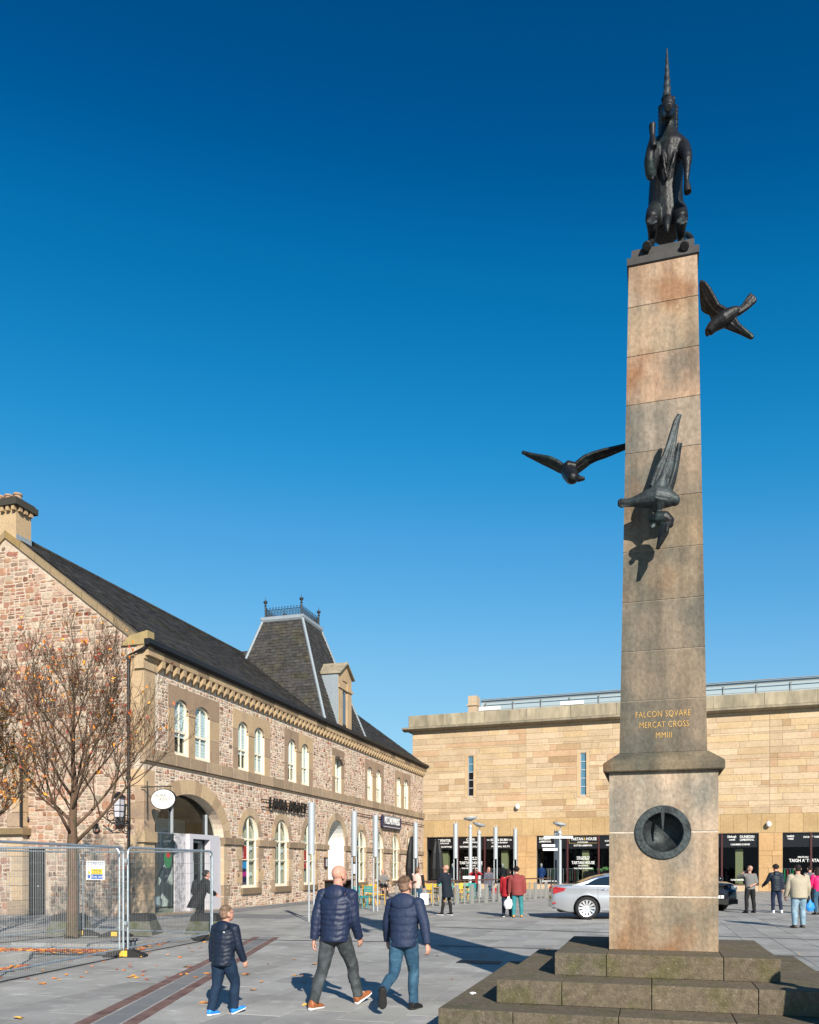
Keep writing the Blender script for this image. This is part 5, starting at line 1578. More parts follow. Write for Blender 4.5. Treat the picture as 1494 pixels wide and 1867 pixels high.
for px, py, lab in ((862, 1813, 'white scrap of litter on the left end of the lowest step'), (1093, 1836, 'white scrap of litter on the front edge of the lowest step')):
    mb = MB(); mb.ell((0, 0, .012), (.035, .02, .012), wob=.9, nu=8, nv=5)
    o = mb.build('litter', M_white, label=lab, cat='litter'); zz = .243 if px < 1000 else .243
    d = 1500 * (CAM_H - zz) / (py - 1582); l = (px - 747) * d / 1500; o.location = (l * cs - d * sn, l * sn + d * cs, zz)

# ================================================================== LIGHT COLUMNS AND LAMPS
def light_column(p, s_, lab):
    e = empty('light_column', p, YAW, lab, 'light column', 'perforated cylinder light columns')
    mb = MB(); c_ = V((0, 0, 0)); n = 20
    prof = []
    z = 2.06
    while z < 3.6: prof += [(.105, z), (.105, z + .032), (.101, z + .036)]; z += .04
    mb.rings([[V((r_ * math.cos(2 * PI * k / n), r_ * math.sin(2 * PI * k / n), z)) for k in range(n)] for r_, z in prof]); mb.build('lantern', M_lampgrey, e, smooth=False)
    for x in (-.075, .075):
        mb = MB(); mb.tube([V((x, 0, 0)), V((x, 0, 2.06))], .027, 8); mb.build('leg', M_lampgrey, e)
    mb = MB()
    for x in (-.06, .06): mb.tube([V((x, 0, 3.6)), V((x, 0, 3.74))], .012, 5)
    mb.build('top_pin', M_lampgrey, e)
    return e
def at_depth(px, d):
    l = (px - 747) * d / 1500
    return V((l * cs - d * sn, l * sn + d * cs, 0))
for px, d, lab in ((568, 25.0, 'tallest grey cylinder light column, left of the bald man'), (646, 28.9, 'grey cylinder light column just right of the bald man\'s head'), (685, 31.0, 'grey cylinder light column between the bald man and the teenager'), (758, 36.2, 'grey cylinder light column behind the woman in the pink gilet'), (831, 36.8, 'grey cylinder light column right of the man in the black coat'), (904, 40.2, 'grey cylinder light column left of the couple in red'), (940, 42.0, 'grey cylinder light column directly above the couple in red'), (1014, 44.5, 'grey cylinder light column left of the lamp over the silver car')):
    light_column(at_depth(px, d), 1, lab)
def street_lamp(p, H, yaw, lab, tilt=.18, R_=.5):
    e = empty('street_lamp', p, yaw, lab, 'street lamp', 'lamps with round tilted discs')
    mb = MB(); mb.tube([V((0, 0, 0)), V((0, 0, .9)), V((0, 0, H - .55))], [.13, .11, .10], 12); mb.build('pole', M_lampgrey, e)
    mb = MB(); mb.ell((0, 0, H - .5), (.12, .12, .16)); mb.tube([V((0, 0, H - .45)), V((.06, 0, H - .1))], .025, 6); mb.build('lamp_arm', M_lampgrey, e)
    mb = MB(); n = 24; Mx = Matrix.Rotation(tilt, 3, 'Y')
    mb.rings([[V((0, 0, H)) + Mx @ V((r_ * math.cos(2 * PI * k / n), r_ * math.sin(2 * PI * k / n), z)) for k in range(n)] for r_, z in ((.08, -.16), (.35, -.05), (R_, .03), (R_, .05), (.1, .07))]); mb.build('disc', M_lampgrey, e)
d1 = 46; street_lamp(at_depth(858, d1), 1.65 + 90 * d1 / 1500, 0, 'street lamp with flat disc, left of the pair before the tartan shop', -.1, .38)
d2 = 46; street_lamp(at_depth(874, d2), 1.65 + 79 * d2 / 1500, 0, 'street lamp with tilted disc, right of the pair before the tartan shop', .25, .38)
d3 = 44; street_lamp(at_depth(1021, d3), 1.65 + 80 * d3 / 1500, 0, 'street lamp with tilted disc behind the silver car', .18, .36)
e = empty('direction_sign', at_depth(1021, 43.8), YAW, 'white finger boards on the pole behind the silver car', 'sign')
mb = MB()
for x0, x1, z in ((-.85, .7, 3.2), (-.95, -.25, 2.75), (-.9, -.12, 2.55)): mb.box(x0, x1, -.02, .02, z, z + .13)
mb.build('boards', M_white, e)
mb = MB(); mb.tube([V((0, .03, 0)), V((0, .03, 3.5))], .03, 8); mb.build('post', M_lampgrey, e)

# ================================================================== CAFE
bar0, bar1 = V((-9.75, 31.2, 0)), V((-5.3, 45.3, 0))
br_ = empty('cafe_barrier', bar0, 0, 'long barrier of grey posts with dark timber rail round the cafe tables', 'barrier')
t = (bar1 - bar0).normalized(); L = (bar1 - bar0).length; nB = 22
nn = V((t.y, -t.x, 0))
mb = MB(); mb.box(-.12, .12, -.035, .035, 0, .88); pm = mb.mesh('post', M_postgrey)
mb = MB(); mb.tube([V((0, 0, 0)), V((0, 0, .9))], .035, 8); pm2 = mb.mesh('post', M_postgrey)
for k in range(nB + 1):
    o = bpy.data.objects.new('post', pm if k % 2 else pm2); COL.objects.link(o); o.parent = br_; o.location = t * (L * k / nB); o.rotation_euler = (0, 0, math.atan2(t.y, t.x))
mb = MB(); FB = Frame((0, 0, 0), t, nn); mb.fbox(FB, -.1, L + .2, 1.04, 1.10, -.06, .06)
mb.build('top_rail', M_brown, br_)
mb = MB()
for k in range(0, nB, 4): mb.tube([t * (L * k / nB) + V((0, 0, .88)), t * (L * k / nB) + V((0, 0, 1.04))], .02, 6)
for z in (.12, .5): mb.tube([V((0, 0, z)), t * L + V((0, 0, z))], .012, 5)
mb.build('lower_rail', M_postgrey, br_)
wi = MB()
n_ = int(L / .12)
for k in range(n_):
    u = L * k / n_
    wi.tube([t * u + V((0, 0, .12)), t * (u + .2) + V((0, 0, .5))], .005, 3, False); wi.tube([t * (u + .2) + V((0, 0, .12)), t * u + V((0, 0, .5))], .005, 3, False)
wi.build('mesh_infill', M_postgrey, br_, fix=False)
M_cy = plain('yellow_chair_paint', (.75, .42, .02), .5); M_ct = plain('teal_chair_paint', (.02, .30, .30), .5); M_wood = plain('table_timber', (.35, .22, .12), .6)
def chair_proto(m, nm):
    e = empty('cafe_chair', (0, 0, 0), 0)
    mb = MB(); mb.box(-.2, .2, -.2, .2, .44, .47); mb.build('seat', m, e)
    mb = MB()
    for k in range(3): mb.box(-.2, .2, .2, .22, .62 + k * .09, .69 + k * .09)
    mb.build('backrest', m, e)
    for x in (-.19, .19):
        mb = MB(); mb.tube([V((x, -.24, 0)), V((x, -.18, .45))], .014, 6); mb.build('leg', m, e)
        mb = MB(); mb.tube([V((x, .26, 0)), V((x, .19, .45)), V((x, .21, .9))], .014, 6); mb.build('leg', m, e)
    return e
py_, pt_ = chair_proto(M_cy, 'y'), chair_proto(M_ct, 't')
def put_chair(proto, p, rz, lab, first):
    c_ = proto if first else copy_tree(proto)
    c_.location = p; c_.rotation_euler = (0, 0, rz)
    tag(c_, lab, 'chair', 'yellow cafe chairs' if proto is py_ else 'teal cafe chairs')
spots_y = [(673, 36, 'yellow cafe chair back just left of the white-mullioned pole behind the bald man'), (690, 36.3, 'yellow cafe chair behind the light column right of the bald man'), (683, 38, 'yellow cafe chair half hidden behind the bald man\'s shoulder'), (782, 38.5, 'yellow cafe chair under the folded parasol, leftmost of its cluster'), (790, 39.5, 'yellow cafe chair left of the man in the black coat'), (836, 40.0, 'yellow cafe chair right of the man in the black coat'), (846, 42, 'yellow cafe chair near the white menu box')]
spots_t = [(658, 33.0, 'teal cafe chair just right of the bald man'), (667, 34.2, 'second teal cafe chair, right of the first beside the bald man'), (797, 40.0, 'teal cafe chair beside the man in the black coat'), (827, 40.5, 'teal cafe chair just right of the man in the black coat'), (851, 40.5, 'wide teal chair back behind the barrier left of the woman on the phone'), (860, 41.0, 'teal cafe chair directly below the woman on the phone')]
for i, (px, d, lab) in enumerate(spots_y): put_chair(py_, at_depth(px, d), random.uniform(2.4, 3.9), lab, i == 0)
for i, (px, d, lab) in enumerate(spots_t): put_chair(pt_, at_depth(px, d), random.uniform(-.6, .6) + (1.5 if i == 0 else 0), lab, i == 0)
for px, d, lab in ((676, 35.0, 'square cafe table between teal and yellow chairs beside the bald man'), (800, 39.0, 'square cafe table behind the man in the black coat'), (843, 40.8, 'square cafe table under the white menu box')):
    e = empty('cafe_table', at_depth(px, d), .3, lab, 'table', 'square cafe tables')
    mb = MB(); mb.box(-.35, .35, -.35, .35, .70, .73); mb.build('table_top', M_wood, e)
    for x in (-.3, .3):
        for y in (-.3, .3): mb = MB(); mb.tube([V((x, y, 0)), V((x, y, .7))], .018, 6); mb.build('leg', M_cy, e)
e = empty('menu_box', at_depth(855, 39.6), YAW, 'long white box resting on the cafe barrier rail', 'box')
mb = MB(); mb.rings([[V((a * x, b * .12, z)) for a, b in ((-1, -1), (1, -1), (1, 1), (-1, 1))] for x, z in ((.28, 1.11), (.29, 1.2), (.27, 1.24))]); mb.build('casing', M_white, e)
def parasol(px, d, top, lab):
    e = empty('folded_parasol', at_depth(px, d), 0, lab, 'parasol', 'closed black parasols at the cafe')
    mb = MB(); mb.tube([V((0, 0, 0)), V((0, 0, top))], .03, 8); mb.build('pole', M_black, e)
    mb = MB(); n = 16
    mb.rings([[V((0, 0, z)) + V((math.cos(2 * PI * k / n), math.sin(2 * PI * k / n), 0)) * r_ * (1 + .18 * (k % 2)) for k in range(n)] for r_, z in ((.10, .95), (.26, 1.05), (.3, 1.6), (.24, 2.4), (.12, top - .15), (.02, top))]); mb.build('canopy', M_black, e)
    mb = MB(); mb.box(-.35, .35, -.35, .35, 0, .08); mb.build('base_plate', M_black, e)
parasol(752, 42, 3.25, 'closed black parasol standing left of the light column by the pink gilet')
parasol(797, 42, 3.15, 'closed black parasol before the ART PEWTER window')
e = empty('menu_post', at_depth(648, 30.2), YAW, 'black menu stand post behind the bald man\'s head', 'menu stand')
mb = MB(); mb.tube([V((-.09, 0, 0)), V((-.09, 0, 2.1))], .03, 6); mb.tube([V((.09, 0, 0)), V((.09, 0, 2.1))], .03, 6); mb.build('posts', M_black, e)
mb = MB(); mb.box(-.12, .12, -.04, .04, 1.35, 1.85); mb.build('case', M_black, e)
mb = MB(); mb.box(-.07, .07, -.046, -.041, 1.42, 1.78); mb.build('menu_sheet', M_grey_panel, e)
# bench table in front of the third arch
e = empty('trestle_table', (-15.3, 39.2, 0), 0, 'dark trestle table against the wall behind the bald man', 'table')
mb = MB(); mb.box(-.4, .4, -1.3, 1.3, .98, 1.04); mb.build('table_top', M_brown, e)
for y in (-1.1, 1.1): mb = MB(); mb.box(-.35, .35, y - .04, y + .04, 0, .98); mb.build('leg', M_black, e)

# ================================================================== BRONZES
PAT = mat('patina', (.07, .10, .11), .5)
def W(px, py, Y): return on_y(px, py, Y)

def wing(mb, lead, trail, th=.02):
    """solid wing between a leading and a trailing edge (lists of points of equal length)"""
    n = len(lead); rs = []
    for i in range(n):
        a, b = V(lead[i]), V(trail[i]); c_ = (a + b) / 2; ax = (b - a) / 2
        t = (V(lead[min(i + 1, n - 1)]) - V(lead[max(i - 1, 0)])).normalized()
        nm = ax.normalized().cross(t).normalized()
        k = th * (1 - .45 * i / n); N_ = 32; row = []
        for m in range(N_):        # blunt-edged section rippled by rows of feathers
            q = 2 * PI * m / N_; cq, sq_ = math.cos(q), math.sin(q)
            x = math.copysign(abs(cq) ** .8, cq); y = math.copysign(abs(sq_) ** .45, sq_)
            rp = 1 + .30 * math.cos(x * 16) * (abs(x) < .93)
            row.append(c_ + ax * x * 1.04 + nm * k * y * rp)
        rs.append(row)
    mb.rings(rs)
def feathers(mb, lead, trail, th=.012, n=9):
    """flight feathers: thin overlapping blades along the outer trailing edge"""
    L_ = len(lead) - 1
    for k in range(n):
        f = .25 + .72 * k / n; i = min(L_ - 1, int(f * L_)); t = f * L_ - i
        a = V(lead[i]).lerp(V(lead[i + 1]), t); b = V(trail[i]).lerp(V(trail[i + 1]), t)
        tip = V(lead[-1])
        d = (b - a); e = b + (tip - b) * .12 + d * .04
        m = a + d * .35
        side = (tip - a).normalized() * (tip - a).length * .05
        mb.prism(Frame(m, (1, 0, 0), (0, -1, 0)), [(0, 0), (side.x, side.z), ((e - m).x + side.x * .5, (e - m).z + side.z * .5), ((e - m).x, (e - m).z)], -th / 2 - (m.y - e.y) * 0, th / 2)

# front falcon with prey
Yc = 9.40
def C(x, y, dy=0): return W(1100 + x / 5.336, 730 + y / 5.336, Yc + dy)
fc = empty('falcon_sculpture', C(560, 960), 0, 'bronze falcon with raised wings clutching prey, fixed to the front of the obelisk shaft', 'sculpture')
o0 = fc.location.copy()
cc = lambda x, y, dy=0: C(x, y, dy) - o0
mb = MB()
mb.limb([cc(150, 1005), cc(280, 990), cc(400, 965), cc(520, 945), cc(620, 955), cc(680, 965), cc(715, 975)], [.035, .05, .085, .12, .10, .075, .05], n=14)
mb.rings([[cc(300, 990 + s_ * 30, d_) for s_, d_ in ((-1, -.02), (1, -.02), (1, .02), (-1, .02))], [cc(175, 1000 + s_ * 48, d_) for s_, d_ in ((-1, -.03), (1, -.03), (1, .01), (-1, .01))], [cc(142, 1000 + s_ * 26, d_) for s_, d_ in ((-1, -.02), (1, -.02), (1, .0), (-1, .0))]])
mb.ell(cc(695, 972), (.062, .07, .06)); mb.limb([cc(705, 975), cc(728, 985), cc(728, 1012)], [.035, .022, .006], n=8)
mb.limb([cc(560, 960, -.05), cc(545, 1020, -.03), cc(540, 1075, -.02)], [.085, .06, .03], n=10); mb.limb([cc(500, 960, .05), cc(500, 1030, .04), cc(525, 1085, .02)], [.07, .05, .03], n=10)
for x in (520, 560, 590): mb.limb([cc(540, 1070, -.02), cc((540 + x) / 2, 1095, -.05), cc(x, 1120, -.04)], [.018, .014, .008], n=6)
lead = [cc(*q) for q in ((450, 835), (470, 760), (520, 640), (575, 540), (612, 440), (655, 300), (690, 190), (735, 128))]
trail = [cc(x, y, .03) for x, y in ((625, 900), (640, 830), (672, 700), (692, 580), (705, 460), (722, 330), (742, 220), (758, 140))]
wing(mb, lead, trail, .035)
mb.limb([cc(520, 950), cc(530, 900), cc(560, 820), cc(600, 700)], [.10, .11, .07, .03], n=12, flat=.7)
lead2 = [cc(x, y, .14) for x, y in ((600, 900), (640, 800), (675, 690), (700, 580), (715, 490), (735, 410))]
trail2 = [cc(x, y, .20) for x, y in ((665, 890), (690, 810), (715, 690), (735, 580), (750, 480), (762, 415))]
wing(mb, lead2, trail2, .03)
fuse(mb, 'falcon', M_bronze2, fc, .0075, 1)
mb = MB()
mb.limb([cc(445, 1160, -.02), cc(520, 1150, -.03), cc(600, 1150, -.03), cc(645, 1185, -.03), cc(650, 1235, -.03)], [.03, .075, .08, .06, .035], n=12)
wing(mb, [cc(560, 1200, -.04), cc(545, 1290, -.03), cc(530, 1370, -.03), cc(523, 1450, -.02)], [cc(650, 1200, -.08), cc(635, 1290, -.07), cc(590, 1370, -.05), cc(530, 1455, -.03)], .03)
wing(mb, [cc(500, 1180, -.03), cc(470, 1205, -.05), cc(450, 1220, -.06)], [cc(515, 1210, -.03), cc(505, 1240, -.05), cc(470, 1262, -.06)], .02)
fuse(mb, 'prey', M_bronze, fc, .010, 2)

# left flying falcon
Yb = 10.1
def Bp(x, y, dy=0): return W(940 + x / 6.79, 790 + y / 6.79, Yb + dy)
fb = empty('falcon_sculpture', Bp(680, 500), 0, 'bronze falcon in flight fixed by its wing tip to the left side of the shaft', 'sculpture')
o1 = fb.location.copy(); bb = lambda x, y, dy=0: Bp(x, y, dy) - o1
mb = MB()
mb.limb([bb(620, 420, .35), bb(640, 450, .2), bb(670, 490, 0), bb(700, 540, -.15), bb(710, 560, -.28)], [.04, .075, .095, .085, .045], n=14)
mb.ell(bb(708, 556, -.28), (.07, .08, .065))
mb.limb([bb(740, 540, -.05), bb(800, 565, -.05), bb(860, 562, -.03)], [.06, .035, .02], n=10)
wing(mb, [bb(600, 390), bb(520, 330), bb(430, 290), bb(330, 268, .05), bb(230, 252, .08), bb(150, 238, .1), bb(80, 225, .12)], [bb(590, 500, .1), bb(540, 480, .12), bb(450, 430, .15), bb(340, 380, .15), bb(230, 325, .15), bb(150, 280, .15), bb(85, 236, .14)], .03)
wing(mb, [bb(690, 400), bb(760, 345), bb(850, 275), bb(950, 235), bb(1080, 195), bb(1200, 170), bb(1420, 112)], [bb(770, 500, .1), bb(850, 440, .12), bb(930, 375, .13), bb(1010, 335, .13), bb(1120, 300, .12), bb(1250, 245, .1), bb(1420, 180, .05)], .03)
mb.limb([bb(590, 440), bb(650, 430), bb(760, 430)], [.05, .09, .06], n=10)
fuse(mb, 'falcon', M_bronze, fb, .008, 1)

# right diving falcon
Ya = 10.15
def Ap(x, y, dy=0): return W(930 + x / 3.179, 480 + y / 3.179, Ya + dy)
fa = empty('falcon_sculpture', Ap(1260, 310), 0, 'bronze falcon diving head down beside the top right edge of the shaft', 'sculpture')
o2 = fa.location.copy(); ab = lambda x, y, dy=0: Ap(x, y, dy) - o2
mb = MB()
mb.limb([ab(1330, 265), ab(1290, 290), ab(1240, 325), ab(1200, 350), ab(1170, 375), ab(1152, 400)], [.04, .075, .092, .078, .065, .052], n=14)
mb.limb([ab(1155, 390), ab(1146, 410), ab(1143, 425)], [.05, .03, .008], n=8)
wing(mb, [ab(1300, 290), ab(1350, 235), ab(1375, 195), ab(1395, 172)], [ab(1330, 300), ab(1385, 262), ab(1430, 222), ab(1432, 205)], .03)
wing(mb, [ab(1270, 265), ab(1215, 235), ab(1185, 180), ab(1160, 135), ab(1135, 105), ab(1106, 95)], [ab(1170, 330, .1), ab(1160, 300, .12), ab(1135, 290, .13), ab(1112, 272, .12), ab(1104, 215, .1), ab(1100, 120, .05)], .03)
wing(mb, [ab(1310, 310), ab(1335, 350), ab(1370, 380), ab(1400, 405), ab(1412, 425)], [ab(1230, 370, .05), ab(1290, 395, .05), ab(1340, 415, .05), ab(1385, 435, .05), ab(1405, 442, .04)], .03)
fuse(mb, 'falcon', M_bronze, fa, .008, 1)

# unicorn
def Up(x, y, dy=0):
    return W(1120 + x / 4.245, 60 + y / 4.245, 10.0 + dy)
un = empty('unicorn_sculpture', (.10, 10.05, 8.762), 0, 'dark bronze unicorn sitting upright with a long spiral horn on top of the obelisk', 'sculpture')
o3 = V((.10, 10.05, 8.762)); uu = lambda x, y, dy=0: Up(x, y, dy) - o3
mb = MB()
# torso
sec = []
for x, y, hx, hy, dy in ((410, 1560, 105, .17, .10), (405, 1440, 135, .20, .10), (400, 1320, 130, .19, .08), (400, 1200, 124, .175, .05), (410, 1080, 124, .17, .02), (425, 980, 126, .175, -.02), (435, 900, 118, .17, -.04), (430, 840, 85, .14, -.02), (418, 780, 62, .12, .0), (414, 720, 62, .12, .0), (415, 660, 62, .125, -.02)):
    c_ = uu(x, y, dy); sec.append((c_, V((hx / 4.245 / 155, 0, 0)), V((0, hy, 0))))
mb.loft(sec, n=20)
mb.ell(uu(428, 930, -.09), (.105, .11, .24)); mb.ell(uu(418, 1080, -.05), (.085, .10, .2))      # breast
for x in (372, 475): mb.limb([uu(x, 860, -.13), uu(x + (420 - x) * .25, 980, -.19), uu(405, 1130, -.16)], [.02, .022, .01], n=6)
mb.limb([uu(412, 690, -.02), uu(416, 620, -.10), uu(420, 560, -.17), uu(424, 520, -.16)], [.10, .095, .085, .06], n=14)      # head, chin up
mb.limb([uu(420, 600, -.1), uu(420, 590, -.28), uu(421, 575, -.40)], [.075, .06, .045], n=12)
mb.ell(uu(378, 520, .0), (.02, .02, .05)); mb.ell(uu(462, 515, .0), (.02, .02, .05))
mb.ell(uu(392, 600, -.12), (.03, .03, .035)); mb.ell(uu(450, 600, -.12), (.03, .03, .035))
for k in range(9):     # mane curls down both sides of the neck
    y = 560 + k * 32
    mb.limb([uu(470 - k * 1, y, .10), uu(486, y + 18, .08), uu(478, y + 42, .10)], [.02, .026, .01], n=7)
    mb.limb([uu(368, y, .10), uu(352, y + 20, .08), uu(362, y + 42, .1)], [.02, .026, .01], n=7)
# raised foreleg (image left)
mb.limb([uu(370, 860, -.02), uu(310, 940, -.12), uu(285, 1050, -.20), uu(288, 1110, -.24)], [.10, .09, .07, .05], n=12)
mb.limb([uu(285, 1110, -.24), uu(275, 1000, -.30), uu(285, 900, -.33), uu(296, 830, -.34), uu(300, 790, -.34)], [.055, .062, .05, .036, .03], n=12)
mb.limb([uu(300, 800, -.34), uu(306, 860, -.37), uu(312, 885, -.38)], [.03, .04, .035], n=10)
mb.limb([uu(298, 790, -.34), uu(297, 740, -.34), uu(297, 705, -.34)], [.03, .038, .042], n=10)
for x, y in ((262, 1080), (270, 1130), (300, 1140), (322, 1110), (330, 1075)): mb.limb([uu(290, 1090, -.25), uu(x, y, -.26)], [.035, .012], n=6)
# lowered foreleg (image right)
mb.limb([uu(470, 850, -.02), uu(530, 890, -.1), uu(562, 940, -.22), uu(568, 1000, -.27)], [.10, .085, .06, .05], n=12)
mb.limb([uu(568, 1000, -.27), uu(565, 1070, -.26), uu(562, 1130, -.25), uu(562, 1180, -.25)], [.045, .036, .03, .03], n=10)
mb.limb([uu(562, 1150, -.25), uu(568, 1200, -.26), uu(572, 1235, -.27)], [.03, .042, .044], n=10)
# haunches and hind legs
for s_, kx, fx in ((-1, 290, 255), (1, 525, 545)):
    mb.limb([uu(405 + s_ * 40, 1350, .12), uu(kx - s_ * 25, 1380, .0), uu(kx, 1440, -.18)], [.11, .095, .07], n=14)
    mb.limb([uu(kx, 1440, -.18), uu(kx - s_ * 8, 1520, -.12), uu(kx - s_ * 4, 1590, -.04), uu(kx, 1640, -.02)], [.07, .058, .045, .04], n=12)
    mb.limb([uu(kx, 1630, .0), uu(fx, 1645, -.14), uu(fx - s_ * 0, 1650, -.28)], [.045, .045, .055], n=10)
    for k in range(6): mb.limb([uu(kx, 1430, -.2), uu(kx + (k - 2.5) * 17, 1490 - abs(k - 2.5) * 10, -.26)], [.04, .01], n=6)
mb.limb([uu(410, 1430, -.12), uu(410, 1500, -.2), uu(415, 1555, -.2)], [.05, .035, .008], n=8)
mb.limb([uu(560, 1560, .25), uu(600, 1590, .15), uu(590, 1610, .05)], [.04, .03, .02], n=8)
fuse(mb, 'unicorn_body', M_bronze, un, .011, 1)
mb = MB()
b0, b1 = uu(412, 500, -.12), uu(410, 118, -.05)
n = 60; pts = [b0.lerp(b1, k / n) for k in range(n + 1)]
ax = (b1 - b0).normalized()
rs = []
for k, p in enumerate(pts):
    r_ = .040 * (1 - k / n) + .007; rs.append([p + V((math.cos(a), math.sin(a), 0)) * r_ * (1 + .12 * math.cos(a - k * .62)) for a in [2 * PI * q / 12 for q in range(12)]])
mb.rings(rs); mb.build('horn', M_bronze2, un, smooth=True)

# ================================================================== CARS
def car(loc, yaw, lab, kind, paint):
    e = empty('parked_car', loc, yaw, lab, 'car')
    suv = kind == 'suv'
    L_, Wd, Hh = (4.95, 1.0, 1.84) if suv else (5.07, .95, 1.48)
    if suv:
        belt = [(0, .9), (.05, 1.12), (.3, 1.18), (3.5, 1.16), (3.75, 1.14), (4.4, 1.10), (4.8, 1.0), (4.95, .75)]
        wid = [(0, .82), (.15, .93), (.8, 1), (4.2, 1), (4.7, .95), (4.88, .88), (4.95, .78)]
        roof = [(.25, 1.15), (.45, 1.72), (.9, 1.82), (2.6, 1.84), (3.0, 1.76), (3.75, 1.14)]
    else:
        belt = [(0, .80), (.03, .98), (.12, 1.07), (.5, 1.10), (.95, 1.10), (2.5, 1.04), (3.7, 1.0), (4.4, .90), (4.85, .76), (5.07, .58)]
        wid = [(0, .80), (.08, .86), (.35, .93), (1.1, .99), (3.8, .99), (4.5, .93), (4.85, .82), (5.07, .6)]
        roof = [(.62, 1.09), (.9, 1.17), (1.35, 1.34), (1.75, 1.445), (2.2, 1.48), (2.9, 1.46), (3.3, 1.34), (3.9, 1.0)]
    def itp(t, x):
        for (a, b), (c_, d) in zip(t, t[1:]):
            if x <= c_: return b + (d - b) * (x - a) / (c_ - a)
        return t[-1][1]
    sec = []
    xs = sorted(set([0, .02, .06, .12, .2, .35, .5] + [.5 + .2 * k for k in range(1, 21)] + [L_ - .35, L_ - .2, L_ - .1, L_ - .03, L_]))
    xs = [x for x in xs if x <= L_]
    prof = [(0, .0, 0), (.82, 0, 0), (.95, .06, 0), (.985, .22, 0), (1.0, .40, 0), (.995, .62, 0), (.965, .83, 0), (.975, .87, 0), (.93, .96, 0), (.80, 1.0, 0), (.4, 1.012, 0), (0, 1.02, 0)]
    mb = MB(); rs = []
    for x in xs:
        w = itp(wid, x) * Wd; zb = itp(belt, x)
        zl = .20 + (.16 * max(0, 1 - x / .5) + .10 * max(0, 1 - (L_ - x) / .5))
        half_ = [(a * w, zl + (zb - zl) * b) for a, b, _ in prof]
        ring_ = [V((x - L_ / 2, y, z)) for y, z in half_] + [V((x - L_ / 2, -y, z)) for y, z in half_[-2:0:-1]]
        rs.append(ring_)
    mb.rings(rs)
    body = mb.build('body', paint, e, smooth=True)
    WR = .385 if suv else .365
    wx = (.92, 3.87) if suv else (1.08, 4.29)
    cm = MB(); c0_ = MB()
    for x in wx:
        cm.prism(Frame((x - L_ / 2, 0, WR), (1, 0, 0), (0, 1, 0)), [((WR + .055) * math.cos(2 * PI * k / 32), (WR + .055) * math.sin(2 * PI * k / 32)) for k in range(32)], -1.2, 1.2)
    cut(body, cm, True)
    bv = body.modifiers.new('n', 'EDGE_SPLIT'); bv.split_angle = R(38); bake(body)
    mb = MB(); mb.box(-L_ / 2 + .25, L_ / 2 - .35, -Wd * .72, Wd * .72, .22, .72); mb.build('underbody', M_rubber, e)
    # greenhouse
    rs = []
    gx = [roof[0][0]] + [roof[0][0] + (roof[-1][0] - roof[0][0]) * k / 26 for k in range(1, 26)] + [roof[-1][0]]
    bz = lambda x: itp(belt, x) - .015
    for x in gx:
        zr = itp(roof, x); zb = bz(x); w = itp(wid, x) * Wd * .915; h = max(zr - zb, .01)
        wt = w - (.40 if not suv else .22) * h - .02
        half_ = [(w, zb - .02), (w, zb), (wt + .03, zb + h * .86), (wt - .05, zb + h * .97), (wt * .5, zb + h * 1.01), (0, zb + h * 1.02)]
        rs.append([V((x - L_ / 2, y, z)) for y, z in half_] + [V((x - L_ / 2, -y, z)) for y, z in half_[-2::-1]])
    mb = MB(); mb.rings(rs); gh = mb.build('cabin', paint, e, smooth=True)
    bv = gh.modifiers.new('n', 'EDGE_SPLIT'); bv.split_angle = R(30); bake(gh)
    # side glass + bright frame
    def side(x, f, s_, off):
        zr = itp(roof, x); zb = bz(x); w = itp(wid, x) * Wd * .915; h = max(zr - zb, .01); wt = w - (.40 if not suv else .22) * h - .02
        p = V((x - L_ / 2, w + (wt + .03 - w) * f / .86 if f <= .86 else 0, zb + h * f)); p.y = (w + (wt + .03 - w) * f / .86) + off; p.y *= s_
        return p
    def glassband(x0, x1, f0, f1, off, s_, r0=.2, r1=.3):
        n = 16; lo, hi = [], []
        for k in range(n + 1):
            t = k / n; x = x0 + (x1 - x0) * t
            ff = f1
            e0 = min(1, (x - x0) / r0); e1 = min(1, (x1 - x) / r1)
            ff = f0 + (f1 - f0) * max(.04, max(0, math.sin(min(1, e0) * PI / 2)) ** .8) * max(.04, max(0, math.sin(min(1, e1) * PI / 2)) ** .7)
            lo.append(side(x, f0, s_, off)); hi.append(side(x, ff, s_, off))
        return lo, hi
    gx0, gx1 = (1.0, 3.62) if not suv else (.6, 3.4)
    for s_ in (-1, 1):
        fr = MB(); lo, hi = glassband(gx0 - .05, gx1 + .06, .04, .86, .004, s_, .55, .7)
        li, hii = glassband(gx0, gx1, .08, .80, .004, s_, .55, .7)
        for a, b in zip(range(16), range(1, 17)):
            fr.poly([hi[a], hi[b], hii[b], hii[a]]); fr.poly([lo[a], lo[b], li[b], li[a]])
        fr.build('window_trim', M_chrome, e, fix=False)
        gl = MB()
        for a, b in zip(range(16), range(1, 17)): gl.poly([li[a], li[b], hii[b], hii[a]])
        gl.build('side_window', M_carglass, e, fix=False)
        mb = MB(); px_ = 2.12 if not suv else 2.1
        mb.poly([side(px_, .08, s_, .007), side(px_ + .05, .08, s_, .007), side(px_ + .02, .8, s_, .007), side(px_ - .03, .8, s_, .007)]); mb.build('door_pillar', M_black, e, fix=False)
        for hx in ((1.62, 2.75) if not suv else (1.5, 2.6)):
            y = s_ * (itp(wid, hx) * Wd * .975)
            mb = MB(); mb.ell((hx - L_ / 2, y, itp(belt, hx) - .13), (.11, .022, .022)); mb.build('door_handle', M_chrome, e, smooth=True)
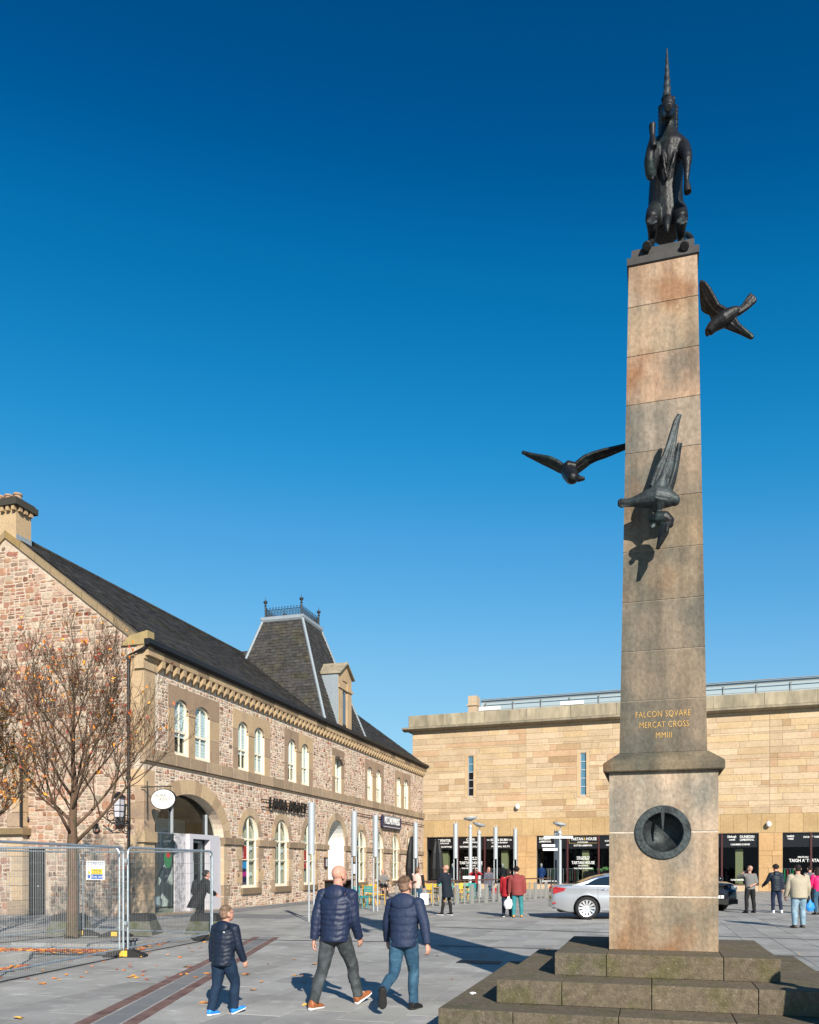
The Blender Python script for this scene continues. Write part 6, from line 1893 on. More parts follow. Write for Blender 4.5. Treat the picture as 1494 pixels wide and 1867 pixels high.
        for hx in ((1.42, 2.36, 3.5) if not suv else (1.3, 2.4, 3.5)):   # shut lines
            mb = MB(); pts = []
            for a, b, _ in prof[2:9]:
                w = itp(wid, hx) * Wd; zb = itp(belt, hx); pts.append(V((hx - L_ / 2, s_ * (a * w + .0015), .20 + (zb - .20) * b)))
            mb.tube(pts, .0035, 4); mb.build('door_gap', M_black, e)
        mb = MB()
        mb.tube([V((x - L_ / 2, s_ * itp(wid, x) * Wd * 1.0 + s_ * .001, .20 + (itp(belt, x) - .2) * .12)) for x in [wx[0] + .5 + k * .2 for k in range(12)]], .012, 6); mb.build('sill_trim', paint, e)
    # rear and front screens
    def screen(x0, x1, name):
        mb = MB(); rows = []
        for k in range(7):
            x = x0 + (x1 - x0) * k / 6; zr = itp(roof, x); zb = bz(x); h = zr - zb; w = itp(wid, x) * Wd * .915; wt = w - (.40 if not suv else .22) * h - .02
            z = zb + h * 1.02 + .006
            rows.append([V((x - L_ / 2, wt * .86 * t, z - .012 * h * 0 - .01 * abs(t) * h)) for t in (-1, -.5, 0, .5, 1)])
        for a, b in zip(rows, rows[1:]):
            for q in range(4): mb.poly([a[q], a[q + 1], b[q + 1], b[q]])
        mb.build(name, M_carglass, e, fix=False)
    screen(roof[0][0] + .12, roof[3][0] - .1 if not suv else .45, 'rear_window'); screen(roof[-1][0] - .08, roof[-2][0] - .05, 'windscreen')
    # wheels
    for x in wx:
        for s_ in (-1, 1):
            y = s_ * (Wd * (.985 if not suv else .97) - .12)
            wb = MB(); n = 36
            prof2 = [(.24, -.11), (WR - .03, -.115), (WR, -.08), (WR, .08), (WR - .03, .115), (.265, .11), (.262, .06)]
            ctr = V((x - L_ / 2, y, WR)); 
            wb.rings([[ctr + V((r_ * math.cos(2 * PI * k / n), s_ * w, r_ * math.sin(2 * PI * k / n))) for k in range(n)] for r_, w in prof2], cap=False)
            wh = wb.build('wheel', M_rubber, e, smooth=True)
            rb = MB()
            rb.rings([[ctr + V((r_ * math.cos(2 * PI * k / n), s_ * w, r_ * math.sin(2 * PI * k / n))) for k in range(n)] for r_, w in ((.268, .105), (.262, .118), (.245, .112), (.240, .03))], cap=False)
            for q in range(12 if not suv else 7):
                a = 2 * PI * q / (12 if not suv else 7); T = V((-math.sin(a), 0, math.cos(a))); Rr = V((math.cos(a), 0, math.sin(a)))
                w1, w2 = (.017, .036) if not suv else (.03, .05)
                p = [ctr + Rr * .05 + T * w1 + V((0, s_ * .075, 0)), ctr + Rr * .05 - T * w1 + V((0, s_ * .075, 0)), ctr + Rr * .25 - T * w2 + V((0, s_ * .105, 0)), ctr + Rr * .25 + T * w2 + V((0, s_ * .105, 0))]
                rb.hexa(p + [v - V((0, s_ * .03, 0)) for v in p])
            rb.ell(ctr + V((0, s_ * .07, 0)), (.065, .03, .065), nu=12, nv=8)
            rb.build('rim', M_rim, wh, smooth=False)
            db = MB(); db.prism(Frame(ctr, (1, 0, 0), (0, s_, 0)), [(.24 * math.cos(2 * PI * k / 24), .24 * math.sin(2 * PI * k / 24)) for k in range(24)], -.05, 0.02); db.build('brake_disc', M_black, wh)
    # lamps
    x0 = -L_ / 2; x1 = L_ / 2
    for s_ in (-1, 1):
        if not suv:
            mb = MB()
            pr = [(.045, .80), (.38, .92), (.42, 1.0), (.10, 1.035), (.03, .98)]
            a = [mb.vert(V((x0 + x, s_ * (itp(wid, x) * Wd + .008), z))) for x, z in pr]; b = [mb.vert(V((x0 + x * .6 - .012, s_ * (itp(wid, x) * Wd - .25), z))) for x, z in pr]
            mb.face(a); mb.face(b[::-1])
            for q in range(5): mb.face((a[q], a[(q + 1) % 5], b[(q + 1) % 5], b[q]))
            mb.build('tail_light', M_tail, e)
            mb = MB(); mb.box(x0 - .01, x0 + .16, s_ * .62 - .1, s_ * .62 + .1, .28, .34); mb.build('exhaust', M_chrome, e)
            mb = MB(); mb.box(x0 + .005, x0 + .12, s_ * .80 - .03, s_ * .80 + .035, .50, .54); mb.build('reflector', M_tail, e)
        else:
            mb = MB(); mb.box(x1 - .30, x1 - .055, s_ * .75 - .12, s_ * .75 + .12, .80, .97)
            mb.build('headlight', M_rim, e)
            mb = MB(); mb.box(x1 - .3, x1 - .035, s_ * .78 - .08, s_ * .78 + .07, .52, .6); mb.build('fog_light', M_rim, e)
            mb = MB(); mb.ell((x1 - 1.55, s_ * 1.12, 1.2), (.08, .12, .09)); mb.build('door_mirror', paint, e, smooth=True)
    if suv:
        mb = MB()
        for k in range(4): mb.box(x1 - .2, x1 - .06 + .01 * k, -.52, .52, .78 + k * .06, .81 + k * .06)
        mb.build('grille', M_black, e)
        mb = MB(); mb.box(x1 - .35, x1 + .01, -.86, .86, .28, .46); mb.build('bumper', M_rubber, e)
        mb = MB(); mb.box(x1 - .02, x1 + .035, -.26, .26, .50, .61); mb.build('number_plate', M_white, e)
        Fp = Frame((x1 + .036, 0, 0), (0, 1, 0), (1, 0, 0))
        text('plate_lettering', 'R57 8', .12, face_matrix(Fp, 0, .555, .001), M_black, e, .001, 1.1, .002)
    else:
        mb = MB(); mb.box(x0 - .012, x0 + .03, -.26, .26, .62, .73); mb.build('number_plate', mat('yellow_plate', (.7, .5, .05), .5), e)
        mb = MB(); mb.box(x0 - .02, x0 + .1, -.7, .7, .36, .40); mb.build('bumper_trim', M_chrome, e)
    return e
M_chrome = mat('bright_trim', (.75, .76, .78), .12, metal=1.0, var=0)
M_rim = mat('silver_rim', (.72, .72, .74), .3, metal=.7, var=0)
M_tail = mat('red_lens', (.35, .01, .015), .15, spec=.6, coat=.6, var=0)
M_carglass = mat('tinted_car_glass', (.012, .016, .02), .05, spec=.9, var=0)
M_silver = mat('silver_car_paint', (.40, .41, .43), .28, metal=.55, coat=.8, var=0)
M_blackcar = mat('black_car_paint', (.012, .013, .016), .2, coat=.9, var=0)
yw = R(11)
wl_ = ground(1070, 1677)
ux = V((math.cos(yw), math.sin(yw), 0)); uy = V((-math.sin(yw), math.cos(yw), 0))
car(wl_ + ux * (5.07 / 2 - 1.08) + uy * .82, yw, 'silver saloon car with multi-spoke wheels, rear half showing left of the obelisk plinth', 'saloon', M_silver)
fy = R(-62)
fx_ = V((math.cos(fy), math.sin(fy), 0)); 
car(ground(1322, 1664) + V((-.25, .4, 0)) - fx_ * 2.45, fy, 'black off-road car, only its front corner and plate showing right of the plinth', 'suv', M_blackcar)

# ================================================================== PEOPLE
M_skin = mat('skin', (.55, .30, .215), .55, c2=(.60, .27, .2), s2=14, var=.06, obj=True)
def rotx(v, a): c_, s_ = math.cos(a), math.sin(a); return V((v.x, v.y * c_ - v.z * s_, v.y * s_ + v.z * c_))
def person(loc, yaw, lab, H, P, look, group=None, vox=.012):
    e = empty('person', loc, yaw, lab, 'person', group)
    k = H
    g = lambda n, d=0: P.get(n, d)
    lean = R(g('lean', 4)); sp = V((math.sin(R(g('tilt', 0))), math.sin(lean), math.cos(lean))).normalized()
    tw = R(g('twist', 0)); sx = V((math.cos(tw), math.sin(tw), 0)); sy = V((-math.sin(tw), math.cos(tw), 0))
    o = V((0, 0, 0))
    hipw = .052 * k; shw = g('shw', .112) * k
    J = {}
    lows = []
    for s_, n in ((-1, 'L'), (1, 'R')):
        th, kn, fp = g('leg' + n, (0, 0, 0)); th, kn, fp = R(th), R(kn), R(fp)
        hip = o + V((s_ * hipw, 0, 0))
        spl = R(g('splay', 3)) * s_
        d1_ = V((math.sin(spl), math.sin(th), -math.cos(th))).normalized(); d2_ = V((math.sin(spl) * .5, math.sin(th - kn), -math.cos(th - kn))).normalized()
        knee = hip + d1_ * .245 * k; ank = knee + d2_ * .235 * k
        fd = V((s_ * .13, math.cos(fp), math.sin(fp))).normalized(); fu = (V((0, 0, 1)) - fd * fd.z).normalized()
        J[n] = (hip, knee, ank, fd, fu)
        lows += [(ank - fd * .035 * k - fu * .042 * k).z, (ank + fd * .115 * k - fu * .042 * k).z]
    dz = -min(lows)
    if 'seat' in P: dz = P['seat'] + .07 * k
    o = V((0, 0, dz)); up = V((0, 0, dz))
    for n in 'LR': J[n] = (J[n][0] + up, J[n][1] + up, J[n][2] + up, J[n][3], J[n][4])
    S = lambda s, x=0, y=0: o + sp * s * k + sx * x * k + sy * y * k
    A = {}
    for s_, n in ((-1, 'L'), (1, 'R')):
        sh = S(.283, s_ * shw / k, -.005)
        a = g('arm' + n, (0, 8, 15))
        if isinstance(a, dict):
            w_ = o + sx * a['w'][0] * k + sy * a['w'][1] * k + V((0, 0, a['w'][2] * k))
            l1, l2 = .17 * k, .155 * k
            d = w_ - sh; D = min(d.length, l1 + l2 - .001); dn = d.normalized()
            x_ = (l1 * l1 - l2 * l2 + D * D) / (2 * D); h_ = math.sqrt(max(0, l1 * l1 - x_ * x_))
            pole = sx * s_ * a.get('p', (1, -.5))[0] + sy * a.get('p', (1, -.5))[1] + V((0, 0, -.8))
            pole = (pole - dn * pole.dot(dn)).normalized()
            el = sh + dn * x_ + pole * h_; wr = sh + dn * D
        else:
            f, ab_, eb = R(a[0]), R(a[1]), R(a[2])
            d1_ = sx * s_ * math.sin(ab_) + (sy * math.sin(f) - V((0, 0, 1)) * math.cos(f)) * math.cos(ab_)
            d2_ = sx * s_ * math.sin(ab_) * .5 + (sy * math.sin(f + eb) - V((0, 0, 1)) * math.cos(f + eb))
            el = sh + d1_.normalized() * .17 * k; wr = el + d2_.normalized() * .155 * k
        A[n] = (sh, el, wr)
    # head frame
    hy_, hp_ = R(g('hyaw', 0)) + tw, R(g('hpitch', 0))
    HM = Matrix.Rotation(hy_, 3, 'Z') @ Matrix.Rotation(-hp_, 3, 'X')
    nb = S(.305, 0, .0); hc = nb + sp * .06 * k + HM @ V((0, .012, .052)) * k
    hp = lambda x, y, z: hc + HM @ V((x, y, z)) * k
    # ---- body: one continuous skin
    mb = MB()
    hs_ = 1.07 + .10 * (H < 1.35)
    def he(x, y, z, r): mb.ell(hp(x * hs_, y * hs_, z * hs_), tuple(q * k * hs_ for q in r), HM)
    he(0, -.006, .012, (.0435, .054, .050)); he(0, .014, -.018, (.037, .038, .046)); he(0, .030, -.046, (.021, .019, .018))
    he(0, .050, -.012, (.008, .013, .013)); he(0, .047, -.034, (.015, .007, .006))
    he(-.046, -.008, -.010, (.007, .014, .019)); he(.046, -.008, -.010, (.007, .014, .019))
    he(0, .044, .010, (.030, .008, .008))
    mb.limb([S(.27), nb, hp(0, -.012, -.03)], [.04 * k, .034 * k, .034 * k])
    mb.limb([S(0), S(.12), S(.22), S(.27)], [.055 * k, .05 * k, .06 * k, .05 * k], flat=.8)
    mb.limb([A['L'][0], S(.268), A['R'][0]], [.03 * k, .035 * k, .03 * k])
    mb.limb([J['L'][0] + V((0, 0, .01)), o, J['R'][0] + V((0, 0, .01))], [.045 * k, .05 * k, .045 * k])
    hands = g('hands', 'LR')
    for s_, n in ((-1, 'L'), (1, 'R')):
        sh, el, wr = A[n]
        mb.limb([sh, el, wr], [.028 * k, .022 * k, .0155 * k])
        mb.limb(list(J[n][:3]), [.045 * k, .03 * k, .022 * k]); mb.limb([J[n][2], J[n][2] + J[n][3] * .06 * k - J[n][4] * .015 * k], [.02 * k, .018 * k])
        d = (wr - el).normalized()
        inw = (-sx * s_ * .9 + sy * .35); inw = (inw - d * inw.dot(d)).normalized(); fw = d.cross(inw) * (1 if s_ < 0 else -1)
        if fw.dot(sy) < 0: fw = -fw
        palm = wr + d * .026 * k
        mb.limb([wr - d * .01 * k, wr + d * .018 * k, wr + d * .045 * k], [.015 * k, .021 * k, .02 * k], flat=.6) if 0 else mb.ell(palm, (.0001 + .022 * k, .012 * k, .030 * k), Matrix((fw, inw, d)).transposed())
        for q in range(4):
            b = wr + d * .046 * k + fw * (.0155 - .0105 * q) * k
            l_ = (.032, .036, .034, .027)[q] * k
            m1 = b + (d * .85 + inw * .45).normalized() * l_ * .6; m2 = m1 + (d * .35 + inw * .95).normalized() * l_ * .6
            mb.limb([b - d * .012 * k, b, m1, m2], [.0062 * k, .006 * k, .0056 * k, .0048 * k], n=7, step=.012)
        tb = wr + d * .014 * k + fw * .016 * k
        mb.limb([tb, tb + (fw * .8 + d * .8 + inw * .2).normalized() * .022 * k, tb + (fw * .7 + d * 1.5 + inw * .6).normalized() * .042 * k], [.0085 * k, .0068 * k, .0056 * k], n=7, step=.012)
    fuse(mb, 'body', M_skin, e, max(.0052, vox * .55), 1)
    # eyes
    eb = MB()
    for s_ in (-1, 1): eb.ell(hp(s_ * .0165 * hs_, .043 * hs_, .000), (.006 * k,) * 3, nu=8, nv=6)
    eb.build('eyes', M_eye, e, smooth=True)
    # ---- trousers
    mb = MB(); bw_ = g('legw', 1.0)
    mb.ell(o + V((0, -.008 * k, -.002)), (.094 * k, .078 * k, .075 * k))
    for n, s_ in (('L', -1), ('R', 1)):
        hip, kn, an, fd, fu = J[n]
        mb.limb([hip + V((0, -.006 * k, .02 * k)), hip.lerp(kn, .45), kn + V((0, .004 * k, 0)), kn.lerp(an, .35) - V((0, .006 * k, 0)), kn.lerp(an, .75), an + (kn - an).normalized() * .002 * k], [.058 * k * bw_, .055 * k * bw_, .041 * k * bw_, .042 * k * bw_, .036 * k * bw_, .036 * k * bw_], n=20, puff=2, amp=g('crease', .02), step=.02)
    fuse(mb, 'trousers', look['legs'], e, vox, 1)
    # ---- shoes
    for n in 'LR':
        hip, kn, an, fd, fu = J[n]; sd_ = fd.cross(fu)
        sec = []
        for t, w, h, c_ in ((-.038, .018, .022, -.020), (-.026, .024, .034, -.010), (.0, .026, .036, -.008), (.035, .027, .028, -.018), (.075, .031, .020, -.026), (.105, .026, .015, -.030), (.118, .012, .010, -.033)):
            sec.append((an + fd * t * k + fu * c_ * k, sd_ * w * k, fu * h * k))
        mb = MB(); mb.loft(sec, n=12, step=.01)
        mb.limb([an + fu * .0, an + fu * .012 * k], [.026 * k, .028 * k])
        so = fuse(mb, 'shoe', look['shoe'], e, vox * .7, 1)
        mb = MB(); sec = []
        for t, w in ((-.041, .016), (-.03, .026), (.0, .028), (.035, .028), (.075, .033), (.105, .028), (.121, .012)):
            sec.append((an + fd * t * k - fu * .038 * k, sd_ * w * k, fu * .0095 * k))
        mb.loft(sec, n=12, step=.01); mb.build('sole', look.get('sole', M_rubber), so, smooth=True)
    # ---- jacket
    mb = MB(); pf = look.get('puff', 0); amp = look.get('amp', .045); bulk = look.get('bulk', 1.0); hem = look.get('hem', -.045); spc = look.get('sp', .055)
    secs = [(hem, .098, .080), (hem + .02, .100, .083), (.05, .101, .082), (.12, .104, .084), (.19, .113, .088), (.235, .116, .084), (.268, .100, .070), (.292, .062, .05), (.312, .044, .044)]
    if hem < -.1: secs = [(hem, .112, .098), (-.03, .108, .092)] + secs[2:]
    L_ = []
    for s, a, b in secs:
        f = min(1, max(0, s / .28)); x_ = V((1, 0, 0)).lerp(sx, f).normalized(); y_ = V((0, 0, 1)).cross(x_)
        L_.append((o + sp * s * k + y_ * (-.006 * k), x_ * a * k * bulk, y_ * b * k * bulk))
    mb.loft(L_, 22, pf, spc, amp, .012 if pf else .03)
    sl = look.get('sleeve', 1.0)
    for s_, n in ((-1, 'L'), (1, 'R')):
        sh, el, wr = A[n]
        top = sh + (S(.283) - sh) * .25
        pts = [top + V((0, 0, .004 * k)), sh, sh.lerp(el, .5), el, el.lerp(wr, .5), wr - (wr - el).normalized() * .004 * k]
        rr = [.040, .045, .041, .037, .033, .028]
        if sl < 1: wr2 = el.lerp(wr, sl); pts = pts[:3] + [el, el.lerp(wr2, .5), wr2]
        mb.limb(pts, [r_ * k * bulk for r_ in rr], n=16, puff=pf, sp=spc, amp=amp, step=.012 if pf else .03)
    if look.get('collar', 1): mb.limb([S(.29), S(.325, 0, -.002)], [.05 * k, .047 * k])
    fuse(mb, 'jacket', look['top'], e, vox, 1)
    if look.get('hood'):
        mb = MB(); hd = look['hood']
        c_ = S(.292, 0, -.062); M_ = Matrix.Rotation(tw, 3, 'Z') @ Matrix.Rotation(lean * -1, 3, 'X')
        mb.ell(c_, (.074 * k * hd, .030 * k * hd, .056 * k * hd), M_ @ Matrix.Rotation(R(-14), 3, 'X')); mb.ell(c_ + V((0, 0, -.012 * k)), (.062 * k * hd, .034 * k * hd, .030 * k * hd), M_)
        mb.ell(S(.322, 0, -.035), (.062 * k, .045 * k, .03 * k), M_)
        mb.ell(S(.30, -.045, -.01), (.032 * k, .055 * k, .034 * k), M_); mb.ell(S(.30, .045, -.01), (.032 * k, .055 * k, .034 * k), M_)
        fuse(mb, 'hood', look['top'], e, vox, 2)
    # ---- hair
    hr = look.get('hair')
    if hr:
        style, m = hr; mb = MB()
        def hh(x, y, z, r): mb.ell(hp(x * hs_, y * hs_, z * hs_), tuple(q * k * hs_ for q in r), HM, wob=.12 if style != 'short' else .03)
        if style == 'short' and vox < .01:
            m2 = MB(); m2.ell(hp(0, -.012 * hs_, .008 * hs_), (.0452 * k * hs_, .0505 * k * hs_, .0455 * k * hs_), HM, wob=.05); m2.ell(hp(0, -.024 * hs_, -.014 * hs_), (.0405 * k * hs_, .036 * k * hs_, .034 * k * hs_), HM)
            fuse(m2, 'hair', M_fade, e, vox * .8, 1)
            mb.ell(hp(0, -.008 * hs_, .028 * hs_), (.0435 * k * hs_, .0500 * k * hs_, .0400 * k * hs_), HM, nu=30, nv=20, wob=.12)
        elif style == 'short': hh(0, -.0115, .0165, (.0450, .0500, .0475)); hh(0, -.024, -.010, (.0405, .036, .034))
        elif style == 'curly':
            for q in range(26):
                a, b = random.uniform(0, 6.28), random.uniform(.1, 1.5)
                hh(.045 * math.cos(a) * math.sin(b), -.014 + .05 * math.sin(a) * math.sin(b), .014 + .05 * math.cos(b), (.02, .02, .02))
            hh(0, -.014, .016, (.049, .053, .050))
        else:
            hh(0, -.012, .016, (.050, .056, .052)); hh(0, -.025, -.02, (.052, .046, .05))
            if style == 'long': hh(0, -.045, -.075, (.045, .028, .07)); hh(.03, -.03, -.06, (.025, .03, .06)); hh(-.03, -.03, -.06, (.025, .03, .06))
            else: hh(0, -.03, -.045, (.046, .034, .038))
        fuse(mb, 'hair', m, e, vox * .8, 1)
    return e, dict(J=J, A=A, S=S, hp=hp, k=k, sx=sx, sy=sy, o=o)
M_fade = mat('cropped_hair', (.20, .125, .085), .85, c2=(.30, .18, .13), s2=18, var=.35, vs=120, obj=True, bump=.5, bs=120)
M_eye = mat('eye', (.05, .04, .04), .3, var=0)
M_navy = mat('navy_quilted_nylon', (.013, .022, .058), .55, spec=.4, var=.12, vs=30, obj=True, bump=.25, bs=25)
M_navy2 = mat('navy_quilted_cloth', (.018, .030, .070), .65, var=.12, vs=30, obj=True, bump=.35, bs=30)
M_navyboy = mat('dark_navy_quilted_nylon', (.008, .015, .033), .55, spec=.35, var=.12, vs=30, obj=True, bump=.2, bs=25)
M_jean_grey = mat('grey_denim', (.040, .046, .050), .9, c2=(.095, .108, .115), s2=6, k2=(.45, .7), var=.15, vs=40, obj=True, bump=.7, bs=14)
M_jean_blue = mat('blue_denim', (.025, .075, .13), .9, c2=(.065, .15, .22), s2=6, k2=(.45, .7), var=.15, vs=40, obj=True, bump=.7, bs=14)
M_jean_pale = mat('pale_denim', (.19, .30, .38), .9, c2=(.28, .38, .45), s2=6, var=.12, obj=True, bump=.7, bs=12)
M_navy_t = mat('navy_joggers', (.008, .024, .055), .85, var=.1, obj=True, bump=.5, bs=12)
M_tan = plain('tan_leather', (.32, .11, .04), .5); M_blk = plain('black_cloth', (.012, .012, .014), .8); M_coatnavy = plain('black_navy_coat', (.008, .014, .024), .85, bump=.3)
M_blushoe = plain('bright_blue_trainer', (.03, .25, .75), .5); M_hairbr = mat('brown_hair', (.10, .058, .035), .85, c2=(.19, .12, .08), s2=22, var=.45, vs=160, obj=True, bump=.6, bs=120); M_hairdk = mat('dark_hair', (.018, .012, .01), .7, var=.3, vs=90, obj=True, bump=.6, bs=120)
M_hairlt = mat('light_brown_hair', (.15, .098, .062), .85, c2=(.26, .18, .13), s2=20, var=.45, vs=160, obj=True, bump=.6, bs=120); M_stub = mat('shaved_scalp', (.46, .27, .20), .6, var=.05, obj=True)
M_redc = plain('red_jacket_cloth', (.36, .012, .02), .75, bump=.3, bs=15); M_redd = plain('dull_red_jacket_cloth', (.24, .045, .042), .8, bump=.3, bs=15)
M_tealj = plain('teal_trousers', (.04, .22, .24), .85); M_pinkg = plain('pale_pink_gilet', (.62, .42, .36), .6); M_beige = plain('beige_jacket_cloth', (.40, .35, .26), .85, bump=.5, bs=9)
M_greyk = plain('grey_knitwear', (.17, .17, .165), .95, bump=.4, bs=40); M_hotpink = plain('bright_pink_jacket', (.75, .01, .13), .6); M_greyt = plain('slate_grey_top', (.10, .10, .13), .85); M_scarf = plain('patterned_scarf', (.35, .2, .2), .9)
M_boots = plain('tan_boots', (.50, .28, .08), .6); M_dkbl = plain('dark_blue_trousers', (.012, .02, .05), .85); M_brownshoe = plain('brown_shoe', (.07, .04, .025), .6)
M_bagw = plain('white_bag_paper', (.78, .78, .78), .6)

def face(phi): return YAW - R(phi)      # phi: degrees to the right of the viewing direction
FL_ = 0.0
# bald man striding to the right and away
e1, q1 = person(ground(612, 1836), face(33), 'bald man in navy quilted jacket and grey jeans striding between the boy and the teenager', 1.72,
    dict(lean=5, twist=12, legL=(-19, 5, -2), legR=(29, 11, 24), armL=(-14, 11, 10), armR=(6, 4, 22), hyaw=-22, shw=.106, crease=.045, legw=1.0, splay=0),
    dict(top=M_navy, legs=M_jean_grey, shoe=M_tan, sole=M_white, puff=1, hood=1.0, bulk=1.06, sp=.062, amp=.035, hem=-.04), vox=.0085)
# teenager
e2, q2 = person(ground(737, 1842), face(22), 'teenager in navy hooded quilted jacket and blue jeans walking right of the bald man', 1.55,
    dict(lean=5, twist=2, legL=(-17, 46, -76), legR=(14, 14, -2), armL=(10, 17, 14), armR=(-16, 22, 10), hyaw=-14, hpitch=-14, shw=.104, crease=.04, splay=0),
    dict(top=M_navy2, legs=M_jean_blue, shoe=M_blk, puff=1, hood=1.25, sp=.085, amp=.03, bulk=1.04, hair=('short', M_hairbr), hem=-.045), vox=.0085)
# boy
e3, q3 = person(ground(408, 1850), face(34), 'small boy in dark navy quilted jacket with bright blue trainers, walking at the left', 1.22,
    dict(lean=5, twist=4, legL=(-9, 8, -2), legR=(21, 22, 16), armL=(-10, 6, 12), armR=(10, 9, 14), hyaw=-18, hpitch=-6, shw=.108, crease=.045, legw=1.15, splay=0),
    dict(top=M_navyboy, legs=M_navy_t, shoe=M_blushoe, sole=M_white, puff=1, hood=1.15, sp=.048, amp=.035, bulk=1.10, hair=('short', M_hairlt), hem=-.06), vox=.0075)
pc = q3['S'](.25, .055, -.083)
mb = MB(); mb.prism(Frame(pc, q3['sx'], -q3['sy']), [(-.014, -.006), (.014, -.006), (.011, .005), (0, .008), (-.01, .003)], -.02, .004); mb.build('jacket_emblem', M_wtext, e3)

def shopping(hand, m, lab, w, h, t, cat='bag', paper=True, yaw=0):
    p = V(hand)
    e = empty('carrier_bag', p, yaw, lab, cat)
    mb = MB()
    if paper:
        mb.rings([[V((a * w / 2, b * t / 2, z)) for a, b in ((-1, -1), (1, -1), (1, 1), (-1, 1))] for z in (-.12 - h, -.12)])
        mb.build('bag_body', m, e)
        mb = MB(); mb.tube([V((-.07, 0, -.12)), V((-.04, 0, -.02)), V((0, 0, 0)), V((.04, 0, -.02)), V((.07, 0, -.12))], .004, 5); mb.build('handle', m, e)
    else:
        mb.loft([(V((0, 0, z)), V((a, 0, 0)), V((0, b, 0))) for z, a, b in ((-h - .06, w * .3, t * .3), (-h * .8, w * .52, t * .5), (-h * .4, w * .42, t * .4), (-.08, w * .16, t * .16), (0, .015, .01))], n=14)
        for v in range(len(mb.v)):
            q = V(mb.v[v]); mb.v[v] = tuple(q + noise.noise_vector(q * 14) * .02)
        mb.build('bag_body', m, e, smooth=True)
    return e
def handpos(e, q, n):
    wr = q['A'][n][2]; el = q['A'][n][1]; p = wr + (wr - el).normalized() * .06 * q['k']
    return e.location + Matrix.Rotation(e.rotation_euler.z, 3, 'Z') @ p

L_stand = dict(legL=(-3, 2, 0), legR=(4, 4, 0), splay=3)
e, q = person(ground(761, 1655), face(15), 'woman in pale pink gilet and jeans carrying a white bag, seen from behind', 1.66, dict(L_stand, armL={'w': (-.14, .12, .24)}, armR=(0, 12, 8), hyaw=-30, hpitch=-5),
    dict(top=M_pinkg, legs=M_jean_blue, shoe=M_blk, hair=('bob', M_hairbr), puff=1, sp=.09, amp=.03, sleeve=.0 if 0 else 1.0), vox=.016)
# black sleeves over the gilet arms
mb = MB()
for n in 'LR':
    sh, el, wr = q['A'][n]; mb.limb([sh + V((0, 0, .01)), sh.lerp(el, .5), el, wr], [.087, .08, .07, .052])
fuse(mb, 'sleeves', M_blk, e, .014, 1)
shopping(handpos(e, q, 'R'), M_bagw, 'large white paper carrier bag held by the woman in the pink gilet', .34, .46, .14, yaw=YAW)
e, q = person(ground(815, 1669), face(-55), 'bald man in long black coat and black trousers looking down at his hands', 1.76, dict(lean=7, legL=(10, 3, 4), legR=(-6, 2, 0), armL={'w': (-.03, .16, .20)}, armR={'w': (.05, .16, .2)}, hpitch=-38, splay=2, twist=-8, legw=.82),
    dict(top=M_coatnavy, legs=M_blk, shoe=M_blk, sole=M_white, hem=-.17, bulk=1.12), vox=.016)
e, q = person(ground(925, 1672), face(8), 'person in bright red jacket, left one of the couple seen from behind', 1.60, dict(L_stand, armL=(4, 8, 8), armR={'w': (.14, .10, .2)}, hyaw=-35, tilt=4),
    dict(top=M_redc, legs=M_dkbl, shoe=M_blk, sole=M_white, hair=('bob', M_hairdk), hem=-.10, bulk=1.12), vox=.016)
e, q = person(ground(944, 1673), face(0), 'person in dull red hooded jacket and teal trousers, right one of the couple', 1.66, dict(L_stand, armL=(2, 8, 6), armR=(0, 12, 6), tilt=-3, splay=5),
    dict(top=M_redd, legs=M_tealj, shoe=M_boots, hair=('curly', M_hairdk), hem=-.08, hood=1.1, bulk=1.22), vox=.016)
shopping(handpos(e, q, 'L') + V((0, -.08, 0)), M_bagw, 'white plastic carrier bag hanging between the couple in red', .32, .36, .2, paper=False, yaw=YAW)
e, q = person(at_depth(866, 43.5), face(170), 'woman in red jacket holding a phone to her face at the cafe', 1.62, dict(L_stand, armL={'w': (-.06, .16, .36)}, armR={'w': (.07, .16, .36)}, hpitch=-8),
    dict(top=M_redc, legs=M_blk, shoe=M_blk, hair=('long', M_hairbr)), vox=.02)
e, q = person(at_depth(891, 43.0), face(165), 'woman in slate grey top with headscarf facing the camera behind the barrier', 1.66, dict(L_stand, armL=(2, 10, 8), armR=(2, 10, 8)),
    dict(top=M_greyt, legs=M_jean_blue, shoe=M_blk, hair=('long', M_scarf), hem=-.12, bulk=1.1), vox=.02)
shopping(handpos(e, q, 'L'), M_redc, 'dark red bag held by the woman in the headscarf', .25, .3, .12, yaw=YAW)
e, q = person(at_depth(698, 43.0), face(160), 'man in grey sitting at a cafe table before the arched windows', 1.70, dict(lean=4, legL=(80, 80, 0), legR=(80, 80, 0), armL=(25, 10, 70), armR=(25, 10, 70), seat=.62, hpitch=-14),
    dict(top=M_greyk, legs=M_blk, shoe=M_blk, hair=('short', M_hairbr)), vox=.02)
st_ = MB(); st_.box(-.22, .22, -.22, .22, .58, .62)
for x in (-.19, .19):
    for y in (-.19, .19): st_.tube([V((x, y, 0)), V((x, y, .58))], .02, 6)
o = st_.build('stool', M_wood, label='timber stool under the seated man in grey', cat='stool'); o.location = at_depth(698, 43.0)
e, q = person(ground(1368, 1665), face(-12), 'man in grey jumper and black trousers with one hand behind his back', 1.72, dict(lean=3, legL=(-4, 2, 0), legR=(3, 4, 0), splay=9, armL={'w': (-.06, .13, .33)}, armR={'w': (-.02, -.11, .07), 'p': (1, -.2)}, hpitch=-20, hyaw=14),
    dict(top=M_greyk, legs=M_blk, shoe=M_blk, hair=('short', M_stub), bulk=1.06, sleeve=.25, hem=-.02), vox=.014)
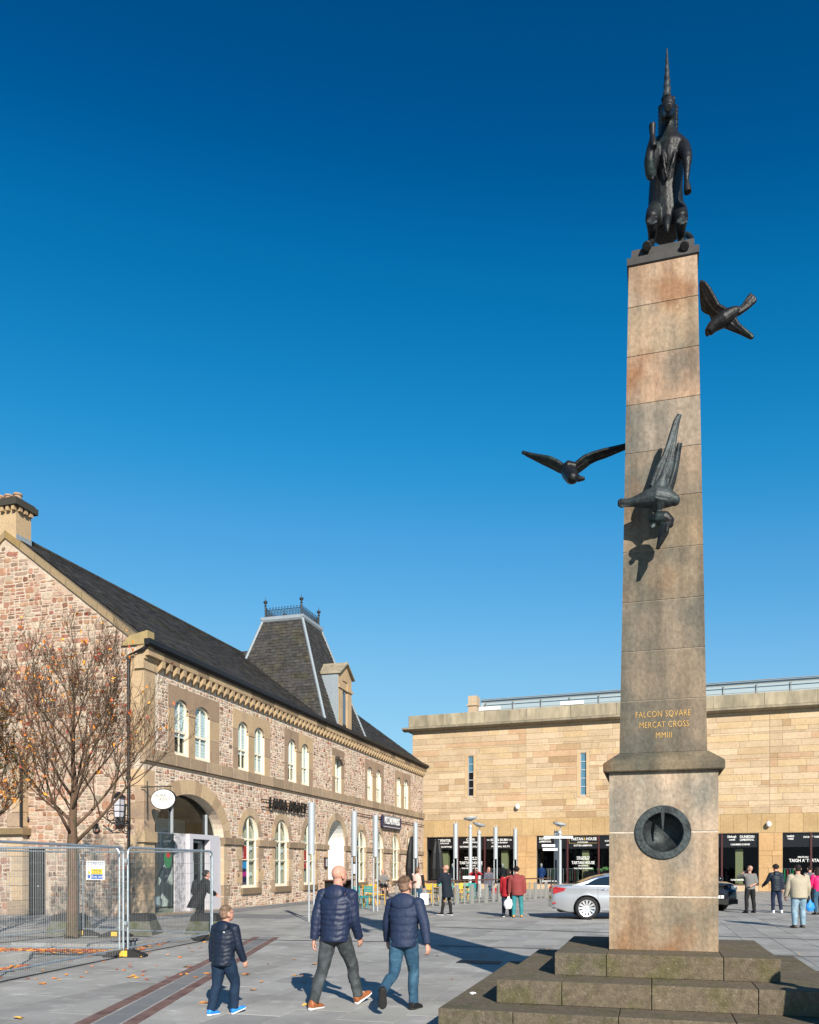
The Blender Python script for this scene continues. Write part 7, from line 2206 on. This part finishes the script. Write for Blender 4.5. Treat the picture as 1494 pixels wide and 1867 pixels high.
e, q = person(ground(1416, 1665), face(-5), 'dark-haired person in navy quilted jacket walking away, right of the man in grey', 1.74, dict(lean=3, legL=(6, 6, 0), legR=(-8, 6, -6), splay=1, armL=(26, 14, 28), armR=(-6, 8, 6), legw=.95),
    dict(top=plain('midnight_quilted_nylon', (.012, .02, .034), .6), legs=M_dkbl, shoe=M_white, sole=M_white, hair=('curly', M_hairdk), hood=1.0, puff=1, sp=.1, amp=.03, hem=-.07, bulk=1.06), vox=.014)
e, q = person(ground(1457, 1692), face(4), 'grey-haired man in beige jacket and pale blue jeans walking away at right', 1.74, dict(lean=6, legL=(-3, 4, 0), legR=(8, 8, 0), splay=4, armL=(4, 12, 14), armR=(8, 16, 22), legw=1.12, crease=.03, hpitch=-10),
    dict(top=M_beige, legs=M_jean_pale, shoe=M_brownshoe, hair=('short', M_hairdk), bulk=1.30, hem=-.05), vox=.011)
e, q = person(ground(1492, 1668), face(-8), 'woman in bright pink jacket and jeans cut by the right edge', 1.66, dict(L_stand, armL=(6, 10, 14), armR=(0, 10, 10)),
    dict(top=M_hotpink, legs=M_jean_blue, shoe=M_brownshoe, hair=('long', M_hairdk), hem=-.03), vox=.014)
shopping(ground(1478, 1670) + V((0, 0, .55)), M_blushoe, 'bright blue carrier bag beside the woman in pink', .3, .34, .15, paper=False, yaw=YAW)
e, q = person(ground(1478, 1655), face(0), 'dark-clothed person half hidden behind the man in the beige jacket', 1.72, dict(L_stand), dict(top=M_greyt, legs=M_blk, shoe=M_blk, hair=('short', M_hairdk)), vox=.018)
e, q = person(ground(363, 1690), face(65), 'person in black hooded coat with a backpack bending forward behind the fence', 1.62, dict(lean=24, legL=(14, 20, 0), legR=(-8, 12, -4), armL=(28, 8, 30), armR={'w': (.08, .26, .05)}, hpitch=-24),
    dict(top=M_blk, legs=M_blk, shoe=M_blk, hair=('curly', M_hairdk), hem=-.2, bulk=1.3, hood=1.0), vox=.014)
mb = MB(); c_ = q['S'](.17, 0, -.13); mb.ell(c_, (.17, .11, .24)); mb.ell(c_ + V((0, -.06, -.08)), (.12, .07, .12))
bp = fuse(mb, 'backpack', M_blk, None, .015, 2, label='black backpack on the bending person behind the fence', cat='backpack'); bp.location = e.location; bp.rotation_euler = e.rotation_euler
e, q = person(ml.matrix_basis @ V((mu(1071), .9, .06)), face(-70), 'man in dark jacket inside the shop, just above the silver car roof', 1.78, dict(L_stand), dict(top=M_blk, legs=M_blk, shoe=M_blk, hair=('short', M_hairdk)), vox=.022)
# bystander off to the right whose shadow falls over the steps
pr = V((2.42, 7.05, 0))
e, q = person(pr, R(20), 'bystander standing just outside the right edge whose shadow crosses the steps', 1.78, dict(L_stand, armR=(10, 40, 60)), dict(top=M_blk, legs=M_dkbl, shoe=M_blk, hair=('short', M_hairdk), bulk=1.3), vox=.02)
